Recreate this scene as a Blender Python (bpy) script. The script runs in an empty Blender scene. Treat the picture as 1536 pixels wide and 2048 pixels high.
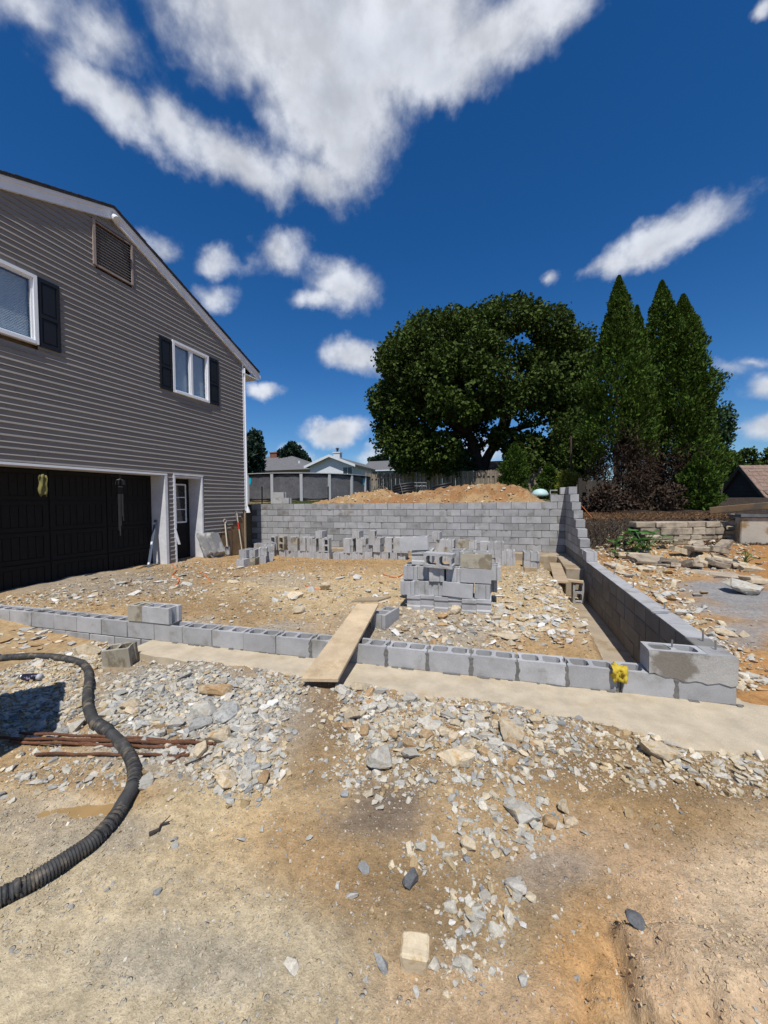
import bpy, bmesh, math, random
import numpy as np
from mathutils import Vector, Matrix, Euler

rng = np.random.default_rng(7)
random.seed(7)
scene = bpy.context.scene
COL = scene.collection

# ---------------------------------------------------------------- camera
FPX = 777.0                                   # focal length in photo pixels (photo is 1536 x 2048)
YAW, PITCH, ROLL = (math.radians(a) for a in (15.876, -1.679, -0.519))
CZ = 1.625
_cy, _sy = math.cos(YAW), math.sin(YAW)
_F = np.array([-_sy, _cy, 0.0]); _R = np.array([_cy, _sy, 0.0]); _U = np.array([0, 0, 1.0])
CF = _F*math.cos(PITCH) + _U*math.sin(PITCH)
_U2 = -_F*math.sin(PITCH) + _U*math.cos(PITCH)
CR = _R*math.cos(ROLL) + _U2*math.sin(ROLL)
CU = -_R*math.sin(ROLL) + _U2*math.cos(ROLL)
CAM = np.array([0, 0, CZ])
cd = bpy.data.cameras.new('camera')
cam = bpy.data.objects.new('camera', cd)
COL.objects.link(cam)
cam.matrix_world = Matrix(((CR[0], CU[0], -CF[0], 0), (CR[1], CU[1], -CF[1], 0), (CR[2], CU[2], -CF[2], CZ), (0, 0, 0, 1)))
cd.sensor_fit = 'HORIZONTAL'; cd.sensor_width = 36; cd.lens = 36*FPX/1536
cd.clip_start = 0.05; cd.clip_end = 3000
scene.camera = cam

# ---------------------------------------------------------------- sun, sky, exposure
SUN_TRAVEL = Vector((-0.14, 0.55, -1.0)).normalized()
SUN_EL = math.asin(-SUN_TRAVEL.z)
SUN_AZ = math.atan2(-SUN_TRAVEL.x, -SUN_TRAVEL.y)
sl = bpy.data.lights.new('sun', 'SUN'); sl.energy = 4.6; sl.angle = math.radians(0.53); sl.color = (1.0, 0.955, 0.88)
so = bpy.data.objects.new('sun', sl); COL.objects.link(so)
so.rotation_euler = SUN_TRAVEL.to_track_quat('-Z', 'Y').to_euler(); so.location = (3, -8, 20)
scene.view_settings.view_transform = 'Standard'; scene.view_settings.look = 'None'
scene.view_settings.exposure = 0.1; scene.view_settings.gamma = 1.0
scene.view_settings.use_curve_mapping = False
SKY_STRENGTH = 0.10
scene.render.engine = 'CYCLES'
scene.cycles.max_bounces = 6; scene.cycles.transparent_max_bounces = 8
scene.cycles.use_denoising = True

# ---------------------------------------------------------------- pixel helpers (photo pixel -> point in the world)
def ray(px, py):
    return CF + CR*((px-768)/FPX) - CU*((py-1024)/FPX)
def on_z(px, py, z):
    r = ray(px, py); return CAM + r*((z-CZ)/r[2])
def on_y(px, py, Y):
    r = ray(px, py); return CAM + r*(Y/r[1])
def on_d(px, py, d):
    return CAM + ray(px, py)*d
def to_px(x, y, z):
    qx, qy, qz = x, y, z-CZ
    d = qx*CF[0] + qy*CF[1] + qz*CF[2]
    d = np.where(np.abs(d) < 1e-3, 1e-3, d)
    u = 768 + FPX*(qx*CR[0] + qy*CR[1] + qz*CR[2])/d
    v = 1024 - FPX*(qx*CU[0] + qy*CU[1] + qz*CU[2])/d
    return u, v, d
def px_per_m(p):
    return FPX/float((np.array(p)-CAM) @ CF)

# ---------------------------------------------------------------- node helpers
class NT:
    def __init__(s, tree):
        s.t = tree; tree.nodes.clear()
    def n(s, kind, **kw):
        nd = s.t.nodes.new(kind)
        for k, v in kw.items():
            if k == 'inp':
                for key, val in v.items():
                    if hasattr(val, 'is_output') or isinstance(val, bpy.types.NodeSocket): s.t.links.new(val, nd.inputs[key])
                    else: nd.inputs[key].default_value = val
            else: setattr(nd, k, v)
        return nd
    def math(s, op, a, b=None, c=None, clamp=False):
        nd = s.t.nodes.new('ShaderNodeMath'); nd.operation = op; nd.use_clamp = clamp
        for i, v in enumerate((a, b, c)):
            if v is None: continue
            if isinstance(v, bpy.types.NodeSocket): s.t.links.new(v, nd.inputs[i])
            else: nd.inputs[i].default_value = v
        return nd.outputs[0]
    def mix(s, fac, a, b, blend='MIX'):
        nd = s.t.nodes.new('ShaderNodeMix'); nd.data_type = 'RGBA'; nd.blend_type = blend
        for i, v in ((0, fac), (6, a), (7, b)):
            if isinstance(v, bpy.types.NodeSocket): s.t.links.new(v, nd.inputs[i])
            else: nd.inputs[i].default_value = v if i == 0 else (tuple(v)+(1,))[:4]
        return nd.outputs[2]
    def ramp(s, fac, lo, hi, a=0.0, b=1.0, smooth=True):
        nd = s.t.nodes.new('ShaderNodeMapRange'); nd.interpolation_type = 'SMOOTHSTEP' if smooth else 'LINEAR'
        s.t.links.new(fac, nd.inputs[0])
        for i, v in ((1, lo), (2, hi), (3, a), (4, b)): nd.inputs[i].default_value = v
        return nd.outputs[0]
    def noise(s, vec, scale, detail=4, rough=0.55, dist=0.0):
        nd = s.n('ShaderNodeTexNoise', inp={'Scale': scale, 'Detail': detail, 'Roughness': rough, 'Distortion': dist})
        if vec is not None: s.t.links.new(vec, nd.inputs['Vector'])
        return nd.outputs[0]
    def link(s, a, b): s.t.links.new(a, b)

# ---------------------------------------------------------------- world: Nishita sky with cumulus clouds by direction
def build_world():
    w = bpy.data.worlds.new('World'); scene.world = w; w.use_nodes = True
    T = NT(w.node_tree)
    out = T.n('ShaderNodeOutputWorld'); bg = T.n('ShaderNodeBackground'); T.link(bg.outputs[0], out.inputs[0])
    sky = T.n('ShaderNodeTexSky', sky_type='NISHITA', sun_disc=False)
    sky.sun_elevation = SUN_EL; sky.sun_rotation = SUN_AZ
    sky.altitude = 300; sky.air_density = 1.0; sky.dust_density = 0.4; sky.ozone_density = 4.0
    hsv = T.n('ShaderNodeHueSaturation', inp={'Saturation': 1.32, 'Value': 1.0}); T.link(sky.outputs[0], hsv.inputs['Color'])
    skyc = T.mix(1.0, hsv.outputs[0], (SKY_STRENGTH*0.72, SKY_STRENGTH*0.81, SKY_STRENGTH*0.94), 'MULTIPLY')
    gen = T.n('ShaderNodeTexCoord').outputs['Generated']
    # warp the direction so that outlines billow
    wn = T.n('ShaderNodeTexNoise', inp={'Scale': 9.0, 'Detail': 5.0, 'Roughness': 0.6}); T.link(gen, wn.inputs['Vector'])
    wv = T.n('ShaderNodeVectorMath', operation='SUBTRACT', inp={1: (0.5, 0.5, 0.5)}); T.link(wn.outputs['Color'], wv.inputs[0])
    ws = T.n('ShaderNodeVectorMath', operation='SCALE', inp={'Scale': 0.075}); T.link(wv.outputs[0], ws.inputs[0])
    D = T.n('ShaderNodeVectorMath', operation='ADD'); T.link(gen, D.inputs[0]); T.link(ws.outputs[0], D.inputs[1]); D = D.outputs[0]
    # px, py, half-width, half-height (photo px), tilt (deg, counter-clockwise), weight
    blobs = [(640, -30, 390, 190, 0, 1.25), (760, 70, 280, 130, 6, 1.15), (980, 70, 200, 70, 16, .9), (1110, 25, 100, 40, 20, .75), (900, 150, 130, 55, 8, .85), (660, 180, 170, 140, -24, 1.15), (690, 300, 95, 110, -8, .9), (630, 355, 120, 52, -14, .75),
             (480, 330, 150, 62, -22, .85), (350, 260, 80, 60, -35, .75), (180, 165, 110, 52, -32, .72), (250, 225, 90, 50, -38, .72), (190, 60, 110, 70, -20, .5), (60, 15, 90, 40, 0, .5),
             (1335, 476, 135, 44, 27, .82), (1235, 525, 70, 30, 15, .7), (1095, 565, 24, 22, 40, .55), (560, 505, 74, 44, 18, .66), (430, 520, 50, 32, 10, .6), (430, 590, 52, 26, 0, .5), (325, 500, 46, 34, 0, .5),
             (690, 575, 90, 48, -18, .76), (640, 595, 66, 26, 0, .6), (710, 715, 90, 42, -8, .86), (535, 785, 40, 19, 5, .65), (675, 862, 76, 32, 6, .95),
             (760, 912, 80, 22, 0, .6), (640, 925, 60, 22, 0, .55), (590, 905, 34, 22, 0, .6), (1440, 745, 60, 24, 0, .5), (1530, 775, 54, 36, 0, .7), (1540, 850, 70, 36, 10, .8), (1500, 730, 50, 16, 0, .45), (1536, 5, 24, 22, 0, .6),
             (850, 905, 100, 24, 0, .5), (965, 905, 80, 36, 0, .6)]
    F = None
    for (px, py, hw, hh, tilt, wgt) in blobs:
        c = ray(px, py); L = np.linalg.norm(c); c = c/L
        a0 = CR - c*(CR @ c); a0 /= np.linalg.norm(a0); b0 = np.cross(c, a0) * -1.0
        if b0 @ CU < 0: b0 = -b0
        t = math.radians(tilt); a = a0*math.cos(t) + b0*math.sin(t); b = -a0*math.sin(t) + b0*math.cos(t)
        cc = np.cross(a, b)
        k = 1.0/(FPX*L)
        m = Matrix(((a[0], b[0], cc[0]), (a[1], b[1], cc[1]), (a[2], b[2], cc[2])))
        mp = T.n('ShaderNodeMapping', vector_type='TEXTURE', inp={'Location': tuple(c), 'Rotation': tuple(m.to_euler()), 'Scale': (hw*k*1.12, hh*k*1.12, 0.5)})
        T.link(D, mp.inputs[0])
        ln = T.n('ShaderNodeVectorMath', operation='LENGTH'); T.link(mp.outputs[0], ln.inputs[0])
        e = T.math('MULTIPLY_ADD', ln.outputs['Value'], -wgt, wgt)
        F = e if F is None else T.math('SMOOTH_MAX', F, e, 0.12)
    F = T.math('MAXIMUM', F, -0.6)
    # scattered fair-weather clouds over the rest of the sky
    axis = T.n('ShaderNodeVectorMath', operation='DOT_PRODUCT', inp={1: tuple(CF)}); T.link(gen, axis.inputs[0])
    away = T.ramp(axis.outputs['Value'], 0.72, 0.45)
    gen_n = T.noise(gen, 2.2, 3, 0.5)
    G = T.math('MULTIPLY', T.ramp(gen_n, 0.50, 0.70, -0.5, 0.7, False), away)
    G = T.math('ADD', G, T.math('MULTIPLY_ADD', away, 0.6, -0.6))
    F = T.math('MAXIMUM', F, G)
    fb = T.noise(gen, 9.0, 9, 0.58, 0.1)
    fb2 = T.noise(gen, 26.0, 6, 0.58)
    fb = T.math('ADD', T.math('MULTIPLY', fb, 0.75), T.math('MULTIPLY', fb2, 0.25))
    dens = T.math('ADD', T.math('MULTIPLY', F, 1.6), T.math('MULTIPLY_ADD', fb, 1.9, -1.12))
    al = T.ramp(dens, -0.12, 0.92)
    al = T.math('MULTIPLY', al, 0.94)
    # thick middles go grey, thin sunlit edges white
    sh = T.noise(D, 4.0, 4, 0.5)
    thick = T.math('MULTIPLY', T.ramp(dens, 0.45, 1.9), T.ramp(sh, 0.28, 0.68))
    cc = T.mix(thick, (0.70, 0.73, 0.79), (0.42, 0.46, 0.54))
    edge = T.ramp(fb, 0.38, 0.68, 0.80, 1.14)
    cc = T.mix(1.0, cc, edge, 'MULTIPLY')
    fin = T.mix(al, skyc, cc)
    T.link(fin, bg.inputs[0]); bg.inputs[1].default_value = 1.0
build_world()

# ---------------------------------------------------------------- materials
def rgb(c): return (c[0], c[1], c[2], 1)
def material(name, base, rough=0.8, var=0.25, scale=6.0, fine=0.0, fscale=120.0, bump=0.0, bscale=80.0, rnd=0.0, tint=None, tscale=2.0, tlo=.5, thi=.65, metal=0.0, attr=None, spec=0.3, obj=True, island=0.0, trans=0.0):
    m = bpy.data.materials.new(name); m.use_nodes = True
    T = NT(m.node_tree); out = T.n('ShaderNodeOutputMaterial'); p = T.n('ShaderNodeBsdfPrincipled')
    T.link(p.outputs[0], out.inputs[0])
    tc = T.n('ShaderNodeTexCoord'); vec = tc.outputs['Object'] if obj else T.n('ShaderNodeNewGeometry').outputs['Position']
    oi = T.n('ShaderNodeObjectInfo')
    if obj:
        ad = T.n('ShaderNodeVectorMath', operation='ADD'); T.link(vec, ad.inputs[0])
        sc = T.n('ShaderNodeVectorMath', operation='SCALE', inp={0: (37.0, 11.0, 23.0)}); T.link(oi.outputs['Random'], sc.inputs['Scale'])
        T.link(sc.outputs[0], ad.inputs[1]); vec = ad.outputs[0]
    if attr: col = T.n('ShaderNodeVertexColor', layer_name=attr).outputs[0]
    else:
        r = T.n('ShaderNodeRGB'); r.outputs[0].default_value = rgb(base); col = r.outputs[0]
    if tint is not None:
        col = T.mix(T.ramp(T.noise(vec, tscale, 5, 0.6), tlo, thi), col, tint)
    if var: col = T.mix(1.0, col, T.ramp(T.noise(vec, scale, 5, 0.6), 0.3, 0.7, 1-var, 1+var, False), 'MULTIPLY')
    if fine: col = T.mix(1.0, col, T.ramp(T.noise(vec, fscale, 2, 0.6), 0.3, 0.7, 1-fine, 1+fine, False), 'MULTIPLY')
    if rnd: col = T.mix(1.0, col, T.ramp(oi.outputs['Random'], 0, 1, 1-rnd, 1+rnd, False), 'MULTIPLY')
    if island: col = T.mix(1.0, col, T.ramp(T.n('ShaderNodeNewGeometry').outputs['Random Per Island'], 0, 1, 1-island, 1+island, False), 'MULTIPLY')
    T.link(col, p.inputs['Base Color'])
    p.inputs['Roughness'].default_value = rough; p.inputs['Metallic'].default_value = metal; p.inputs['Specular IOR Level'].default_value = spec
    if bump:
        b = T.n('ShaderNodeBump', inp={'Strength': min(1.0, bump), 'Distance': 0.01 if bump <= 1 else 0.01*bump})
        T.link(T.noise(vec, bscale, 6, 0.65), b.inputs['Height']); T.link(b.outputs[0], p.inputs['Normal'])
    if trans:
        tr = T.n('ShaderNodeBsdfTranslucent'); T.link(col, tr.inputs[0])
        mx = T.n('ShaderNodeMixShader', inp={0: trans}); T.link(p.outputs[0], mx.inputs[1]); T.link(tr.outputs[0], mx.inputs[2]); T.link(mx.outputs[0], out.inputs[0])
    return m

M = {}
M['block'] = material('grey_block_concrete', (.37, .37, .375), .9, .13, 5, .18, 260, .4, 220, .12, (.25, .24, .215), 3.0, .52, .70)
M['block_wall'] = material('grey_wall_block_concrete', (.325, .325, .33), .9, .15, 4, .16, 220, .35, 200, .18, (.20, .19, .17), 2.2, .52, .72)
M['block_dark'] = material('dark_stained_block_concrete', (.165, .16, .15), .9, .16, 4, .14, 220, .3, 200, .16, (.13, .11, .085), 2.0, .5, .7)  # darker base with patchy stains, for the lower courses of the right wall
M['vent'] = material('grey_vent_slat', (.20, .215, .235), .5, .1, 5)
M['chime'] = material('dark_chime_metal', (.05, .05, .055), .45, .1, 6, metal=.5)
M['block_tan'] = material('stained_block_concrete', (.34, .31, .245), .9, .15, 5, .15, 260, .35, 220, .1, (.20, .17, .12), 3.5, .5, .6)
M['mortar'] = material('mortar', (.15, .145, .135), .95, .2, 8, .2, 150, .6, 90)
M['parge'] = material('wet_parging', (.36, .35, .33), .9, .10, 4, .1, 120, .4, 60, 0, (.18, .16, .135), 2.6, .46, .56)
M['footing'] = material('footing_concrete', (.45, .385, .285), .94, .16, 5, .12, 160, .45, 70, 0, (.40, .315, .20), 2.6, .50, .76, obj=False)
M['footing_old'] = material('muddy_footing_concrete', (.33, .275, .205), .92, .15, 3, .1, 120, .3, 60, 0, (.27, .20, .12), 2.5, .5, .62, obj=False)
M['siding'] = material('brown_grey_vinyl_siding', (.228, .208, .190), .55, .05, 3, .0, 100, 0, 50, .05, spec=.35)
M['white'] = material('white_trim', (.74, .76, .80), .5, .04, 4)
M['dirty_white'] = material('dirty_white_trim', (.62, .63, .66), .6, .12, 5, .05, 60)
M['black'] = material('black_shutter', (.012, .013, .016), .5, .1, 6)
M['dark_door'] = material('charcoal_door_paint', (.008, .0075, .0075), .8, .12, 3, .12, 40)
M['shingle'] = material('dark_roof_shingle', (.055, .055, .06), .9, .3, 9, .3, 60, .6, 40)
M['plywood'] = material('weathered_sheathing', (.20, .135, .075), .85, .25, 5, .1, 60, .3, 40, 0, (.10, .08, .06), 2.5, .5, .65)
M['pine'] = material('pale_scaffold_board', (.47, .365, .24), .85, .16, 3.5, .10, 90, .25, 60, .08, (.36, .27, .165), 5, .48, .72)
M['oldwood'] = material('weathered_board', (.34, .26, .17), .85, .18, 5, .1, 90, .3, 60, .1)
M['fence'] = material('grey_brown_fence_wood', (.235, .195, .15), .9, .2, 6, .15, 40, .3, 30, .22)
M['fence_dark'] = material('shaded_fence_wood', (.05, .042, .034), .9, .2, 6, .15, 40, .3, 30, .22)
M['rust'] = material('rusty_steel', (.135, .06, .033), .9, .3, 20, .2, 150, .5, 160, .15, (.10, .05, .03), 12)
M['hose'] = material('muddy_black_hose', (.040, .040, .041), .7, .3, 14, .15, 60, .3, 60, 0, (.15, .125, .09), 16, .48, .70, obj=False, spec=.4)
M['hose_blue'] = material('blue_hose_sleeve', (.02, .06, .16), .6, .1)
M['rag'] = material('yellow_rag', (.50, .37, .04), .85, .15, 14, 0, 1, .4, 60, 0, (.40, .28, .03), 20, .55, .7)
M['towel'] = material('olive_towel', (.19, .17, .06), .95, .15, 12, 0, 1, .4, 80)
M['can'] = material('black_spray_can_print', (.015, .015, .03), .35, .1, 8, 0, 1, 0, 1, 0, (.35, .30, .45), 26, .58, .64)
M['steel'] = material('grey_steel', (.35, .36, .37), .4, .1, 6, metal=.8)
M['level'] = material('blue_grey_level', (.11, .14, .19), .45, .1, 6, metal=.3)
M['poly_tub'] = material('cement_dusted_tub', (.20, .20, .20), .85, .2, 6, .1, 60, .2, 40, 0, (.36, .35, .33), 4, .45, .6)
M['handle'] = material('pale_tool_handle', (.50, .45, .36), .7, .1, 8)
M['red'] = material('red_plastic', (.50, .03, .02), .5, .1)
M['orange'] = material('orange_cord', (.60, .16, .04), .6, .1)
M['pool_wall'] = material('grey_patterned_pool_wall', (.105, .105, .115), .5, .25, 2.0, .2, 14, 0, 1)
M['pool_rail'] = material('light_grey_pool_frame', (.40, .41, .43), .5, .06, 4)
M['cyan'] = material('cyan_logo', (.0, .40, .58), .5, .02)
M['pipe'] = material('black_corrugated_pipe', (.018, .019, .022), .45, .1)
M['glass'] = material('window_glass', (.20, .25, .30), .08, .0, spec=.6)
M['blind'] = material('pale_window_blind', (.72, .76, .80), .6, .04)
M['dark_glass'] = material('dark_door_glass', (.02, .022, .024), .06, .3, 5, spec=.6)
M['stone_grey'] = material('pale_grey_shale', (.43, .41, .36), .9, .18, 9, .14, 120, .5, 60, .16, (.42, .33, .21), 5, .54, .66)
M['stone_blue'] = material('blue_grey_slate', (.355, .35, .325), .85, .18, 9, .12, 120, .4, 60, .16, (.20, .20, .20), 6)
M['stone_tan'] = material('cream_sandstone', (.50, .42, .30), .92, .15, 8, .12, 120, .5, 60, .14, (.42, .28, .13), 5, .52, .66)
M['stone_ochre'] = material('ochre_stone', (.38, .25, .13), .92, .2, 8, .15, 120, .5, 60, .16, (.45, .37, .26), 5)
M['stone_white'] = material('white_quartz_stone', (.54, .51, .45), .85, .12, 9, .12, 120, .5, 60, .1, (.42, .37, .29), 6)
M['stone_cream'] = material('cream_block_stone', (.62, .52, .36), .92, .12, 5, .12, 110, .5, 50, 0, (.50, .37, .2), 3, .52, .66)
M['stone_dark'] = material('dark_slate', (.12, .125, .13), .85, .25, 10, .2, 90, .5, 60, .1)
M['wallstone'] = material('cut_wall_stone', (.36, .30, .225), .92, .2, 5, .14, 90, .6, 40, .22, (.22, .18, .14), 3)
M['stucco'] = material('stained_stucco', (.42, .38, .32), .92, .12, 3, .06, 60, .3, 40, 0, (.28, .19, .10), 1.6, .47, .56)
M['green_siding'] = material('dark_olive_siding', (.042, .046, .042), .7, .08, 3)
M['brown_shingle'] = material('brown_roof_shingle', (.21, .145, .115), .95, .25, 6, .3, 30, .3, 30)
M['grey_shingle'] = material('grey_roof_shingle', (.13, .13, .135), .95, .12, 3, .2, 16)
M['brick'] = material('red_brick', (.20, .09, .06), .9, .2, 4)
M['far_white'] = material('white_house_siding', (.60, .63, .67), .7, .05, 3)
M['far_tan'] = material('tan_house_siding', (.30, .25, .19), .8, .1, 3)
M['far_blue'] = material('pale_blue_house_siding', (.28, .34, .40), .7, .05, 3)
M['shed_roof'] = material('pinkish_shed_roof', (.30, .19, .14), .9, .12, 5, .1, 30)
M['bark'] = material('dark_bark', (.055, .045, .038), .95, .3, 5, .2, 30, .8, 20)
M['pole'] = material('rusty_pole', (.07, .045, .035), .9, .3, 4)
M['maple_leaf'] = material('maple_leaf', (.047, .074, .013), .6, 0, island=.6, spec=.12, trans=.15)
M['bush_leaf'] = material('bush_leaf', (.028, .062, .020), .6, 0, island=.5, spec=.25, trans=.15)
M['arbor_leaf'] = material('arborvitae_leaf', (.050, .090, .012), .65, 0, island=.6, spec=.12, trans=.15)
M['spruce_leaf'] = material('spruce_needles', (.020, .042, .026), .6, 0, island=.5, spec=.2, trans=.1)
M['dead_leaf'] = material('dead_brown_foliage', (.055, .037, .026), .9, 0, island=.6, spec=.1)
M['litter'] = material('brown_leaf_litter', (.13, .075, .04), .9, 0, island=.6, spec=.1)
M['weed_leaf'] = material('bright_weed_leaf', (.075, .19, .04), .5, 0, island=.35, spec=.3, trans=.25)
M['yellow_leaf'] = material('yellow_green_leaf', (.20, .22, .03), .5, 0, island=.4, trans=.25)
M['grass'] = material('dry_grass', (.085, .12, .035), .7, 0, island=.4, trans=.2)
M['shade_cloth'] = material('pale_aqua_plastic', (.42, .58, .58), .5, .05)
M['caster'] = material('shadow_caster_steel', (.10, .11, .12), .6, .25, 4)

# ---------------------------------------------------------------- mesh helpers
class MB:
    """collects shapes, builds ONE mesh object"""
    def __init__(s, f=None): s.v = []; s.f = []; s.fn = f
    def add(s, vs, fs):
        b = len(s.v); s.v += [tuple(map(float, v)) for v in vs]; s.f += [tuple(i+b for i in f) for f in fs]; return s
    def hexa(s, c):
        return s.add(c, [(0, 3, 2, 1), (4, 5, 6, 7), (0, 1, 5, 4), (1, 2, 6, 5), (2, 3, 7, 6), (3, 0, 4, 7)])
    def box(s, x0, x1, y0, y1, z0, z1):
        return s.hexa([(x0, y0, z0), (x1, y0, z0), (x1, y1, z0), (x0, y1, z0), (x0, y0, z1), (x1, y0, z1), (x1, y1, z1), (x0, y1, z1)])
    def bar(s, a, b, w, h, up=(0, 0, 1)):
        a, b, up = Vector(a), Vector(b), Vector(up); d = (b-a).normalized(); r = d.cross(up)
        if r.length < 1e-5: r = d.cross(Vector((0, 1, 0)))
        r.normalize(); u = r.cross(d).normalized(); r *= w/2; u *= h/2
        return s.hexa([a-r-u, a+r-u, b+r-u, b-r-u, a-r+u, a+r+u, b+r+u, b-r+u])
    def tube(s, pts, rad, n=8, cap=True):
        pts = [Vector(p) for p in pts]; N = len(pts)
        rad = [rad]*N if not hasattr(rad, '__len__') else rad
        prev = None; vs = []
        for i, p in enumerate(pts):
            t = (pts[min(i+1, N-1)]-pts[max(i-1, 0)]).normalized()
            if prev is None:
                a = t.orthogonal().normalized()
            else:
                a = prev - t*prev.dot(t); a.normalize()
            prev = a; b = t.cross(a)
            for k in range(n):
                q = 2*math.pi*k/n; vs.append(p + (a*math.cos(q) + b*math.sin(q))*rad[i])
        fs = [(i*n+k, i*n+(k+1) % n, (i+1)*n+(k+1) % n, (i+1)*n+k) for i in range(N-1) for k in range(n)]
        if cap: fs += [tuple(range(n-1, -1, -1)), tuple(range((N-1)*n, N*n))]
        return s.add(vs, fs)
    def prism(s, poly, vec):
        vec = Vector(vec); n = len(poly); p = [Vector(q) for q in poly]
        return s.add(p + [q+vec for q in p], [tuple(range(n-1, -1, -1)), tuple(range(n, 2*n))] + [(i, (i+1) % n, n+(i+1) % n, n+i) for i in range(n)])
    def lathe(s, prof, c=(0, 0, 0), n=16):
        vs = []; fs = []
        for (r, z) in prof:
            for k in range(n):
                q = 2*math.pi*k/n; vs.append((c[0]+r*math.cos(q), c[1]+r*math.sin(q), c[2]+z))
        for i in range(len(prof)-1):
            for k in range(n): fs.append((i*n+k, i*n+(k+1) % n, (i+1)*n+(k+1) % n, (i+1)*n+k))
        fs += [tuple(range(n-1, -1, -1)), tuple(range((len(prof)-1)*n, len(prof)*n))]
        return s.add(vs, fs)
    def mesh(s, name, mat, org=(0, 0, 0), smooth=False, bevel=0.0):
        o = Vector(org)
        vs = [Vector(s.fn(*v)) if s.fn else Vector(v) for v in s.v]
        me = bpy.data.meshes.new(name); me.from_pydata([v-o for v in vs], [], s.f)
        bm = bmesh.new(); bm.from_mesh(me); bmesh.ops.recalc_face_normals(bm, faces=bm.faces)
        if bevel: bmesh.ops.bevel(bm, geom=[e for e in bm.edges if e.calc_face_angle(0) > .5], offset=bevel, segments=1, affect='EDGES', clamp_overlap=True)
        if smooth:
            for f in bm.faces: f.smooth = True
        bm.to_mesh(me); bm.free()
        if mat is not None: me.materials.append(mat)
        return me
    def build(s, name, mat, parent=None, org=(0, 0, 0), smooth=False, bevel=0.0):
        return link(name, s.mesh(name, mat, org, smooth, bevel), parent, org)

def link(name, me, parent=None, loc=(0, 0, 0), rot=None):
    """parents carry no rotation: a child's location is relative to its parent's base point"""
    o = bpy.data.objects.new(name, me); COL.objects.link(o)
    if parent is not None:
        o.parent = parent; o.location = Vector(loc) - abs_loc(parent)
    else: o.location = loc
    if rot is not None: o.rotation_euler = rot
    return o
def abs_loc(o):
    v = Vector(o.location); p = o.parent
    while p is not None: v += Vector(p.location); p = p.parent
    return v
def tag(o, label=None, cat=None, group=None, kind=None):
    if label: o['label'] = label
    if cat: o['category'] = cat
    if group: o['group'] = group
    if kind: o['kind'] = kind
    return o
def thing(name, loc, label, cat, group=None):
    o = bpy.data.objects.new(name, None); o.empty_display_size = .1; COL.objects.link(o); o.location = loc
    return tag(o, label, cat, group)
def np_mesh(name, V, Fc, mat, smooth=False):
    V = np.asarray(V, np.float32); Fc = np.asarray(Fc, np.int32)
    me = bpy.data.meshes.new(name); nf, k = Fc.shape
    me.vertices.add(len(V)); me.vertices.foreach_set('co', V.ravel())
    me.loops.add(nf*k); me.loops.foreach_set('vertex_index', Fc.ravel())
    me.polygons.add(nf); me.polygons.foreach_set('loop_start', np.arange(nf, dtype=np.int32)*k)
    me.polygons.foreach_set('use_smooth', np.full(nf, smooth, dtype=bool))
    me.update(calc_edges=True)
    if mat is not None: me.materials.append(mat)
    return me

# ---------------------------------------------------------------- numpy noise
def vnoise(x, y, seed=0):
    x = np.asarray(x, float); y = np.asarray(y, float)
    xi = np.floor(x).astype(np.int64); yi = np.floor(y).astype(np.int64); fx = x-xi; fy = y-yi
    def h(a, b):
        n = (a*374761393 + b*668265263 + seed*144665111) & 0xffffffff
        n = ((n ^ (n >> 13))*1274126177) & 0xffffffff
        return ((n ^ (n >> 16)) & 0xffff)/65535.0
    u = fx*fx*(3-2*fx); v = fy*fy*(3-2*fy)
    return (h(xi, yi)*(1-u) + h(xi+1, yi)*u)*(1-v) + (h(xi, yi+1)*(1-u) + h(xi+1, yi+1)*u)*v
def fbm(x, y, seed=0, oct=4):
    a = 0; amp = .5; 
    for i in range(oct):
        a = a + amp*(vnoise(x, y, seed+i*17)-.5); x = np.asarray(x)*2.03+3.1; y = np.asarray(y)*2.03+1.7; amp *= .5
    return a
def sst(a, b, x):
    t = np.clip((x-a)/(b-a), 0, 1); return t*t*(3-2*t)
# ---------------------------------------------------------------- layout of the site
FW_Y = 3.625; CH = 0.194; PL = 0.4064
def rw_in(y): return 1.628 + .024*(np.asarray(y)-FW_Y)
BW_Y = 11.25; BP = 0.3922; BW_X0 = -7.008
PHI = math.radians(2.8)
HC = np.array([-7.2, 10.02, 0.0]); HD = np.array([-math.sin(PHI), -math.cos(PHI), 0]); HN = np.array([math.cos(PHI), -math.sin(PHI), 0])
def hp(u, n, z): p = HC + HD*u + HN*n; return (p[0], p[1], z)

def slab_edge(x):      # front (camera side) edge of the concrete footing
    return np.interp(x, [-3.95, -1.7, 0.05, 1.15, 2.6], [3.30, 3.14, 3.05, 2.96, 2.86])

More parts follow.
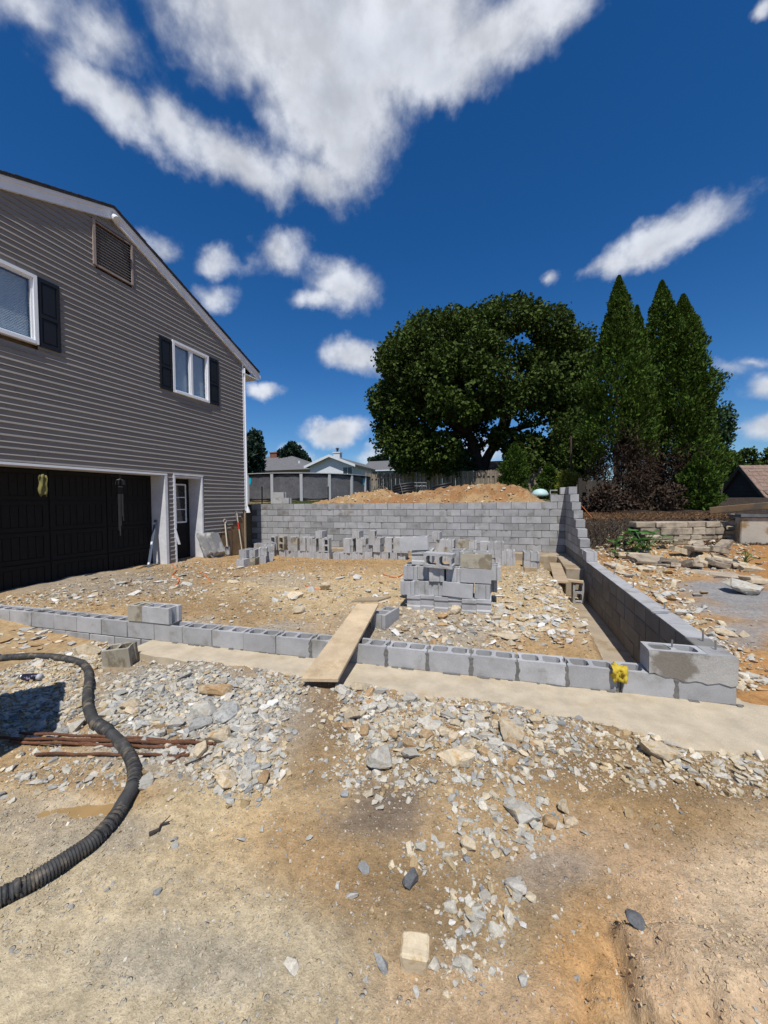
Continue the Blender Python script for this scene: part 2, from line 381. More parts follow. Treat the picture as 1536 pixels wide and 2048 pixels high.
PUD = on_z(165, 1612, .0)
GULLY = [(tuple(on_z(1160, 2090, .05)[:2]), tuple(on_z(1182, 1890, .05)[:2]), .010, .035, .0), (tuple(on_z(1290, 2090, .06)[:2]), tuple(on_z(1215, 1850, .06)[:2]), .016, .03, .10), (tuple(on_z(1430, 2080, .08)[:2]), tuple(on_z(1290, 1900, .08)[:2]), .03, .02, .03)]
def H_smooth(x, y):
    x = np.asarray(x, float); y = np.asarray(y, float)
    xi = rw_in(y)
    # yard in front of the footing
    zf = 0.015 + 0*x
    zf = zf - .08*sst(-2.6, -3.6, x)*sst(1.6, 2.6, y)
    zf = zf - .07*np.exp(-((x+4.3)/.6)**2 - ((y-3.5)/.35)**2)
    zf = zf + .13*sst(-5.2, -6.6, x)*sst(2.6, 3.5, y)
    zf = zf + .045*np.exp(-((x+.6)/.7)**2 - ((y-2.45)/.3)**2)
    zf = zf + .06*np.exp(-((x+2.3)/.9)**2 - ((y-2.55)/.4)**2)
    zf = zf + .33*np.exp(-((x-1.18)/.44)**2 - ((y-1.20)/.36)**2) + .12*np.exp(-((x-1.9)/.6)**2 - ((y-1.7)/.6)**2)
    # erosion gullies in the clay bank on the right
    for (gx, gy, ang, w, dep) in ((.36, 1.10, .35, .035, .06), (.55, 1.12, -.25, .03, .07), (.78, 1.2, -.45, .03, .05)):
        q = (x-gx)*math.cos(ang) - (y-gy)*math.sin(ang)*-1
        q = q + .03*fbm(x*9, y*9, 5)
        zf = zf - dep*np.exp(-(q/w)**2)*np.exp(-((y-gy)/.22)**2)
    # clay bank at the lower right: a crumbling scarp with two gullies running towards the camera
    w_ = .05*fbm(x*6, y*6, 15, 3)
    for (ax_, ay_), (bx_, by_), wid, dep, lift in GULLY:
        dx_, dy_ = bx_-ax_, by_-ay_; L_ = math.hypot(dx_, dy_); t_ = ((x-ax_)*dx_+(y-ay_)*dy_)/(L_*L_); sd = ((x-ax_)*dy_-(y-ay_)*dx_)/L_ + w_
        on = sst(-.15, .1, t_)*sst(1.2, .85, t_)
        zf = zf - dep*np.exp(-(sd/wid)**2)*on + lift*sst(-.01, .03, sd)*sst(.55, .15, sd)*on
    zf = zf - .040*np.exp(-(((x-PUD[0])*math.cos(.35)+(y-PUD[1])*math.sin(.35))/.26)**4 - ((-(x-PUD[0])*math.sin(.35)+(y-PUD[1])*math.cos(.35))/.075)**2)
    onslab = sst(-.02, .06, y-slab_edge(x)-.46*fbm(x*2.4, y*2.4, 31)-.03)*sst(-3.98, -3.86, x)*sst(2.75, 2.5, x)
    zf = zf*(1-onslab) - .09*onslab
    # inside the foundation
    zi = .13 + .05*fbm(x*.7, y*.7, 3, 3)*2 + .06*sst(-5.5, -7, x)
    zi = zi - .045*sst(4.6, 3.9, y)
    zi = zi + .10*np.exp(-((x-.75)/.45)**2)*sst(4.0, 5.0, y)*sst(8.6, 7.2, y)
    zi = zi - .10*sst(8.5, 9.6, y)
    tr = sst(.72, .36, (xi-x))
    zi = zi*(1-tr) + (-.405)*tr
    # raised back yard
    zb = 1.46 + .16*sst(12, 17, y) + .03*sst(25, 40, y)
    # right of the wall: rising to the old bank
    base = np.interp(y, [2.5, 3.6, 5, 7, 9, 10.2], [-.02, .0, .18, .25, .36, .50])
    base = base + .14*sst(2.2, 3.2, x)*sst(8.0, 9.6, y) + .06*fbm(x*1.1, y*1.1, 8, 3)*2
    bank = sst(0, 1, (y - (9.75 + .9*sst(2.6, 2.1, x) + .35*fbm(x*2, y*2, 44)))/1.1)
    bank = np.maximum(bank*sst(3.2, 2.9, x), sst(10.30, 10.42, y - .28*(x-3.1)))
    zr = base*(1-bank) + (1.13+.16*sst(11.5, 15, y))*bank
    zr = zr + (1.62-1.29)*sst(14, 18, y)*bank
    # put together; the steps are hidden in the wall thickness
    inside = sst(FW_Y+.03, FW_Y+.16, y)*(1-sst(BW_Y+.03, BW_Y+.16, y))
    right = sst(.03, .16, x-xi)*sst(2.9, 3.7, y)
    back = sst(BW_Y+.03, BW_Y+.16, y)
    z = zf*(1-sst(FW_Y+.03, FW_Y+.16, y)) + zi*inside + zb*back
    z = z*(1-right) + zr*right
    return z
def H(x, y):
    z = H_smooth(x, y)
    rough = .5 + .5*fbm(x*.8, y*.8, 77)*2
    near = sst(30, 14, np.abs(y)+np.abs(x))
    return z + near*(.03*fbm(x*3.1, y*3.1, 11, 3)*2 + .011*fbm(x*9, y*9, 12, 4)*2*(.5+rough) + .003*fbm(x*40, y*40, 13, 2)*2)
def Hs(x, y): return float(H(np.array([x]), np.array([y]))[0])
def ground_at(px, py, dz=0.0):
    """march the photo pixel's ray to the ground"""
    r = ray(px, py); ts = np.concatenate([np.arange(.8, 8, .012), np.arange(8, 40, .05)])
    P = CAM[None]+r[None]*ts[:, None]
    below = P[:, 2] < H(P[:, 0], P[:, 1]) + dz
    i = int(np.argmax(below)) if below.any() else len(ts)-1
    p = P[i]; return np.array([p[0], p[1], Hs(p[0], p[1])])

def el(u, v, cx, cy, rx, ry, rot=0, soft=.35):
    t = math.radians(rot); a = (u-cx)*math.cos(t) + (v-cy)*math.sin(t); b = -(u-cx)*math.sin(t) + (v-cy)*math.cos(t)
    return sst(1+soft, 1-soft, np.sqrt((a/rx)**2 + (b/ry)**2))

# soil kinds, laid out by where they lie in the photograph
SOIL_GAIN = 1.17
SOIL = dict(pale=(.42, .325, .19), ochre=(.30, .19, .085), brown=(.20, .135, .07), grey=(.25, .235, .205), sand=(.46, .355, .235), wet=(.13, .105, .085), pink=(.40, .275, .165),
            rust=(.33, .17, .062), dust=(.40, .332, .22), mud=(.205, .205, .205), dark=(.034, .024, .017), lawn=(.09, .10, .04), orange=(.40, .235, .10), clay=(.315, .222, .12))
PATCH = [  # kind, cx, cy, rx, ry, rot, weight
    ('dust', 300, 1850, 620, 330, 0, 1), ('pale', 380, 1640, 330, 110, 0, .9), ('dust', 120, 1950, 500, 260, 0, .8), ('grey', 120, 1660, 160, 60, 0, .5), ('grey', 380, 1930, 200, 60, 10, .4),
    ('brown', 690, 1720, 130, 110, 0, .95), ('brown', 850, 1730, 130, 130, 0, .7), ('clay', 800, 1680, 330, 140, -10, .8), ('brown', 640, 1440, 75, 120, 0, .9), ('brown', 960, 1500, 400, 90, 5, .45), ('wet', 780, 1640, 85, 55, 0, .75), ('wet', 800, 1570, 110, 40, 0, .4), ('brown', 830, 1830, 130, 120, 0, .7),
    ('grey', 370, 1420, 230, 110, 0, .8), ('clay', 90, 1460, 130, 50, 0, .6), ('brown', 330, 1460, 70, 25, 0, .9), ('clay', 120, 1545, 190, 40, 0, .9), ('brown', 200, 1570, 120, 30, 0, .5),
    ('brown', 1290, 1540, 300, 90, 8, .8), ('ochre', 1330, 1650, 280, 60, 5, .5), ('brown', 1400, 1690, 230, 45, 6, .75), ('pink', 1480, 1890, 300, 180, 0, .95), ('pink', 1200, 1720, 160, 80, 0, .6), ('mud', 1080, 1750, 75, 45, 0, .45), ('brown', 1090, 1840, 110, 90, 0, .55), ('orange', 1150, 1960, 100, 130, 0, .85), ('pink', 950, 1990, 200, 90, 0, .5), ('sand', 1500, 1840, 170, 190, 0, .9),
    ('clay', 300, 1180, 330, 60, 0, .9), ('brown', 260, 1165, 260, 34, -4, .6), ('grey', 170, 1165, 200, 30, 0, .5), ('ochre', 640, 1135, 190, 25, 0, .85), ('pale', 700, 1190, 260, 40, 0, .75), ('brown', 420, 1215, 130, 30, 0, .6), ('grey', 900, 1260, 230, 45, 0, .65), ('ochre', 1080, 1290, 110, 30, 0, .7), ('pale', 1060, 1200, 110, 60, 0, .8), ('grey', 560, 1160, 90, 12, 0, .4), ('grey', 500, 1260, 120, 14, 0, .7),
    ('rust', 1320, 1150, 150, 75, 22, .95), ('ochre', 1400, 1260, 220, 120, 30, .8), ('mud', 1465, 1192, 105, 36, 8, .95), ('mud', 1500, 1270, 60, 35, 0, .8), ('rust', 1230, 1090, 60, 30, 0, .8), ('rust', 1490, 1350, 60, 60, 0, .7), ('dark', 1225, 1050, 70, 60, 0, .95),
]
def soil_colour(x, y, z):
    u, v, d = to_px(x, y, z)
    w = fbm(x*2.1, y*2.1, 61, 4); w2 = fbm(x*2.1+9, y*2.1+4, 62, 4)
    uu = u + w*170*np.clip(3/np.maximum(d, .5), .12, 1); vv = v + w2*120*np.clip(3/np.maximum(d, .5), .08, 1)
    c = np.zeros(x.shape+(3,)) + np.array(SOIL['clay'])
    far = (y > BW_Y+.1)
    c[far] = SOIL['lawn']
    c[(y > BW_Y+.1) & (y < 15) & (x < 2)] = SOIL['brown']
    c[(x > rw_in(y)+.08) & (y > 3.2)] = np.array(SOIL['rust'])*.85
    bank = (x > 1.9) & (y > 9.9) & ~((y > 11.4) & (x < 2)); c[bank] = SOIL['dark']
    ok = (d > .3) & ~far & ~bank
    for k, cx, cy, rx, ry, rot, wt in PATCH:
        m = (el(uu, vv, cx, cy, rx, ry, rot, .5)*wt*ok)[..., None]
        c = c*(1-m) + np.array(SOIL[k])*m
    n = 1 + .35*fbm(x*7, y*7, 71, 4)[..., None]
    t = sst(.0, .25, fbm(x*1.3, y*1.3, 73, 4))[..., None]*.35
    c = c*(1-t) + c*np.array([1.12, .98, .82])*t
    return c*n*np.where(far | bank, 1.0, SOIL_GAIN)[..., None]

def axis(parts):
    out = []
    for a, b, s in parts: out.append(np.arange(a, b, s))
    return np.unique(np.round(np.concatenate(out), 4))
def grow(a, b, s0, k=1.25):
    r = [a]; s = s0
    while abs(r[-1]-a) < abs(b-a): r.append(r[-1] + (s if b > a else -s)); s *= k
    return np.array(r)
gx = np.unique(np.round(np.concatenate([grow(-9, -420, .1), axis([(-9, -2.6, .045), (-2.6, 2.4, .022), (2.4, 6.5, .045)]), grow(6.5, 420, .1)]), 4))
gy = np.unique(np.round(np.concatenate([grow(.3, -60, .1), axis([(.3, 2.6, .017), (2.6, 4.6, .025), (4.6, 11.6, .05)]), grow(11.6, 900, .1, 1.15)]), 4))
GX, GY = np.meshgrid(gx, gy)
GZ = H(GX, GY)
Vg = np.stack([GX, GY, GZ], -1).reshape(-1, 3)
ny, nx = GX.shape
ii = (np.arange(ny-1)[:, None]*nx + np.arange(nx-1)[None]).ravel()
ground_me = np_mesh('ground', Vg, np.stack([ii, ii+1, ii+nx+1, ii+nx], 1), None, True)
cols = soil_colour(GX, GY, GZ).reshape(-1, 3)
at = ground_me.color_attributes.new('soil', 'FLOAT_COLOR', 'POINT')
at.data.foreach_set('color', np.concatenate([cols, np.ones((len(cols), 1))], 1).astype(np.float32).ravel())
def soil_material(name, attr='soil', base=None):
    m = bpy.data.materials.new(name); m.use_nodes = True
    T = NT(m.node_tree); out = T.n('ShaderNodeOutputMaterial'); p = T.n('ShaderNodeBsdfPrincipled'); T.link(p.outputs[0], out.inputs[0])
    pos = T.n('ShaderNodeNewGeometry').outputs['Position']
    col = T.n('ShaderNodeVertexColor', layer_name=attr).outputs[0]
    n1 = T.noise(pos, 22, 6, .65); n2 = T.noise(pos, 130, 4, .7); n3 = T.noise(pos, 5, 5, .6)
    col = T.mix(1.0, col, T.ramp(n1, .3, .7, .72, 1.26, False), 'MULTIPLY')
    col = T.mix(1.0, col, T.ramp(n2, .3, .7, .78, 1.22, False), 'MULTIPLY')
    # grit: small pale and dark chips bedded in the soil
    vo = T.n('ShaderNodeTexVoronoi', feature='F1', inp={'Scale': 85.0}); T.link(pos, vo.inputs['Vector'])
    sep = T.n('ShaderNodeSeparateColor'); T.link(vo.outputs['Color'], sep.inputs[0])
    chip = T.math('MULTIPLY', T.ramp(vo.outputs['Distance'], .38, .26), T.ramp(sep.outputs[0], .72, .76))
    chip = T.math('MULTIPLY', chip, T.ramp(n3, .42, .58, .15, 1.0))
    cc = T.mix(sep.outputs[1], (.50, .44, .34), (.24, .25, .26))
    col = T.mix(T.math('MULTIPLY', chip, .8), col, cc)
    vo2 = T.n('ShaderNodeTexVoronoi', feature='F1', inp={'Scale': 34.0}); T.link(pos, vo2.inputs['Vector'])
    sp2 = T.n('ShaderNodeSeparateColor'); T.link(vo2.outputs['Color'], sp2.inputs[0])
    ch2 = T.math('MULTIPLY', T.ramp(vo2.outputs['Distance'], .36, .26), T.ramp(sp2.outputs[0], .86, .88))
    ch2 = T.math('MULTIPLY', ch2, T.ramp(n3, .40, .60, .1, 1.0))
    col = T.mix(T.math('MULTIPLY', ch2, .75), col, T.mix(sp2.outputs[1], (.46, .41, .32), (.27, .27, .26)))
    T.link(col, p.inputs['Base Color']); p.inputs['Roughness'].default_value = .95; p.inputs['Specular IOR Level'].default_value = .15
    h = T.math('ADD', T.math('MULTIPLY', n1, 1.2), T.math('MULTIPLY', n2, .45))
    h = T.math('ADD', h, T.math('MULTIPLY', chip, .35)); h = T.math('ADD', h, T.math('MULTIPLY', ch2, .8))
    b = T.n('ShaderNodeBump', inp={'Strength': .85, 'Distance': .014}); T.link(h, b.inputs['Height']); T.link(b.outputs[0], p.inputs['Normal'])
    return m
M['soil'] = soil_material('bare_soil')
ground_me.materials.append(M['soil'])
tag(link('ground', ground_me), kind='structure')

# ---------------------------------------------------------------- concrete footings (setting)
def footing_mesh(name, xs, y_of, y_back, top, thick, mat, wob=.05, seed=3):
    """slab cast against earth: ragged front edge, slightly uneven top"""
    N = len(xs); rows = 7; V = []; Fc = []
    for x in xs:
        e = y_of(x) + wob*2*float(fbm(np.array([x*4.0]), np.array([seed*1.0]), seed, 4)[0])
        for r in range(rows):
            t = r/(rows-1); y = e + (y_back-e)*t
            V.append((x, y, top + (.006*2*float(fbm(np.array([x*5]), np.array([y*5]), seed+1, 3)[0])) - (.012 if r == 0 else 0)))
        V.append((x, e-.01, top-thick))
    k = rows+1
    for i in range(N-1):
        for r in range(rows-1): Fc.append((i*k+r, (i+1)*k+r, (i+1)*k+r+1, i*k+r+1))
        Fc.append((i*k+rows, (i+1)*k+rows, (i+1)*k, i*k))
    mb = MB(); mb.add(V, Fc)
    mb.add([V[0], V[rows-1], (xs[0], y_back, top-thick), V[rows]], [(0, 1, 2, 3)])
    e = (N-1)*k; mb.add([V[e], V[e+rows-1], (xs[-1], y_back, top-thick), V[e+rows]], [(3, 2, 1, 0)])
    return tag(mb.build(name, mat, smooth=False), kind='structure')
footing_mesh('concrete_footing', list(np.linspace(-3.90, 2.9, 96)), lambda x: float(slab_edge(x)), FW_Y+.25, 0.0, .25, M['footing'], .045)
mb = MB(); ys = np.linspace(3.85, 11.1, 30)
for i in range(len(ys)-1):
    a, b = ys[i], ys[i+1]; w = .50
    mb.hexa([(rw_in(a)-w, a, -.6), (rw_in(a)+.3, a, -.6), (rw_in(b)+.3, b, -.6), (rw_in(b)-w, b, -.6), (rw_in(a)-w, a, -.388), (rw_in(a)+.3, a, -.388), (rw_in(b)+.3, b, -.388), (rw_in(b)-w, b, -.388)])
tag(mb.build('trench_footing', M['footing_old']), kind='structure')
mb = MB(); mb.hexa([(1.42, 8.72, -.387), (1.80, 8.72, -.387), (1.86, 10.85, -.387), (1.54, 10.85, -.387), (1.42, 8.72, .19), (1.80, 8.72, .19), (1.86, 10.85, .192), (1.52, 10.55, .192)])
tag(mb.build('stepped_footing', M['footing_old'], bevel=.012), kind='structure')
mb = MB(); mb.box(-7.4, 1.86, 10.55+.31, BW_Y+.1, -.2, .19); mb.box(.75, 1.53, 10.5, 10.86, -.2, .1895)
tag(mb.build('back_footing', M['footing_old'], bevel=.01), kind='structure')

# ---------------------------------------------------------------- rock shapes
def rock_mesh(seed, flat=.5, n=14, squash=(1, .75), mat=None, name='stone', edge=True):
    r = random.Random(seed); bm = bmesh.new()
    for _ in range(n):
        d = Vector((r.gauss(0, 1), r.gauss(0, 1), r.gauss(0, 1))).normalized()      # chunky: points on a rounded block
        p = d*(r.uniform(.86, 1.06)/((abs(d.x)**3.4 + abs(d.y)**3.4 + abs(d.z)**3.4)**(1/3.4)))
        bm.verts.new((p.x*squash[0]*.5, p.y*squash[1]*.5, p.z*flat*.5))
    res = bmesh.ops.convex_hull(bm, input=bm.verts)
    bmesh.ops.delete(bm, geom=[v for v in bm.verts if not v.link_faces], context='VERTS')
    bmesh.ops.dissolve_limit(bm, angle_limit=math.radians(14), verts=bm.verts, edges=bm.edges)
    bmesh.ops.triangulate(bm, faces=bm.faces)
    me = bpy.data.meshes.new(name); bm.to_mesh(me); bm.free()
    zs = [v.co.z for v in me.vertices]; z0 = min(zs)
    for v in me.vertices: v.co.z -= z0
    if mat: me.materials.append(mat)
    return me
def big_rock_mesh(seed, flat=.5, squash=(1, .8), mat=None, n=16, name='stone'):
    """larger stone: hull, bevelled edges, broken faces"""
    me = rock_mesh(seed, flat, n, squash, None, name)
    bm = bmesh.new(); bm.from_mesh(me)
    bmesh.ops.bevel(bm, geom=list(bm.edges), offset=.025, segments=1, affect='EDGES', clamp_overlap=True)
    bmesh.ops.subdivide_edges(bm, edges=[e for e in bm.edges if e.calc_length() > .22], cuts=1, use_grid_fill=True)
    bmesh.ops.triangulate(bm, faces=bm.faces)
    r = random.Random(seed+5)
    for v in bm.verts: v.co += Vector((r.uniform(-1, 1), r.uniform(-1, 1), r.uniform(-1, 1)))*.016
    bm.to_mesh(me); bm.free()
    if mat: me.materials.append(mat)
    return me
TONES = ['stone_grey', 'stone_blue', 'stone_tan', 'stone_ochre', 'stone_white', 'stone_dark']
ROCKS = {}
for t in TONES:
    ROCKS[t] = {'slab': [big_rock_mesh(100+i*7+hash(len(t)) % 5, .30, (1, .72), M[t], 13) for i in range(4)], 'chunk': [big_rock_mesh(200+i*11, .72, (1, .82), M[t], 15) for i in range(4)], 'shard': [big_rock_mesh(300+i*13, .34, (1, .42), M[t], 11) for i in range(3)]}

# ---------------------------------------------------------------- loose gravel: joined geometry, nobody could count it
def gravel_density(u, v):
    D = .012 + .04*sst(1500, 1250, v)
    for cx, cy, rx, ry, rot, w in [(380, 1440, 190, 95, 0, 1.0), (560, 1390, 70, 50, 0, .8), (90, 1300, 130, 50, 0, .9), (60, 1400, 130, 90, 0, .8), (480, 1530, 90, 70, 0, .8), (720, 1440, 90, 70, 0, .8), (900, 1450, 220, 70, 0, .75), (850, 1540, 210, 60, 0, .4), (1150, 1500, 260, 60, 10, .4), (1400, 1530, 170, 50, 15, .6), (1010, 1640, 110, 70, 0, .4),
                              (960, 1830, 75, 70, 0, .42), (930, 1930, 60, 60, 0, .25), (1000, 1780, 60, 30, 0, .3), (880, 1720, 90, 40, 0, .3), (150, 1550, 150, 30, 0, .35),
                              (950, 1255, 200, 50, 0, .9), (1080, 1210, 110, 70, 0, .9), (700, 1210, 260, 50, 0, .38), (500, 1225, 130, 40, 0, .3), (250, 1180, 260, 35, 0, .35), (100, 1200, 130, 22, 0, .8), (420, 1150, 120, 25, 0, .4), (680, 1150, 160, 20, 0, .25), (1380, 1120, 130, 40, 0, .8), (1300, 1200, 120, 60, 30, .9), (1420, 1330, 130, 70, 30, .9), (1240, 1100, 60, 30, 0, .7), (1500, 1390, 50, 80, 0, .5)]:
        D = np.maximum(D, el(u, v, cx, cy, rx, ry, rot, .4)*w)
    for cx, cy, rx, ry, rot, w in [(1460, 1190, 110, 40, 8, .9), (640, 1450, 55, 90, 0, .8), (1480, 1850, 260, 180, 0, .9), (1180, 1720, 110, 60, 0, .6), (330, 1465, 60, 18, 0, .8), (1080, 1750, 50, 30, 0, .7)]:
        D = D*(1-el(u, v, cx, cy, rx, ry, rot, .3)*w)
    return D
PALETTE = np.array([(.41, .39, .34), (.46, .43, .36), (.36, .35, .315), (.50, .43, .31), (.42, .33, .20), (.52, .48, .40), (.34, .25, .14), (.25, .255, .25)])
def zone_palette(u, v, k):
    """share of each palette entry by place: greyer on the left, creamier inside the foundation and on the right"""
    warm = np.clip(.40 + .45*el(u, v, 80, 1300, 170, 70) + .5*el(u, v, 1060, 1220, 170, 90) + .62*(u > 1180) + .35*el(u, v, 680, 1190, 300, 50) + .25*el(u, v, 250, 1180, 300, 50) - .2*el(u, v, 380, 1420, 200, 100) + .1*el(u, v, 950, 1830, 120, 120), 0, .92)
    cold_i = np.array([0, 1, 2, 2, 5, 7, 0, 1]); warm_i = np.array([3, 4, 5, 3, 6, 3, 4, 1])
    return np.where(rng.random(u.shape) < warm, warm_i[k], cold_i[k])
def scatter_gravel(name, n_try, xr, yr, size_lo, size_hi, power, seed, dens=gravel_density, flat=(.45, .95), thr=1.0, soil=False):
    g = np.random.default_rng(seed)
    bases = [rock_mesh(500+i, .8, 13, (1, .76+.02*(i%3))) for i in range(10)]
    B = []
    for me in bases:
        v = np.array([tuple(q.co) for q in me.vertices]); f = np.array([tuple(p.vertices) for p in me.polygons]); B.append((v, f)); bpy.data.meshes.remove(me)
    x = g.uniform(*xr, n_try); y = g.uniform(*yr, n_try)
    z = H(x, y); u, v, d = to_px(x, y, z)
    keep = g.random(n_try) < dens(u, v)*thr*np.clip(.55+2.0*(fbm(x*2.6, y*2.6, 91, 3)+.25), .2, 1)
    keep &= (u > -120) & (u < 1660) & (v < 2150) & (d > .5)
    keep &= ~((y > slab_edge(x)+.02+.12*g.random(n_try)**2) & (y < FW_Y+.22) & (x > -3.9)) & ~((y > FW_Y-.02) & (y < FW_Y+.22))
    xi = rw_in(y); keep &= ~((x > xi-.42) & (x < xi+.2) & (y > 3.6)) & ~((y > 10.85) & (x < 2))
    hu = (x-HC[0])*HN[0] + (y-HC[1])*HN[1]; keep &= ~((hu < .05))
    x, y, z, u, v = x[keep], y[keep], z[keep], u[keep], v[keep]; n = len(x)
    s = size_lo*(1-g.random(n))**(-1/power); s = np.minimum(s, size_hi)
    kind = g.integers(0, len(B), n); yaw = g.uniform(0, 6.28, n); tl = g.normal(0, .22, (n, 2)); fl = g.uniform(*flat, n); el_ = g.uniform(.75, 1.25, n)
    pal = PALETTE[zone_palette(u, v, g.integers(0, 8, n))]*g.uniform(.78, 1.15, (n, 1))
    if soil: pal = soil_colour(x, y, z)*g.uniform(.82, 1.04, (n, 1))
    VV = []; FF = []; CC = []; off = 0
    for b, (bv, bf) in enumerate(B):
        m = np.where(kind == b)[0]
        if not len(m): continue
        P = bv[None]*np.stack([s[m]*el_[m], s[m], s[m]*fl[m]], 1)[:, None, :]
        P[..., 2] += P[..., 0]*tl[m, 0][:, None] + P[..., 1]*tl[m, 1][:, None]
        c, sn = np.cos(yaw[m])[:, None], np.sin(yaw[m])[:, None]
        X = P[..., 0]*c - P[..., 1]*sn + x[m][:, None]; Y = P[..., 0]*sn + P[..., 1]*c + y[m][:, None]; Z = P[..., 2] + z[m][:, None] - (s[m]*fl[m]*.26)[:, None]
        nv = len(bv)
        VV.append(np.stack([X, Y, Z], -1).reshape(-1, 3)); FF.append((bf[None] + (off + np.arange(len(m))*nv)[:, None, None]).reshape(-1, 3)); off += nv*len(m)
        CC.append(np.repeat(pal[m], nv, 0))
    me = np_mesh(name, np.concatenate(VV), np.concatenate(FF), M['gravel'])
    ca = me.color_attributes.new('tone', 'FLOAT_COLOR', 'POINT'); C = np.concatenate(CC)
    ca.data.foreach_set('color', np.concatenate([C, np.ones((len(C), 1))], 1).astype(np.float32).ravel())
    return tag(link(name, me), kind='stuff')
M['gravel'] = material('loose_shale_gravel', (1, 1, 1), .92, .16, 30, .16, 160, .4, 90, attr='tone', obj=False, spec=.15)
tag(scatter_gravel('gravel', 120000, (-4.8, 2.4), (.9, 3.7), .010, .060, 1.7, 21), 'loose angular shale gravel over the dirt in front of the low wall', 'gravel')
tag(scatter_gravel('gravel', 70000, (-7.4, 1.4), (3.75, 10.9), .016, .080, 2.1, 22, thr=.62), 'loose pale gravel scattered over the dirt inside the foundation walls', 'gravel')
tag(scatter_gravel('gravel', 17000, (1.8, 5.6), (2.8, 10.4), .018, .10, 1.9, 23), 'loose tan rubble gravel on the slope right of the long wall', 'gravel')
tag(scatter_gravel('clods', 120000, (-4.2, 2.4), (.95, 3.5), .005, .016, 2.4, 25, dens=lambda u, v: .55 + 0*u, flat=(.5, .9), soil=True), 'small crumbs and clods of earth over the foreground dirt', 'clods')
tag(scatter_gravel('clods', 50000, (-7.2, 1.2), (3.85, 10.5), .010, .035, 2.2, 26, dens=lambda u, v: .5 + 0*u, flat=(.5, .9), soil=True), 'crumbs and clods of earth over the dirt floor inside the walls', 'clods')
tag(scatter_gravel('grit', 36000, (-2.8, 2.0), (.9, 2.9), .0045, .014, 2.4, 24, dens=lambda u, v: .25+.4*gravel_density(u, v)), 'fine stone grit lying on the foreground dirt', 'grit')

def joined_rocks(name, specs, seed=5):
    """many small stones as one mesh: (x, y, z, size, flatness, yaw, tilt, tilt, colour)"""
    bases = []
    for i in range(8):
        me = rock_mesh(600+i, .8, 10, (1, .75)); bases.append((np.array([tuple(q.co) for q in me.vertices]), np.array([tuple(p.vertices) for p in me.polygons]))); bpy.data.meshes.remove(me)
    VV, FF, CC, off = [], [], [], 0
    for i, (x, y, z, s, fl, yaw, tx, ty, col) in enumerate(specs):
        v, f = bases[i % 8]; P = v*np.array([s*1.15, s, s*fl*1.1]); P[:, 2] += P[:, 0]*tx + P[:, 1]*ty; c, sn = math.cos(yaw), math.sin(yaw)
        VV.append(np.stack([P[:, 0]*c-P[:, 1]*sn+x, P[:, 0]*sn+P[:, 1]*c+y, P[:, 2]+z], 1)); FF.append(f+off); off += len(v); CC.append(np.tile(col, (len(v), 1)))
    me = np_mesh(name, np.concatenate(VV), np.concatenate(FF), M['gravel']); C = np.concatenate(CC)
    me.color_attributes.new('tone', 'FLOAT_COLOR', 'POINT').data.foreach_set('color', np.concatenate([C, np.ones((len(C), 1))], 1).astype(np.float32).ravel())
    return link(name, me)
# ---------------------------------------------------------------- concrete blocks
BL, BD, BH = .396, .194, .184
def hollow_block(name, mat, L=BL, D=BD, Hh=BH, ears=True, seed=0, simple=False):
    """two-core hollow block, ends slightly recessed; length along x, centred, base at z = 0"""
    r = random.Random(seed); bm = bmesh.new()
    l, d = L/2, D/2
    if ears: out = [(-l, -d), (l, -d), (l, -d+.045), (l-.016, -d+.06), (l-.016, d-.06), (l, d-.045), (l, d), (-l, d), (-l, d-.045), (-l+.016, d-.06), (-l+.016, -d+.06), (-l, -d+.045)]
    else: out = [(-l, -d), (l, -d), (l, d), (-l, d)]
    holes = []
    w = .033
    for (x0, x1) in ((-l+.036, -.018), (.018, l-.036)):
        c = .022; y0, y1 = -d+w, d-w
        holes.append([(x0+c, y0), (x1-c, y0), (x1, y0+c), (x1, y1-c), (x1-c, y1), (x0+c, y1), (x0, y1-c), (x0, y0+c)])
    ed = []
    for loop in [out]+holes:
        vs = [bm.verts.new((x, y, 0)) for x, y in loop]
        ed += [bm.edges.new((vs[i], vs[(i+1) % len(vs)])) for i in range(len(vs))]
    bmesh.ops.triangle_fill(bm, use_beauty=True, use_dissolve=False, edges=ed)
    ext = bmesh.ops.extrude_face_region(bm, geom=list(bm.faces))
    for v in ext['geom']:
        if isinstance(v, bmesh.types.BMVert): v.co.z = Hh
    bmesh.ops.recalc_face_normals(bm, faces=bm.faces)
    for v in bm.verts: v.co += Vector((r.uniform(-1, 1), r.uniform(-1, 1), r.uniform(-1, 1)))*.0022
    me = bpy.data.meshes.new(name); bm.to_mesh(me); bm.free(); me.materials.append(mat); return me
def solid_block(name, mat, L=BL, D=BD, Hh=BH, seed=0, bev=.006):
    r = random.Random(seed); mb = MB(); mb.box(-L/2, L/2, -D/2, D/2, 0, Hh)
    me = mb.mesh(name, mat, bevel=bev)
    for v in me.vertices: v.co += Vector((r.uniform(-1, 1), r.uniform(-1, 1), r.uniform(-1, 1)))*.0025
    return me
HOL = [hollow_block('block', M['block'], seed=i) for i in range(3)]
HOL_T = hollow_block('block', M['block_tan'], seed=9)
DARK_SOL = [solid_block('block', M['block_dark'], L=.393, Hh=.181, seed=70+i, bev=.005) for i in range(4)]
SOL = [solid_block('block', M['block_wall'], L=.393, Hh=.181, seed=i, bev=.005) for i in range(4)]
HSOL = [solid_block('block', M['block_wall'], L=.19, seed=20+i) for i in range(2)]
BSOL = [solid_block('block', M['block_wall'], L=.379, Hh=.181, seed=30+i, bev=.004) for i in range(5)]
BHALF = [solid_block('block', M['block_wall'], L=.184, Hh=.181, seed=40+i) for i in range(2)]

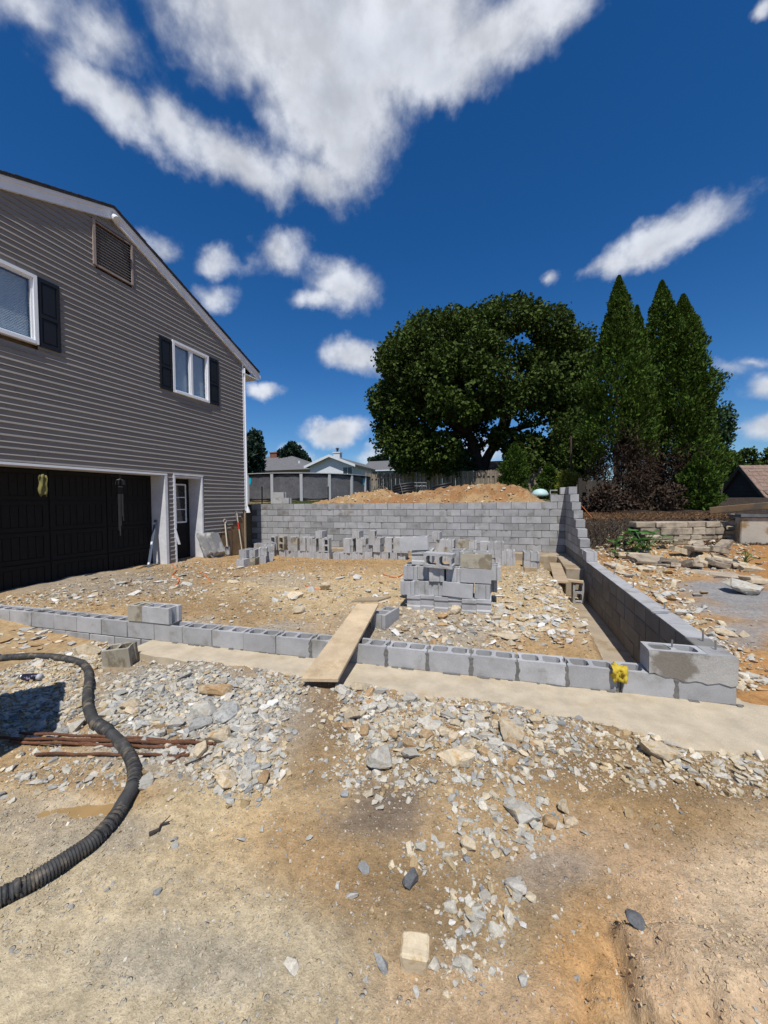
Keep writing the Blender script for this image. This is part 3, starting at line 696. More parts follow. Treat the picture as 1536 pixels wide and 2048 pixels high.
# ---- low front wall: one course of hollow blocks on the footing, two on the left, corner built up on the right
FX0 = -6.306
fw = thing('front_wall', (-2.2, FW_Y+.1, 0), 'low front wall of one course of hollow grey blocks across the picture', 'block wall')
def fblock(k, z, me, half=False, dx=0, name='block', mat_var=None):
    x = FX0 + k*PL + PL/2 + dx
    return link(name, me, fw, (x, FW_Y+BD/2+random.uniform(-.003, .003), z), (0, random.uniform(-.004, .004), random.uniform(-.006, .006)+(math.pi if random.random() < .5 else 0)))
NXT = ((-3, 18), )
for k in range(-4, 20): fblock(k, 0.004, HOL[k % 3])
for k in range(-5, 6):                      # lower course where the footing steps down
    fblock(k+.5, -CH+.004, SOL[k % 4])
mo = MB()
for k in range(-4, 20):
    x = FX0 + k*PL; w = .006 + random.uniform(0, .005)
    mo.box(x-w-.002, x+w+.002, FW_Y+.004, FW_Y+BD-.012, .001, BH-random.uniform(.004, .03))
    # squeezed-out mortar: an irregular smear standing proud of the joint
    if 11 <= k <= 19 and k != 12:
        zs = np.linspace(.002, BH-.012, 8); L_ = []; R_ = []
        for z in zs:
            a = .010+.016*random.random(); b = .010+.016*random.random(); L_.append((x-a, FW_Y-.003-.004*random.random(), z)); R_.append((x+b, FW_Y-.003-.004*random.random(), z))
        vs = L_+R_; n = len(zs)
        mo.add(vs, [(i, n+i, n+i+1, i+1) for i in range(n-1)])
mo.box(FX0-4*PL, FX0+19.9*PL, FW_Y+.006, FW_Y+BD-.01, -.004, .003)
mo.box(FX0-5*PL, FX0+6.3*PL, FW_Y+.006, FW_Y+BD-.01, -.012, .003)
for k in range(-5, 7): mo.box(FX0+(k+.5)*PL-.008, FX0+(k+.5)*PL+.008, FW_Y+.008, FW_Y+BD-.01, -CH, 0)
for i in range(46):                         # dropped mortar along the foot of the wall
    x = random.uniform(-3.6, 1.9); mo.box(x, x+random.uniform(.02, .09), FW_Y-random.uniform(.004, .03), FW_Y+.01, -.002, random.uniform(.004, .012))
mo.build('mortar', M['mortar'], fw, fw.location)
# two loose-looking blocks laid on top at the left, the start of the second course
zt = CH+.012
x_l = on_y(255, 1225, FW_Y)[0]
link('block', hollow_block('block', M['block_tan'], L=.215, seed=71, ears=False), fw, (x_l+.11, FW_Y+BD/2, zt), (0, 0, .02))
link('block', HOL[1], fw, (x_l+.225+BL/2, FW_Y+BD/2-.004, zt), (0, 0, -.012))
mj = MB()
for i in range(16):
    x = x_l+.02+i*.038; mj.box(x, x+.036, FW_Y+.002, FW_Y+BD-.01, CH-.008, zt+random.uniform(-.002, .003))
mj.build('mortar', M['mortar'], fw, fw.location)

# ---- long right wall: four courses above the sunken footing, stepped up at the back
rwt = thing('right_wall', (1.85, 7.2, -.388), 'long low grey block wall receding along the right side of the dig', 'block wall')
ang = math.atan(.024)
def rblock(y, z, me, rot=0, half=False):
    x = float(rw_in(y)) + BD/2
    return link('block', me, rwt, (x+random.uniform(-.002, .002), y, z), (0, 0, math.pi/2-ang+random.uniform(-.005, .005)))
Y0 = FW_Y+.002
top_z = 2*CH - 4*CH
ncol = int((BW_Y-Y0)/PL)
for c in range(4):
    z = -.388 + c*CH + .004; off = (PL/2 if c % 2 else 0)
    y = Y0 + (.0 if c >= 2 else .2) + off + PL/2
    if c >= 2 and off: link('block', HSOL[0], rwt, (float(rw_in(Y0))+BD/2, Y0+.1, z), (0, 0, math.pi/2-ang))
    if c < 2: y = Y0+.22+off+PL/2
    if c == 2: y = Y0+.20+PL/2
    first = True
    while y < BW_Y-.05:
        if c == 3 and y < Y0+PL: link('block', HOL[0], rwt, (float(rw_in(y))+BD/2, y, z), (0, 0, math.pi/2-ang))
        else: rblock(y, z, DARK_SOL[int(y*7) % 4])
        y += PL
step_y = on_y(1187, 1100, 9.1)
for s in range(8):                          # raking return: each course shorter than the one below
    z = .388 + s*CH + .004
    y_front = 8.85 + s*.262
    y = y_front + PL/2; 
    while y < BW_Y+.2:
        L = PL
        rblock(min(y, BW_Y+.02), z, SOL[(s+int(y*5)) % 4]); y += PL
mo = MB()
def rq(y0, y1, z0, z1, ins=.006):
    a, b = float(rw_in(y0)), float(rw_in(y1))
    mo.hexa([(a+ins, y0, z0), (a+BD-ins, y0, z0), (b+BD-ins, y1, z0), (b+ins, y1, z0), (a+ins, y0, z1), (a+BD-ins, y0, z1), (b+BD-ins, y1, z1), (b+ins, y1, z1)])
rq(Y0+.215, BW_Y, -.388, -.004); rq(Y0+.42, BW_Y, -.004, .372)
for s in range(8): rq(8.87+s*.262, BW_Y+.1, .374+s*CH, .374+(s+1)*CH)
rq(Y0+.44, 8.85, .372, .3795, .001)           # cap of mortar and dust bedding over the cores
mo.build('mortar', M['mortar'], rwt, rwt.location)
cap = MB()
y = Y0+PL
while y < 8.8:
    a = y+.004; b = min(y+PL-.004, 8.85)
    cap.hexa([(float(rw_in(a))+.003, a, .3795), (float(rw_in(a))+BD-.003, a, .3795), (float(rw_in(b))+BD-.003, b, .3795), (float(rw_in(b))+.003, b, .3795), (float(rw_in(a))+.003, a, .386), (float(rw_in(a))+BD-.003, a, .386), (float(rw_in(b))+BD-.003, b, .386), (float(rw_in(b))+.003, b, .386)])
    y += PL
cap.build('cap_course', M['block'], rwt, rwt.location)
# corner return on the front wall (second course): grouted cores and parging over the face
cx1 = float(rw_in(Y0))+BD
xl = on_y(1297, 1300, FW_Y)[0]
Lr = cx1 - .2 - xl
link('block', hollow_block('block', M['block'], L=Lr, seed=5, ears=False), fw, (xl+Lr/2, FW_Y+BD/2, CH+.006), (0, 0, 0))
pg = MB(); n = 16
xs = np.linspace(xl+.003, cx1+.002, n); V = []
for j, z in enumerate(np.linspace(CH+.004, CH+BH+.003, 5)):
    for i, x in enumerate(xs):
        zz = z; 
        if j == 0: zz = CH - .004 - .035*sst(xl, cx1-.35, x) + .010*math.sin(i*1.7)
        V.append((x, FW_Y-.006-.003*random.random(), zz))
pg.add(V, [(j*n+i, j*n+i+1, (j+1)*n+i+1, (j+1)*n+i) for j in range(4) for i in range(n-1)])
pg.build('parging', M['parge'], fw, fw.location)
gr = MB()
gr.box(xl+.04, xl+Lr/2-.02, FW_Y+.034, FW_Y+BD-.034, CH+.1, CH+BH-.004)
gr.build('grout_fill', M['mortar'], fw, fw.location)
gr = MB(); gr.box(cx1-BD+.034, cx1-.034, Y0+.22, Y0+.40-.036, CH+.1, CH+BH-.002); gr.build('grout_fill', M['mortar'], rwt, rwt.location)
# reinforcing bars standing out of the walls
def stub(parent, x, y, z, h, tx=0, ty=0):
    mb = MB(); mb.tube([(x, y, z-.08), (x+tx, y+ty, z+h)], .007, 6); mb.build('rebar_stub', M['steel'], parent, parent.location)
stub(fw, xl+.20, FW_Y+.10, CH+BH, .07, .004, 0)
stub(rwt, cx1-.085, Y0+.13, .30, .16, 0, 0); stub(rwt, cx1-.085, Y0+.33, .388, .09)
for px, py in ((1315.5, 1215), (1256, 1173), (1217, 1147)):
    p = on_z(px, py, .40); stub(rwt, float(rw_in(p[1]))+BD-.03, p[1], .388, .075)
# joint reinforcement wire lying on the cap
wy = on_z(1300, 1222, .39)[1]; xw = float(rw_in(wy))
mb = MB(); mb.tube([(xw-.02, wy-.03, .392), (xw+BD+.03, wy+.02, .392)], .0035, 5); mb.tube([(xw-.03, wy-.09, .392), (xw+BD*.7, wy-.05, .392)], .0035, 5); mb.build('joint_wire', M['steel'], rwt, rwt.location)

# ---- tall back wall
bw = thing('back_wall', (-2.6, BW_Y+.1, .19), 'tall grey block wall in running bond across the back of the dig', 'block wall')
BZ = 1.552
XR = 1.83
for c in range(8):
    z = BZ - (c+1)*CH + .004; sh = 0 if c % 2 == 0 else .5
    for k in range(-2, 24):
        x0 = BW_X0 + (k+sh)*BP; x1 = x0+BP
        if x0 > XR-.05: continue
        if x1 > XR+.02:
            link('block', BHALF[k % 2], bw, (x0+BP/4, BW_Y+BD/2, z)); continue
        link('block', BSOL[(k*3+c) % 5], bw, (x0+BP/2, BW_Y+BD/2+random.uniform(-.002, .002), z), (0, 0, random.uniform(-.003, .003)))
mo = MB(); mo.box(BW_X0-2*BP, XR, BW_Y+.007, BW_Y+BD-.01, .0, BZ-.006)
for i in range(60):                         # mortar smears over joints
    x = random.uniform(-6.8, 1.6); c = random.randint(0, 6); z = BZ-(c+1)*CH; w = random.uniform(.04, .14); h = random.uniform(.012, .035)
    mo.add([(x, BW_Y-.004, z+.004), (x+w*.4, BW_Y-.005, z+.006), (x+w, BW_Y-.004, z+.004), (x+w*.7, BW_Y-.005, z-h*.6), (x+w*.3, BW_Y-.005, z-h)], [(0, 1, 2, 3, 4)])
mo.build('mortar', M['mortar'], bw, bw.location)
# right-hand corner, two more courses
for (px, z, me, dx) in ((1116.5, BZ, BSOL[0], 0), (1128, BZ+CH, BHALF[1], 0)):
    x = on_y(px, 995, BW_Y)[0]; link('block', me, bw, (x, BW_Y+BD/2, z+.004))
mb = MB(); x0 = on_y(1100, 995, BW_Y)[0]; x1 = on_y(1115, 995, BW_Y)[0]
mb.box(x0, x0+.02, BW_Y, BW_Y+.15, BZ+CH, BZ+CH+.12); mb.box(x0, x1, BW_Y+.01, BW_Y+.03, BZ+CH+.10, BZ+CH+.13); mb.box(x0+.02, x1, BW_Y, BW_Y+.16, BZ+CH, BZ+CH+.02); mb.build('broken_block', M['block'], bw, bw.location)

# ---- loose blocks
def loose(me, x, y, z, rot=(0, 0, 0), label=None, group=None, name='concrete_block'):
    o = link(name, me, None, (x, y, z), rot); tag(o, label, 'concrete block', group); return o
ORD = ['first', 'second', 'third', 'fourth', 'fifth', 'sixth', 'seventh', 'eighth', 'ninth', 'tenth', 'eleventh', 'twelfth', 'thirteenth', 'fourteenth', 'fifteenth', 'sixteenth', 'seventeenth', 'eighteenth', 'nineteenth', 'twentieth', 'twenty-first', 'twenty-second', 'twenty-third', 'twenty-fourth', 'twenty-fifth', 'twenty-sixth']
LH = [hollow_block('concrete_block', M['block'], seed=60+i) for i in range(3)]
LT = hollow_block('concrete_block', M['block_tan'], seed=66)
G_BACK = 'blocks stacked in a row along the back wall'
# slots of the row: centre px, what stands there.  e end face, s on end showing side, c on end showing cores, b bottom only
slots = [(547, 'ec'), (564, 'ec'), (577, 'es'), (589, 'eee'), (601, 'es'), (613, 'es'), (625, 'eee'), (637, 'ese'), (652, 'ec'), (674, 'e'), (687, 'es'), (699.5, 'eee'), (712, 'ese'), (724.5, 'eee'), (737, 'ees'), (753.5, 'eee'), (770, 'es'), (788, 'es'), (803, 'es'), (872, 'ese'), (887, 'eee'), (900, 'eee'), (915, 'es'), (930, 'es'), (945, 'eee'), (960, 'es')]
counts = {'bottom': 0, 'upper': 0, 'top': 0}
TALLC = [0]
for i, (px, code) in enumerate(slots):
    yy = 9.95 + random.uniform(-.03, .03); x = on_y(px, 1105, yy)[0]; z = Hs(x, yy)-.01; z = .05 if abs(z) > .3 else z
    lvl = 0
    for ch in code:
        tier = ('bottom', 'upper', 'top')[min(lvl, 2)]; counts[tier] += 1
        jx, jy, jr = random.uniform(-.006, .006), random.uniform(-.03, .03), random.uniform(-.05, .05)
        me = LT if random.random() < .08 else LH[(i+lvl) % 3]
        w = ORD[counts[tier]-1]
        if ch == 'e':
            loose(me, x+jx, yy+BL/2+jy, z+.003, (0, 0, math.pi/2+jr), f'{w} block from the left in the {tier} tier of the row along the back wall', G_BACK); z += BH+.003; lvl += 1
        elif ch == 's':
            loose(me, x+jx, yy+BH/2+jy+.04, z+BL/2+.003, (math.pi/2, math.pi/2, jr), f'{w} block from the left in the {tier} tier of the row along the back wall', G_BACK)
            z += BL+.003; lvl += 1
        elif ch == 'c':
            TALLC[0] += 1
            loose(me, x+jx, yy+jy+.16, z+BL/2+.003, (math.pi/2, math.pi/2, jr), f'{ORD[TALLC[0]-1]} upright block from the left with dark cores facing out, back wall row', G_BACK)
            z += BL+.003; lvl += 1
# fix standing blocks: length must run upwards
# (rot (90,90,r) turns the length up and the cores towards the camera; side-showing ones are turned a quarter more)
for o in list(COL.objects):
    if o.name.startswith('concrete_block') and o.get('group') == G_BACK and abs(o.rotation_euler.x-math.pi/2) < 1e-3:
        r = o.rotation_euler.z; q = 0 if 'cores facing' in o['label'] else math.pi/2
        o.rotation_euler = (Matrix.Rotation(q+r, 3, 'Z') @ Matrix.Rotation(math.pi/2, 3, 'X') @ Matrix.Rotation(math.pi/2, 3, 'Z')).to_euler()
        if q: o.location.y = 9.95 + BD/2
# right end of the back row: two lower stacks
rowr = [(985, 3), (1000, 3), (1013, 2), (1022, 2), (1056, 2), (1071, 2)]
for i, (px, nlev) in enumerate(rowr):
    yy = 9.55 if i >= 4 else 9.8; x = on_y(px, 1110, yy)[0]; z = max(Hs(x, yy)-.01, -.02)
    for l in range(nlev):
        loose(LH[(i+l) % 3], x+random.uniform(-.01, .01), yy+BL/2+random.uniform(-.02, .02), z+.003, (0, 0, math.pi/2+random.uniform(-.04, .04)), f'block in the {("lower", "middle", "top")[l]} tier, {ORD[i]} column at the right end of the back row', 'blocks stacked at the right end of the back row'); z += BH+.003
# three blocks on top of the back wall, left
for (px, py, L, lab, lev) in ((553.5, 1003, .39, 'pale block on top of the back wall, left one of the lower pair', 0), (567.5, 1003, .39, 'grey block on top of the back wall, right one of the lower pair', 0), (557, 990, .39, 'dark grey block topping the small stack on the back wall', 1)):
    x = on_y(px, py, BW_Y+.05)[0]; loose(LH[lev], x, BW_Y+.12, BZ+.006+lev*(BH+.004), (0, 0, .0 + (.02 if lev else -.01)), lab, 'three blocks on top of the back wall')

# ---- stack in the middle of the dig
SY = 5.15; SX = lambda px, y=SY: float(on_y(px, 1150, y)[0]); sg = Hs(-.65, SY)-.01
QZ = Matrix.Rotation(math.pi/2, 3, 'Z')
def lying_end():      # on its side, grooved end to the camera, cores running across
    return (Matrix.Rotation(math.pi/2, 3, 'Z') @ Matrix.Rotation(math.pi/2, 3, 'X')).to_euler()
G_ST = 'blocks in the stack in the middle of the dig'
def pxs(cx): return 780 + cx*.1497
for i, cx in enumerate((225, 402, 588, 772, 962, 1155)):
    x = SX(pxs(cx)); dy = (.0, .025, -.01, .02, -.045, -.02)[i]
    loose(LH[i % 3], x, SY+BL/2+dy, sg+BD/2+(0, .004, 0, .003, -.004, .0)[i], lying_end(), f'{ORD[i]} block from the left in the bottom tier of the middle stack', G_ST)
z1 = sg+BD+.004
for i, (cx, typ, r, dy) in enumerate(((225, 'e', .03, 0), (412, 'e', 0, .05), (595, 'e', -.02, .05), (895, 'l', -.04, .0), (1235, 'l2', -.35, .02))):
    x = SX(pxs(cx)); lab = f'{ORD[i]} block from the left in the second tier of the middle stack'
    if typ == 'e': loose(LH[i % 3], x, SY+BL/2+dy, z1, (0, 0, math.pi/2+r), lab, G_ST)
    elif typ == 'l': loose(LH[0], x, SY+BD/2+dy, z1+.008, (0, .055, r*.3), lab, G_ST)
    else: loose(LH[1], x, SY+BL/2+dy, z1, (0, 0, math.pi/2-.02), lab, G_ST); 
z2 = z1+BH+.006
for i, (cx, typ, r, dy) in enumerate(((268, 'e', .02, .10), (440, 'e', 0, .14), (622, 'e', -.01, .02), (845, 'e', .02, .06), (1140, 'l', .02, .04), (1378, 'e', .0, .30))):
    x = SX(pxs(cx), SY+dy); lab = f'{ORD[i]} block from the left in the third tier of the middle stack'
    if typ == 'e': loose(LH[i % 3], x, SY+BL/2+dy, z2+(.004 if i == 2 else 0), (0, 0, math.pi/2+r), lab, G_ST)
    else: loose(LH[2], x, SY+BD/2+dy, z2+.006, (0, .01, r), lab, G_ST)
z3 = z2+BH+.008
loose(LH[0], SX(pxs(292), SY+.22), SY+BL/2+.22, z3+BD/2, lying_end(), 'block lying on its grooved side at the left of the fourth tier of the stack', G_ST)
loose(LH[2], SX(pxs(318), SY+.2), SY+BD/2+.2, z3+BD+.008, (0, -.05, .06), 'long block tilted on the very top left of the middle stack', G_ST)
loose(LH[1], SX(pxs(460), SY+.3), SY+BL/2+.3, z3, (0, 0, math.pi/2+.05), 'block behind the open cored block in the fourth tier of the stack', G_ST)
loose(LH[2], SX(pxs(670), SY+.04), SY+BH/2+.06, z3+BD/2+.004, (math.pi/2, .03, -.12), 'block lying with two dark cores facing out on top of the stack', G_ST)
loose(LT, SX(pxs(1150), SY+.06), SY+BD/2+.06, z3+.004, (0, .015, -.02), 'tan half wet block at the right of the fourth tier of the stack', G_ST)
loose(LH[1], SX(pxs(1130), SY+.4), SY+BD/2+.34, z3+.004, (0, 0, .02), 'grey block behind the tan wet block on top of the stack', G_ST)
loose(LH[0], SX(pxs(890), SY+.3), SY+BL/2+.32, z3, (0, 0, math.pi/2-.04), 'grooved grey block between the cored block and the tan wet block', G_ST)
for i, (cx, lev, lab) in enumerate(((330, 1, 'left'), (850, 1, 'middle'), (1330, 1, 'right'), (480, 2, 'upper left'), (1000, 2, 'upper right'))):
    z = (sg, z1, z2)[lev]; loose(LH[i % 3], SX(pxs(cx), SY+.62), SY+.62, z, (0, 0, math.pi/2 if i % 2 else math.pi/2+.03), lab+' block in the rear row of the middle stack', 'blocks in the rear row of the middle stack')
for i, cx in enumerate((330, 850, 1260)): loose(LH[i % 3], SX(pxs(cx), SY+.62), SY+.62, sg, (0, 0, math.pi/2), ('left', 'middle', 'right')[i]+' block at the very bottom of the rear row of the stack', 'blocks in the rear row of the middle stack')

# ---- small stack by the house
G_L = 'blocks stacked beside the tool corner of the house'
lx = lambda px, y: float(on_y(px, 1120, y)[0])
for i, (px, y, lev, q, lab) in enumerate(((485, 7.72, 0, 0, 'front block at the foot of the small stack near the shovels'), (503, 7.95, 0, .5, 'second block in the foot of the small stack near the shovels'), (520, 8.25, 0, 1.0, 'rear block in the foot of the small stack near the shovels'), (534, 8.6, 0, 1.1, 'farthest block in the foot of the small stack near the shovels'),
        (490, 7.93, 1, .1, 'left upper block of the small stack near the shovels'), (504, 8.05, 1, .4, 'middle upper block of the small stack near the shovels'), (522, 8.3, 1, 1.0, 'right upper block with open cores on the small stack'), (533, 8.75, 1, 1.1, 'far right upper block of the small stack near the shovels'))):
    x = lx(px, y); loose(LT if i == 1 else LH[i % 3], x, y+.1, Hs(x, y)-.005+lev*(BH+.004), (0, 0, math.pi/2+q*.5), lab, G_L)
for i, px in enumerate((515, 531)):
    x = lx(px, 9.7); loose(LH[i], x, 9.9, Hs(x, 9.9)+i*0-.01, (0, 0, .1), ('left', 'right')[i]+' lower block behind the small stack, in front of the shaded wall', G_L)
    loose(LH[2-i], x+.02, 9.9, Hs(x, 9.9)+BH-.006, (0, 0, .05), ('left', 'right')[i]+' upper block behind the small stack, in front of the shaded wall', G_L)

# ---- single blocks
p = ground_at(222, 1336)
o = loose(hollow_block('concrete_block', M['block_tan'], seed=91), p[0], p[1]+.12, p[2]+.0, (0, 0, 0), 'loose brown stained block standing by the hose before the low wall')
o.rotation_euler = (Euler((math.radians(4), math.radians(-4), math.radians(24)))); o.location.z = p[2]-.02; o.scale = (.66, .95, 1.12)
p = on_y(1187, 1124, 8.62)
loose(LH[1], float(rw_in(8.55))+.10, 8.62, .392, (0, 0, math.pi/2-.02), 'single pale block standing on top of the long right wall').scale = (.9, 1, 1)
p = on_y(1155, 1180, 8.28)
o = loose(LH[2], p[0], 8.36, -.385+BL/2, (0, 0, 0), 'upright block with two dark cores in the trench under the board ends')
o.rotation_euler = (Matrix.Rotation(math.pi/2, 3, 'X') @ Matrix.Rotation(math.pi/2, 3, 'Z')).to_euler()
p = on_y(762, 1225, 4.42)
o = loose(LH[0], p[0], 4.42+BL/2, Hs(p[0], 4.5)-.01, (0, 0, math.pi/2-.2), 'block propping the far end of the scaffold board')
# ---------------------------------------------------------------- the house (u runs along the wall from its far corner towards the camera, n stands out of it)
GU, GZ0 = 3.85, 7.50                         # ridge
SLOPE = .405
def roof_z(u): return GZ0 - SLOPE*abs(u-GU)
UW = 2*GU
house = thing('house', (float(HC[0]), float(HC[1]), 0), 'large house with brown grey siding, black shutters and a dark garage', 'house')
def hb(): return MB(hp)
OPEN = [(2.77, 7.0, .0, 2.25), (1.615, 2.505, .0, 2.28), (1.335, 2.475, 4.235, 5.46), (5.21, 6.6, 4.31, 5.46), (3.45, 4.2, 6.24, 7.035)]
# core walls
mb = hb()
def gable(n0, n1, zlo, u0=-.06, u1=UW+.06):
    poly = [(u0, n1, zlo), (u1, n1, zlo), (u1, n1, roof_z(u1)-.05), (GU, n1, GZ0-.05), (u0, n1, roof_z(u0)-.05)]
    a = [p for p in poly]; b = [(u, n0, z) for u, n, z in poly]
    n = len(a); mb.add(a+b, [tuple(range(n)), tuple(range(2*n-1, n-1, -1))]+[(i, (i+1) % n, n+(i+1) % n, n+i) for i in range(n)])
gable(-.40, -.11, 2.285); gable(-9.0, -.62, -.3)
for (a, b) in ((-.06, 1.613), (2.507, 2.768), (7.0, UW+.06)): mb.box(a, b, -.60, -.012, -.3, 2.285)
mb.build('wall', M['plywood'], house, house.location)
# siding, one board per course, cut round the openings
CO = .1016
nc = 0
LIP = (.046, .027); nc_ = [0]
def board(u0a, u1a, u0b, u1b, z0, z1, warp=0.0):
    """u0a..u1a at the bottom edge, u0b..u1b at the top edge"""
    m = hb(); w0 = warp; t = min(1, LIP[nc_[0] % 2]/max(z1-z0, .06)); zm = z0+LIP[nc_[0] % 2]; u0m = u0a+(u0b-u0a)*t; u1m = u1a+(u1b-u1a)*t
    V = [(u0a, .002, z0), (u1a, .002, z0), (u1a, .0185, z0+.001), (u0a, .0185+w0, z0+.001-abs(w0)), (u0a, .0185+w0, z0+.006), (u1a, .0185, z0+.006), (u1m, .004, zm), (u0m, .004, zm), (u1b, .002, z1), (u0b, .002, z1), (u1b, .0, z1), (u0b, .0, z1)]
    m.add(V, [(0, 1, 2, 3), (3, 2, 5, 4), (4, 5, 6, 7), (7, 6, 8, 9), (9, 8, 10, 11), (1, 10, 8, 6, 5, 2), (0, 3, 4, 7, 9, 11)])
    return m.build('siding_board', M['siding'], house, house.location)
z = .17
def gable_lim(zz): d = (GZ0-.11-zz)/SLOPE; return GU-d, GU+d
while z < GZ0-.16:
    nc_[0] += 1
    z1 = min(z+CO, GZ0-.12)
    lo0, hi0 = (-.03, UW-.03); lo1, hi1 = lo0, hi0
    g0, g1 = gable_lim(z), gable_lim(z1)
    lo0, hi0 = max(lo0, g0[0]), min(hi0, g0[1]); lo1, hi1 = max(lo1, g1[0]), min(hi1, g1[1])
    segs = [(lo0, hi0, lo1, hi1)]
    warp = 0
    if z < 1.30:                                 # torn away towards the far corner
        cut = np.interp(z, [.2, .55, .72, .9, 1.02, 1.15, 1.30], [1.30, 1.15, .98, .62, .45, .22, .05]) + random.uniform(-.05, .05)
        if z < .5: cut = 1.0
        segs = [(cut, hi0, cut, hi1)]
    for (a, b, c, d) in OPEN:
        if z1 > c+.02 and z < d-.02:
            new = []
            for (p0, q0, p1, q1) in segs:
                if p0 < a: new.append((p0, min(q0, a), p1, min(q1, a)))
                if q0 > b: new.append((max(p0, b), q0, max(p1, b), q1))
            segs = new
    for (p0, q0, p1, q1) in segs:
        if q0-p0 > .03:
            cuts = [p0]
            while q0-cuts[-1] > 3.75: cuts.append(cuts[-1] + (random.uniform(1.0, 3.6) if len(cuts) == 1 else 3.66))
            cuts.append(q0)
            for ci in range(len(cuts)-1):        # panels lap at their ends
                b0, b1 = cuts[ci], cuts[ci+1]; t0 = p1 if ci == 0 else b0; t1 = max(q1, p1+.01) if ci == len(cuts)-2 else b1
                if t1 - t0 < .01 or b1-b0 < .03: continue
                jz = random.uniform(-.0022, .0022); board(b0, b1-.003, t0, t1-.003, z+jz, z1+jz, random.uniform(0, .010) if z < 1.2 and q0 < 2 else 0); nc += 1
    z += CO
# trims
m = hb(); m.box(-.075, -.032, -.03, .022, 1.36, 5.82); m.build('corner_trim', M['white'], house, house.location)
m = hb(); m.tube([(-.105, .03, 5.6), (-.105, .03, 1.50), (-.125, .06, 1.40)], .026, 8)
m.hexa([(-.15, .02, 1.30), (-.08, .02, 1.30), (-.08, .11, 1.30), (-.15, .11, 1.30), (-.13, .02, 1.46), (-.09, .02, 1.46), (-.09, .07, 1.46), (-.13, .07, 1.46)]); m.build('downspout', M['white'], house, house.location)
for sgn in (-1, 1):
    m = hb(); ua, ub = GU, (-.75 if sgn < 0 else UW+.75)
    za, zb = GZ0, roof_z(ub)
    for n0, n1, d0, d1 in ((-.02, .055, -.20, .005),):
        m.hexa([(ua, n0, za+d0), (ub, n0, zb+d0), (ub, n1, zb+d0), (ua, n1, za+d0), (ua, n0, za+d1), (ub, n0, zb+d1), (ub, n1, zb+d1), (ua, n1, za+d1)])
    m.hexa([(ua, .055, za-.06), (ub, .055, zb-.06), (ub, .075, zb-.06), (ua, .075, za-.06), (ua, .055, za+.006), (ub, .055, zb+.006), (ub, .075, zb+.006), (ua, .075, za+.006)])
    m.build('rake_trim', M['white'], house, house.location)
    m = hb(); m.hexa([(ua, -9.1, za+.006), (ub, -9.1, zb+.006), (ub, .095, zb+.006), (ua, .095, za+.006), (ua, -9.1, za+.05), (ub, -9.1, zb+.05), (ub, .095, zb+.05), (ua, .095, za+.05)])
    rf = m.build('roof', M['shingle'], house, house.location)
    sh = hb(); t = 0
    while t < 1:                               # shingle tabs standing over the rake edge
        u = ua + (ub-ua)*t; u2 = ua + (ub-ua)*min(t+.03, 1); zz = roof_z(u)+.05; z2 = roof_z(u2)+.05; L = .10 + random.uniform(0, .012)
        sh.hexa([(u, -.2, zz), (u2, -.2, z2), (u2, L, z2), (u, L, zz), (u, -.2, zz+.004), (u2, -.2, z2+.014), (u2, L, z2+.014), (u, L, zz+.004)]); t += .03
    sh.build('shingle_edge', M['shingle'], rf, house.location)
m = hb(); m.box(-.74, -.03, -9, .05, roof_z(-.72)-.22, roof_z(-.72)-.195); m.build('soffit', M['white'], house, house.location)
m = hb(); zg = roof_z(-.75); m.hexa([(-.86, -9, zg-.16), (-.75, -9, zg-.16), (-.75, .04, zg-.16), (-.86, .04, zg-.16), (-.88, -9, zg-.03), (-.75, -9, zg-.03), (-.75, .04, zg-.03), (-.88, .04, zg-.03)]); m.build('gutter', M['white'], house, house.location)
m = hb(); m.tube([(GU-.02, .02, GZ0-.13), (GU-.02, .13, GZ0-.22)], .07, 10); m.build('flood_light', M['dirty_white'], house, house.location)
# side wall facing the pool and chimney side
# gable vent with slats
m = hb(); u0, u1, z0, z1 = OPEN[4][0], OPEN[4][1], OPEN[4][2], OPEN[4][3]
m.box(u0-.03, u0+.005, .0, .035, z0-.02, z1+.01); m.box(u1, u1+.05, .0, .045, z0-.03, z1+.03); m.box(u0, u1, .0, .03, z0-.03, z0); m.box(u0, u1, .0, .03, z1, z1+.02)
vt = m.build('gable_vent', material('vent_trim', (.30, .24, .21), .7, .2, 6), house, house.location)
m = hb(); m.box(u0, u1, -.10, -.06, z0, z1); m.build('backing', M['siding'], vt, house.location)
for i in range(14):
    z = z0+.01+i*(z1-z0-.02)/14; m = hb(); m.hexa([(u0+.006, -.04, z+.02), (u1-.006, -.04, z+.02), (u1-.006, .012, z), (u0+.006, .012, z), (u0+.006, -.04, z+.03), (u1-.006, -.04, z+.03), (u1-.006, .012, z+.010), (u0+.006, .012, z+.010)]); m.build('slat', M['vent'], vt, house.location)
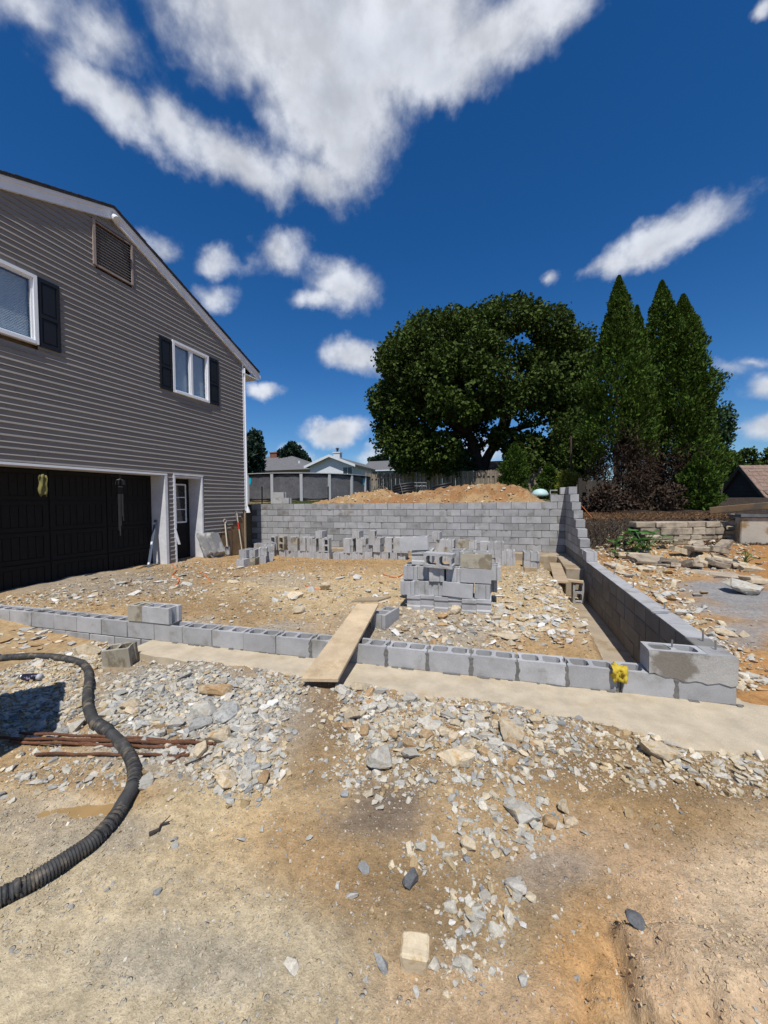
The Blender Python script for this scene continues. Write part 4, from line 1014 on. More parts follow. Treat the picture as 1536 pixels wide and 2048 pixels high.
# windows
def window(u0, u1, z0, z1, sashes):
    m = hb(); w = .055
    m.box(u0, u0+w, -.03, .05, z0, z1); m.box(u1-w, u1, -.03, .05, z0, z1); m.box(u0+w, u1-w, -.03, .05, z1-w, z1); m.box(u0+w, u1-w, -.03, .06, z0, z0+w)
    um = (u0+u1)/2
    if sashes == 2: m.box(um-.03, um+.03, -.03, .035, z0+w, z1-w)
    wd = m.build('window', M['white'], house, house.location)
    rng_ = [(u0+w, u1-w)] if sashes == 1 else [(u0+w, um-.03), (um+.03, u1-w)]
    for (a, b) in rng_:
        f = hb(); s = .03
        f.box(a, a+s, -.02, .02, z0+w, z1-w); f.box(b-s, b, -.02, .02, z0+w, z1-w); f.box(a+s, b-s, -.02, .02, z0+w, z0+w+s); f.box(a+s, b-s, -.02, .02, z1-w-s, z1-w); f.build('sash', M['white'], wd, house.location)
        g = hb(); g.box(a+s, b-s, -.012, -.006, z0+w+s, z1-w-s); g.build('pane', M['pane'], wd, house.location)
        bl = hb(); z = z0+w+s
        while z < z1-w-s-.02:
            bl.hexa([(a+s, -.075, z+.016), (b-s, -.075, z+.016), (b-s, -.058, z), (a+s, -.058, z), (a+s, -.075, z+.019), (b-s, -.075, z+.019), (b-s, -.058, z+.003), (a+s, -.058, z+.003)]); z += .026
        bl.box(a+s, b-s, -.10, -.095, z0+w+s, z1-w-s); bl.build('blind', M['blind'], wd, house.location)
def glass_material():
    m = bpy.data.materials.new('clear_pane'); m.use_nodes = True; T = NT(m.node_tree); out = T.n('ShaderNodeOutputMaterial')
    a = T.n('ShaderNodeBsdfTransparent', inp={0: (.93, .96, .97, 1)}); b = T.n('ShaderNodeBsdfGlossy', inp={'Roughness': .02}); f = None
    x = T.n('ShaderNodeMixShader'); x.inputs[0].default_value = .10; T.link(a.outputs[0], x.inputs[1]); T.link(b.outputs[0], x.inputs[2]); T.link(x.outputs[0], out.inputs[0]); return m
M['pane'] = glass_material()
window(1.335, 2.475, 4.235, 5.46, 2); window(5.21, 6.6, 4.31, 5.46, 1)
def shutter(u0, u1, z0, z1):
    m = hb(); s = .045
    m.box(u0, u1, .012, .022, z0, z1)
    m.box(u0, u0+s, .022, .040, z0, z1); m.box(u1-s, u1, .022, .040, z0, z1); zm = z0+(z1-z0)*.45
    for (a, b) in ((z0, z0+s+.02), (zm-.03, zm+.03), (z1-s-.02, z1)): m.box(u0+s, u1-s, .022, .040, a, b)
    for (a, b) in ((z0+s+.05, zm-.06), (zm+.06, z1-s-.05)): m.box(u0+s+.03, u1-s-.03, .022, .032, a, b)
    m.build('shutter', M['black'], house, house.location)
shutter(2.485, 2.825, 4.235, 5.42); shutter(.97, 1.325, 4.245, 5.46); shutter(4.865, 5.20, 4.30, 5.46)
# garage: white reveal, dark sectional door set back
m = hb(); m.box(2.700, 2.770, -.40, .03, .02, 2.25); m.box(2.775, 7.0, -.40, -.02, 2.251, 2.28); m.build('garage_jamb', M['dirty_white'], house, house.location)
m = hb(); m.box(2.70, 7.02, .0, .032, 2.255, 2.295); m.build('garage_lintel_trim', M['white'], house, house.location)
gd = hb(); gd.box(2.772, 7.0, -.44, -.415, .0, 2.25); gdo = gd.build('garage_door', M['dark_door'], house, house.location)
pw = (7.0-2.772)/4
for r in range(4):
    for c in range(4):
        a = 2.772+c*pw; z0 = .03+r*.555; m = hb()
        m.box(a+.012, a+.10, -.415, -.398, z0, z0+.535); m.box(a+pw-.10, a+pw-.012, -.415, -.398, z0, z0+.535); m.box(a+.10, a+pw-.10, -.415, -.398, z0, z0+.07); m.box(a+.10, a+pw-.10, -.415, -.398, z0+.465, z0+.535)
        for i in range(7): q = a+.11+i*(pw-.22)/7; m.box(q, q+(pw-.22)/7-.014, -.415, -.406, z0+.08, z0+.455)
        m.build('door_panel', M['dark_door'], gdo, house.location)
m = hb(); m.box(2.77, 7.0, -.60, .03, -.3, .05); m.build('garage_sill', M['footing_old'], house, house.location)
# entry door, deep white reveal
m = hb(); m.box(1.615, 1.66, -.42, .025, .18, 2.28); m.box(1.66, 2.46, -.42, .0, 2.225, 2.27); m.box(1.60, 2.52, .0, .028, 2.281, 2.315); m.build('door_reveal', M['dirty_white'], house, house.location)
m = hb(); m.hexa([(2.470, -.02, 1.0), (2.53, -.02, 1.0), (2.53, .024, 1.0), (2.470, .024, 1.0), (2.475, -.02, 2.28), (2.53, -.02, 2.28), (2.53, .024, 2.28), (2.475, .024, 2.28)])
m.hexa([(2.46, .0, .18), (2.50, .0, .18), (2.50, .022, .18), (2.46, .022, .18), (2.48, .0, 1.0), (2.53, .0, 1.0), (2.53, .024, 1.0), (2.48, .024, 1.0)])
m.hexa([(2.40, .02, .62), (2.44, .02, .62), (2.44, .06, .62), (2.40, .06, .62), (2.49, .0, 1.0), (2.53, .0, 1.0), (2.53, .03, 1.0), (2.49, .03, 1.0)]); m.build('loose_door_trim', M['white'], house, house.location)
m = hb(); m.box(1.61, 2.51, -.42, .06, .02, .175); m.build('door_step', M['oldwood'], house, house.location)
m = hb(); m.box(1.66, 2.50, -.44, -.40, .18, 2.225); ed = m.build('entry_door', M['dark_door'], house, house.location)
gu0, gu1, gz0, gz1 = 1.80, 2.36, 1.14, 2.06
m = hb(); s = .035
m.box(gu0-s, gu0, -.40, -.383, gz0-s, gz1+s); m.box(gu1, gu1+s, -.40, -.383, gz0-s, gz1+s); m.box(gu0, gu1, -.40, -.383, gz0-s, gz0); m.box(gu0, gu1, -.40, -.383, gz1, gz1+s)
m.box((gu0+gu1)/2-.011, (gu0+gu1)/2+.011, -.40, -.388, gz0, gz1)
for k in (1, 2): z = gz0+(gz1-gz0)*k/3; m.box(gu0, (gu0+gu1)/2-.012, -.40, -.388, z-.01, z+.01); m.box((gu0+gu1)/2+.012, gu1, -.40, -.388, z-.01, z+.01)
m.build('window_grille', M['white'], ed, house.location)
m = hb(); m.box(gu0, gu1, -.40, -.395, gz0, gz1); m.build('pane', M['dark_glass'], ed, house.location)
for k in range(3):
    m = hb(); m.box(2.08+k*.10, 2.11+k*.10, -.40, -.385, .97, 1.09); m.build('hook', M['white'], ed, house.location)
m = hb(); m.box(.0, 1.05, -.012, -.002, .1, 1.36); m.box(.56, .95, -.002, .012, .12, .95); m.build('bare_sheathing', M['plywood'], house, house.location)
m = hb(); m.box(-.06, -.005, -.02, .02, -.1, 1.34); m.build('corner_post', M['oldwood'], house, house.location)
m = hb(); m.hexa([(.98, .0, .12), (1.61, .0, .12), (1.61, .02, .12), (.98, .03, .12), (1.10, .0, .66), (1.61, .0, .66), (1.61, .016, .66), (1.10, .02, .66)]); m.build('loose_siding_sheet', M['siding'], house, house.location)
# far side wall, roughly as seen if one steps to the side
m = hb()
for i in range(54): z = .2+i*.1016; m.hexa([(-.074, -8.9, z), (-.074, -.05, z), (-.060, -.05, z), (-.060, -8.9, z), (-.064, -8.9, z+.1), (-.064, -.05, z+.1), (-.060, -.05, z+.1), (-.060, -8.9, z+.1)])
m.build('side_siding', M['siding'], house, house.location)

# ---- things hanging on and leaning against the house
def hq(px, py, n):   # photo pixel -> point on the plane n in front of the house wall
    P = HC + HN*n; r = ray(px, py); return CAM + r*(((P-CAM) @ HN)/(r @ HN))
t = hq(87, 948, .04); V = []; nU, nV = 7, 9
for j in range(nV):
    for i in range(nU):
        w = .040+.010*math.sin(j*1.3+.5) + .004*j; a = (i/(nU-1)-.5)*2
        p = np.array(t) - HD*(a*w) + HN*(.03*math.cos(a*5+j*.5) - .02) + np.array([0, 0, -.045*j-.02*abs(a) + (.02*math.sin(i*2.1) if j == nV-1 else 0)])
        V.append(p)
mb = MB(); mb.add(V, [(j*nU+i, j*nU+i+1, (j+1)*nU+i+1, (j+1)*nU+i) for j in range(nV-1) for i in range(nU-1)])
o = mb.build('hanging_towel', M['towel'], None, t, smooth=True); tag(o, 'olive yellow cloth hanging from the top of the garage opening', 'towel')
sm = o.modifiers.new('s', 'SOLIDIFY'); sm.thickness = .012
wc = hq(240, 946, .03); wcx = thing('wind_chime', tuple(wc), 'dark metal wind chime hanging in the garage opening', 'wind chime')
mb = MB(); mb.tube([wc, wc+np.array([0, 0, -.12])], .004, 5); 
for k in range(6):
    q = 2*math.pi*k/6; mb.tube([wc+np.array([0, 0, -.12]), wc+np.array([.07*math.cos(q), .07*math.sin(q), -.15]), wc+np.array([.085*math.cos(q), .085*math.sin(q), -.24])], .007, 5)
mb.build('hanger', M['chime'], wcx, tuple(wc))
mb = MB(); mb.lathe([(.03, -.30), (.045, -.29), (.045, -.28), (.03, -.27)], tuple(wc), 12); mb.build('top_disc', M['chime'], wcx, tuple(wc))
for k in range(5):
    q = 2*math.pi*k/5; a = wc+np.array([.04*math.cos(q), .04*math.sin(q), -.29]); L = .45+.10*k; mb = MB(); mb.tube([a, a+np.array([0, 0, -.14])], .0015, 4); mb.tube([a+np.array([0, 0, -.14]), a+np.array([0, 0, -.14-L])], .011, 8); mb.build('chime_tube', M['chime'], wcx, tuple(wc))
# spirit level leaning in the garage corner
a = hq(297, 1136, -.02); b = hq(311, 1040, -.25); a[2] = Hs(a[0], a[1])+.0
lv = thing('spirit_level', tuple(a), 'blue grey spirit level leaning at the right garage jamb', 'level')
mb = MB(); d = (Vector(b)-Vector(a)); mb.bar(a, b, .028, .065, (HN[0], HN[1], 0)); mb.build('level_beam', M['level'], lv, tuple(a), bevel=.004)
mb = MB()
for (t0, t1) in ((.06, .10), (.47, .53), (.90, .94)):
    p0 = Vector(a)+d*t0; p1 = Vector(a)+d*t1; mb.bar(p0, p1, .034, .05, (HN[0], HN[1], 0))
mb.build('vial_window', M['white'], lv, tuple(a))
# two mortar tubs leaning on the wall
def tub(px, py, off, lab):
    b = hq(px, py, .36+off); z = Hs(b[0], b[1]); T = thing('mortar_tub', (b[0], b[1], z), lab, 'tub', 'mortar tubs leaning at the house')
    m = MB(); W, L, D = .40, .66, .17
    def ring(w, l, zz, r=.06):
        pts = []
        for cx, cy, s in ((1, -1, -90), (1, 1, 0), (-1, 1, 90), (-1, -1, 180)):
            for k in range(4):
                q = math.radians(s+k*30); pts.append((cx*(w/2-r)+r*math.cos(q), cy*(l/2-r)+r*math.sin(q)+0, zz))
        return pts
    rings = [ring(W-.10, L-.12, D), ring(W-.02, L-.02, .02), ring(W, L, .015), ring(W+.05, L+.05, .01), ring(W+.05, L+.05, 0), ring(W, L, -.002), ring(W-.04, L-.04, .02), ring(W-.12, L-.14, D-.012)]
    n = 16; V = [q for R_ in rings for q in R_]
    Fc = [(j*n+i, j*n+(i+1) % n, (j+1)*n+(i+1) % n, (j+1)*n+i) for j in range(len(rings)-1) for i in range(n)] + [tuple(range(n)), tuple(range(7*n+n-1, 7*n-1, -1))]
    # bottom of the tub faces the camera, stood on its short end and leaned back on the wall
    ex, ey, ez = Vector(-HD), (Vector((0, 0, 1))*.90 - Vector(HN)*.42).normalized(), None
    ez = ex.cross(ey).normalized()
    if ez.dot(Vector(HN)) < 0: ez = -ez
    tw = .10
    Rm = Matrix((ex, ey, ez)).transposed()
    base = Vector((b[0], b[1], z)) + ey*(L/2+.02)
    m.add([base + Rm @ Vector(q) for q in V], Fc); m.build('tub_shell', M['poly_tub'], T, (b[0], b[1], z))
    return T
tub(436, 1122, -.02, 'front cement dusted mortar tub leaning by the door, bottom outwards')
tub(424, 1120, -.12, 'rear mortar tub leaning by the door, mostly hidden behind another tub')
# shovel with a D handle and long handled red tool
a = hq(456, 1110, .25); b = hq(450, 1046, .03); a[2] = Hs(a[0], a[1])+.02
s = thing('shovel', tuple(a), 'pale shovel with loop grip leaning on the bare sheathing', 'shovel')
mb = MB(); d = Vector(b)-Vector(a); mb.tube([Vector(a)+d*.28, b], .017, 8); mb.build('shaft', M['handle'], s, tuple(a))
mb = MB(); g = Vector(b); pts = [g+Vector((.05*math.sin(q)*-HD[0], .05*math.sin(q)*-HD[1], .055-.055*math.cos(q))) for q in np.linspace(0, 2*math.pi, 13)]; mb.tube(pts, .010, 6, False); mb.build('grip', M['handle'], s, tuple(a))
mb = MB(); ex = Vector(-HD); V = []
for j, (t_, w) in enumerate(((0, .02), (.05, .09), (.16, .115), (.27, .105), (.31, .03))):
    for i in range(5): q = (i/4-.5)*2; V.append(Vector(a)+d*t_*1.0 + ex*(q*w) + Vector(HN)*(.03*(1-q*q)*-1))
mb.add(V, [(j*5+i, j*5+i+1, (j+1)*5+i+1, (j+1)*5+i) for j in range(4) for i in range(4)]); ob = mb.build('blade', M['poly_tub'], s, tuple(a), smooth=True); sm = ob.modifiers.new('s', 'SOLIDIFY'); sm.thickness = .004
a = hq(485, 1102, .25); b = hq(473, 1022, .02); a[2] = Hs(a[0], a[1])
s = thing('long_handled_tool', tuple(a), 'long wooden handled tool with red collar leaning at the house corner', 'tool')
d = Vector(b)-Vector(a); mb = MB(); mb.tube([a, Vector(a)+d*.62], .015, 8); mb.tube([Vector(a)+d*.72, Vector(a)+d*.97], .014, 8); mb.build('shaft', M['handle'], s, tuple(a))
mb = MB(); mb.tube([Vector(a)+d*.60, Vector(a)+d*.74], .024, 8); mb.build('collar', M['red'], s, tuple(a))
mb = MB(); mb.tube([Vector(a)+d*.97-ex*.06, Vector(a)+d*1.0, Vector(a)+d*.97+ex*.06], .012, 6); mb.tube([Vector(a)+d*.74, Vector(a)+d*.8-ex*.05, Vector(a)+d*.97-ex*.06], .008, 6); mb.build('head', M['steel'], s, tuple(a))
# ---------------------------------------------------------------- foliage
def leaf_mesh(name, P, up, size, mat, aspect=1.5, fold=.25, seed=0):
    """one folded leaf quad per point; 'up' is the direction each leaf's tip tends to"""
    g = np.random.default_rng(seed); n = len(P)
    t = up + g.normal(0, .45, (n, 3)); t /= np.linalg.norm(t, axis=1)[:, None]
    q = g.normal(0, 1, (n, 3)); s = np.cross(t, q); s /= np.linalg.norm(s, axis=1)[:, None]
    nn = np.cross(s, t)
    L = (size*g.uniform(.65, 1.3, n))[:, None]; W = L/aspect
    V = np.stack([P - t*L*.5, P + s*W*.5 + nn*L*fold*.3, P + t*L*.5, P - s*W*.5 + nn*L*fold*.3], 1).reshape(-1, 3)
    return np_mesh(name, V, np.arange(4*n).reshape(-1, 4), mat)
def blob_points(blobs, n, g, shell=.45, lump=.25):
    """points in the outer part of many ellipsoids; returns points and outward directions"""
    w = np.array([b[3]*b[4] + b[4]*b[5] + b[3]*b[5] for b in blobs]); k = g.choice(len(blobs), n, p=w/w.sum())
    d = g.normal(0, 1, (n, 3)); d /= np.linalg.norm(d, axis=1)[:, None]
    r = (1-shell*g.random(n)**1.5)
    B = np.array(blobs)[k]
    r = r*(1 + lump*fbm(d[:, 0]*3+B[:, 0]*7, d[:, 2]*3+d[:, 1]*2+B[:, 2]*5, 3, 3)*2)
    return B[:, :3] + d*B[:, 3:6]*r[:, None], d
def limb(mb, a, b, r0, r1, seed, bend=.12, n=6, k=7):
    g = random.Random(seed); a, b = Vector(a), Vector(b); L = (b-a).length; pts = []
    for i in range(n+1):
        t = i/n; o = Vector((g.uniform(-1, 1), g.uniform(-1, 1), g.uniform(-.4, .4)))*L*bend*math.sin(math.pi*t)*.5
        pts.append(a.lerp(b, t)+o)
    mb.tube(pts, [r0+(r1-r0)*i/n for i in range(n+1)], k)

def maple():
    g = np.random.default_rng(5); D = 27.5
    base = on_d(968, 962, D); base[2] = Hs(base[0], base[1])
    T = thing('maple_tree', tuple(base), 'very large round dark green maple with a forked trunk behind the fence', 'tree')
    # outline of the crown in the photograph -> world blobs at its own depth
    spots = []
    outline = [(785, 805, 56), (795, 735, 52), (830, 700, 54), (860, 670, 55), (905, 655, 55), (960, 650, 55), (1010, 635, 50), (1060, 632, 50), (1100, 648, 48), (1130, 682, 46), (1150, 735, 42), (1155, 795, 50), (1150, 850, 50), (1145, 905, 45), (1110, 905, 50), (1050, 895, 45), (880, 900, 48), (830, 905, 48), (805, 885, 50), (790, 850, 46), (815, 922, 36), (865, 925, 34), (1050, 928, 36), (1095, 932, 38), (1140, 930, 36), (905, 915, 26), (1030, 905, 30)]
    for px, py, r in outline:
        for dz in (-2.5, 1.5): spots.append((px, py, D+dz+g.uniform(-1, 1), r*g.uniform(.8, 1.1)))
    for i in range(95):
        px = g.uniform(790, 1160); py = g.uniform(670, 890); e = ((px-970)/215)**2 + ((py-775)/145)**2
        if e > 1: continue
        if 905 < px < 1000 and py > 850 and i % 3: continue
        spots.append((px, py, D + g.choice([-1, -1, 1])*g.uniform(1.5, 5.5)*math.sqrt(max(0.05, 1-e)), g.uniform(28, 52)))
    blobs = []
    for px, py, d, r in spots:
        c = on_d(px, py, d); R_ = r*d/FPX; blobs.append((c[0], c[1], c[2], R_, R_, R_*.72))
    P, dr = blob_points(blobs, 120000, g, .5, .5)
    keep = P[:, 2] > base[2]+1.3; P, dr = P[keep], dr[keep]
    up = dr*.7 + np.array([0, 0, -.15])
    link('crown', leaf_mesh('crown', P-base, up, .235, M['maple_leaf'], 1.15, .5, 1), T, base)
    mb = MB()
    f = on_d(966, 930, D)
    j = on_d(962, 945, D)
    limb(mb, (base[0], base[1], base[2]-.3), j, .55, .48, 1, .03); limb(mb, j, on_d(938, 868, D), .42, .32, 2, .06); limb(mb, j, on_d(998, 868, D), .36, .28, 3, .06)
    mb.build('trunk', M['bark'], T, base, True)
    mb = MB()
    for i, (a, b) in enumerate((((938, 868), (850, 760)), ((938, 868), (930, 700)), ((938, 868), (870, 830)), ((998, 868), (1080, 740)), ((998, 868), (1020, 690)), ((998, 868), (1130, 830)), ((938, 868), (800, 860)), ((998, 868), (1100, 880)))):
        limb(mb, on_d(*a, D), on_d(*b, D+g.uniform(-2.5, 2.5)), .26, .06, 10+i, .1)
    mb.build('limbs', M['bark'], T, base, True)
maple()

def cone_tree(name, px, py_top, py_base, d, wpx, lab, mat, n, leaf, group=None, seed=0, zbase=None, prof=1.0, dead=None, lobes=7, cat='conifer', aspect=2.2):
    """columnar arborvitae: upswept sprays on a lobed, tapering body"""
    g = np.random.default_rng(seed); top = on_d(px, py_top, d); base = on_d(px, py_base, d)
    base[0], base[1] = top[0], top[1]; base[2] = Hs(base[0], base[1]) if zbase is None else zbase
    Ht = top[2]-base[2]; R_ = wpx*d/FPX/2
    T = thing(name, tuple(base), lab, cat, group)
    t = g.random(n)**.85; a = g.uniform(0, 2*math.pi, n)
    rad = R_*np.minimum(1, ((1-t)*2.1)**.80)*(.78+.22*np.minimum(1, t*5))*prof
    lob = 1 + .30*(vnoise(a*lobes/6.28*1.0, t*9, seed+2)-.5)*2 + .26*(vnoise(a*5, t*26, seed+3)-.5)*2 + .10*np.abs(g.normal(0, 1, n))*(g.random(n) < .15)
    r = rad*lob*(1-.5*g.random(n)**2.2)
    P = np.stack([r*np.cos(a), r*np.sin(a), t*Ht*1.0], 1)
    kp = vnoise(a*9, t*Ht*7, seed+4)*.6 + vnoise(a*4, t*Ht*2.5, seed+5)*.4 > .28; P, t, a = P[kp], t[kp], a[kp]; n = len(t)
    up = np.stack([np.cos(a)*.55, np.sin(a)*.55, np.full(n, .75)], 1)
    if dead:
        dm = dead(t, a, P, g)
        link('dead_foliage', leaf_mesh('dead_foliage', P[dm] + g.normal(0, .06, (dm.sum(), 3)), up[dm]*np.array([1, 1, -.4]), leaf*1.15, M['dead_leaf'], 5.0, .3, seed+9), T, base)
        P, up = P[~dm], up[~dm]
    link('crown', leaf_mesh('crown', P, up, leaf, mat, aspect, .3, seed), T, base)
    mb = MB(); limb(mb, (base[0], base[1], base[2]-.2), (top[0], top[1], base[2]+Ht*.8), R_*.13, .02, seed, .02)
    g2 = random.Random(seed)
    mb.build('trunk', M['bark'], T, base, True)
    if dead:
        tw = MB()
        for i in range(60):
            z = g2.uniform(.25, 2.8); q = g2.uniform(0, 6.28); rr = R_*g2.uniform(.6, 1.15)
            limb(tw, (base[0], base[1], base[2]+z), (base[0]+rr*math.cos(q), base[1]+rr*math.sin(q), base[2]+z+g2.uniform(-.35, .5)), .016, .004, i, .2, 4, 4)
        tw.build('bare_branches', M['bark'], T, base)
    return T
def dead_low(lim, side):
    def f(t, a, P, g):
        edge = lim + .05*np.sin(a*3) + side*np.cos(a) + g.normal(0, .035, len(t))
        return (t < edge)
    return f
G_AR = 'tall arborvitae on the bank'
cone_tree('arborvitae', 1238, 553, 1040, 12.6, 110, 'tallest tapering arborvitae, left of the group, brown and dead at its foot', M['arbor_leaf'], 42000, .115, G_AR, 11, None, 1, dead_low(.27, .04))
cone_tree('arborvitae', 1274, 612, 1040, 13.2, 70, 'lower arborvitae pressed against the right flank of the leftmost one', M['arbor_leaf'], 20000, .115, G_AR, 12, None, 1, dead_low(.26, .0))
cone_tree('arborvitae', 1324, 562, 1040, 13.4, 104, 'slim pointed arborvitae in the middle of the group on the bank', M['arbor_leaf'], 28000, .115, G_AR, 13, None, 1, dead_low(.24, .0))
cone_tree('arborvitae', 1366, 590, 1035, 12.9, 118, 'broad arborvitae with a blunt top at the right of the group', M['arbor_leaf'], 34000, .115, G_AR, 14, None, 1, dead_low(.18, -.12))
cone_tree('arborvitae', 1402, 720, 1030, 13.3, 52, 'short green arborvitae flank at the far right of the group', M['arbor_leaf'], 13000, .115, G_AR, 15)
cone_tree('arborvitae', 1398, 905, 1030, 12.0, 66, 'low bright green arborvitae shoot at the foot of the right hand tree', M['arbor_leaf'], 9000, .10, G_AR, 16)
cone_tree('young_conifer', 1029, 885, 985, 18.5, 54, 'young pointed conifer standing before the fence, taller of two', M['arbor_leaf'], 9000, .12, None, 17)
cone_tree('young_conifer', 1097, 925, 990, 16.5, 44, 'small pointed conifer before the fence near the wall corner', M['arbor_leaf'], 6000, .11, None, 18)

def shrub(name, lab, cat, px, py, d, wpx, hpx, n, leaf, mat, seed, nb=14, trunk=True, group=None, zb=None, shell=.5):
    g = np.random.default_rng(seed); c = on_d(px, py, d); W = wpx*d/FPX/2; Hh = hpx*d/FPX/2
    base = np.array([c[0], c[1], Hs(c[0], c[1]) if zb is None else zb])
    T = thing(name, tuple(base), lab, cat, group); blobs = []
    for i in range(nb):
        q = g.normal(0, 1, 3); q /= np.linalg.norm(q); r = g.uniform(.35, .75)
        blobs.append((c[0]+q[0]*W*r, c[1]+q[1]*W*r, c[2]+q[2]*Hh*r, W*.42, W*.42, Hh*.42))
    P, dr = blob_points(blobs, n, g, shell, .4)
    P[:, 2] = np.maximum(P[:, 2], base[2]+.05)
    link('crown', leaf_mesh('crown', P-base, dr*.6+np.array([0, 0, .3]), leaf, mat, 1.6, .4, seed), T, base)
    mb = MB(); limb(mb, base+np.array([0, 0, -.2]), c, W*.06+.01, W*.02+.004, seed, .08)
    for i in range(7): b = blobs[i % nb]; limb(mb, base+(c-base)*.5, b[:3], W*.03+.005, .004, seed+i, .12, 4, 5)
    mb.build('trunk', M['bark'], T, base, True); return T
shrub('bush', 'rounded dense green bush under the maple behind the fence', 'bush', 897, 925, 26.8, 135, 75, 12000, .22, M['bush_leaf'], 21)
shrub('bush', 'loose yellow green bush beside the wall corner', 'bush', 1132, 965, 15.0, 56, 56, 3200, .09, M['yellow_leaf'], 22)
shrub('bush', 'dark leafy shrub between the maple and the arborvitae', 'bush', 1150, 905, 21.0, 90, 150, 15000, .15, M['maple_leaf'], 23)
shrub('bush', 'pale dead brown brush at the foot of the arborvitae', 'bush', 1222, 1000, 11.8, 110, 80, 1000, .11, M['dead_leaf'], 24, 16)
shrub('bush', 'dead brown brush on the bank above the stone wall', 'bush', 1315, 1000, 12.0, 110, 70, 900, .11, M['dead_leaf'], 25, 16)
shrub('sapling', 'thin leafy sapling reaching out right of the arborvitae', 'tree', 1440, 850, 13.6, 70, 110, 1500, .13, M['bush_leaf'], 26, 12, zb=1.25, shell=.9)
shrub('juniper_tree', 'dark feathery tree beside the house corner behind the pool', 'tree', 492, 925, 25, 88, 130, 9000, .34, M['spruce_leaf'], 27, 18)
shrub('juniper_tree', 'dark feathery tree behind the grey roofed house', 'tree', 580, 915, 52, 62, 58, 5000, .5, M['spruce_leaf'], 28, 14)
shrub('far_tree', 'small dark tree left of the white gable house', 'tree', 608, 922, 56, 30, 30, 2200, .5, M['spruce_leaf'], 29, 10)
shrub('far_tree', 'small dark tree above the roof of the grey house', 'tree', 757, 920, 62, 46, 22, 2200, .55, M['spruce_leaf'], 30, 10)
for i, (px, py, d, w, h) in enumerate(((1450, 945, 30, 80, 110), (1500, 940, 32, 90, 100), (1550, 945, 31, 90, 100), (1420, 955, 27, 60, 90), (1600, 940, 31, 90, 110))):
    shrub('background_tree', ('round dark tree above the small house roof, left one', 'round dark tree behind the small house roof peak', 'dark tree at the right edge of the picture', 'dark tree just right of the arborvitae', 'dark tree beyond the right edge of the picture')[i], 'tree', px, py, d, w, h, 7000, .30, M['maple_leaf'], 40+i, 14, group='trees behind the small house')

# leaf litter and roots over the bank
g = np.random.default_rng(33); n = 5200; P = np.stack([g.uniform(2.0, 6.0, n), g.uniform(9.9, 13.0, n), np.zeros(n)], 1); P[:, 2] = H(P[:, 0], P[:, 1])+.02
tag(link('leaf_litter', leaf_mesh('leaf_litter', P, np.tile([.6, .3, .35], (n, 1)), .085, M['litter'], 3.5, .4, 33)), 'brown dead leaf litter on the bank above the stone wall', 'leaf litter', None, 'stuff')
mb = MB()
for i in range(26):
    x = g.uniform(2.05, 3.05); y = 10.1+.5*g.random(); a = np.array([x, y, Hs(x, y)+.02]); y2 = y-.25-.25*g.random(); b = np.array([x+g.uniform(-.25, .25), y2, Hs(x, y2)+g.uniform(.03, .12)]); limb(mb, a, b, .010, .004, i, .35, 5, 4)
tag(mb.build('roots', M['bark'], None, (2.5, 10.0, .8)), 'thin roots hanging from the dark cut bank beside the stepped wall', 'roots')

# ---- utility pole
p = on_d(1143, 985, 15.6); pz = Hs(p[0], p[1]); t = on_d(1142, 872, 15.6)
mb = MB(); mb.tube([(p[0], p[1], pz-.2), (t[0], t[1], t[2])], [.045, .035], 8); tag(mb.build('pole', M['pole'], None, (p[0], p[1], pz)), 'rusty brown pole standing by the wall corner under the trees', 'pole')

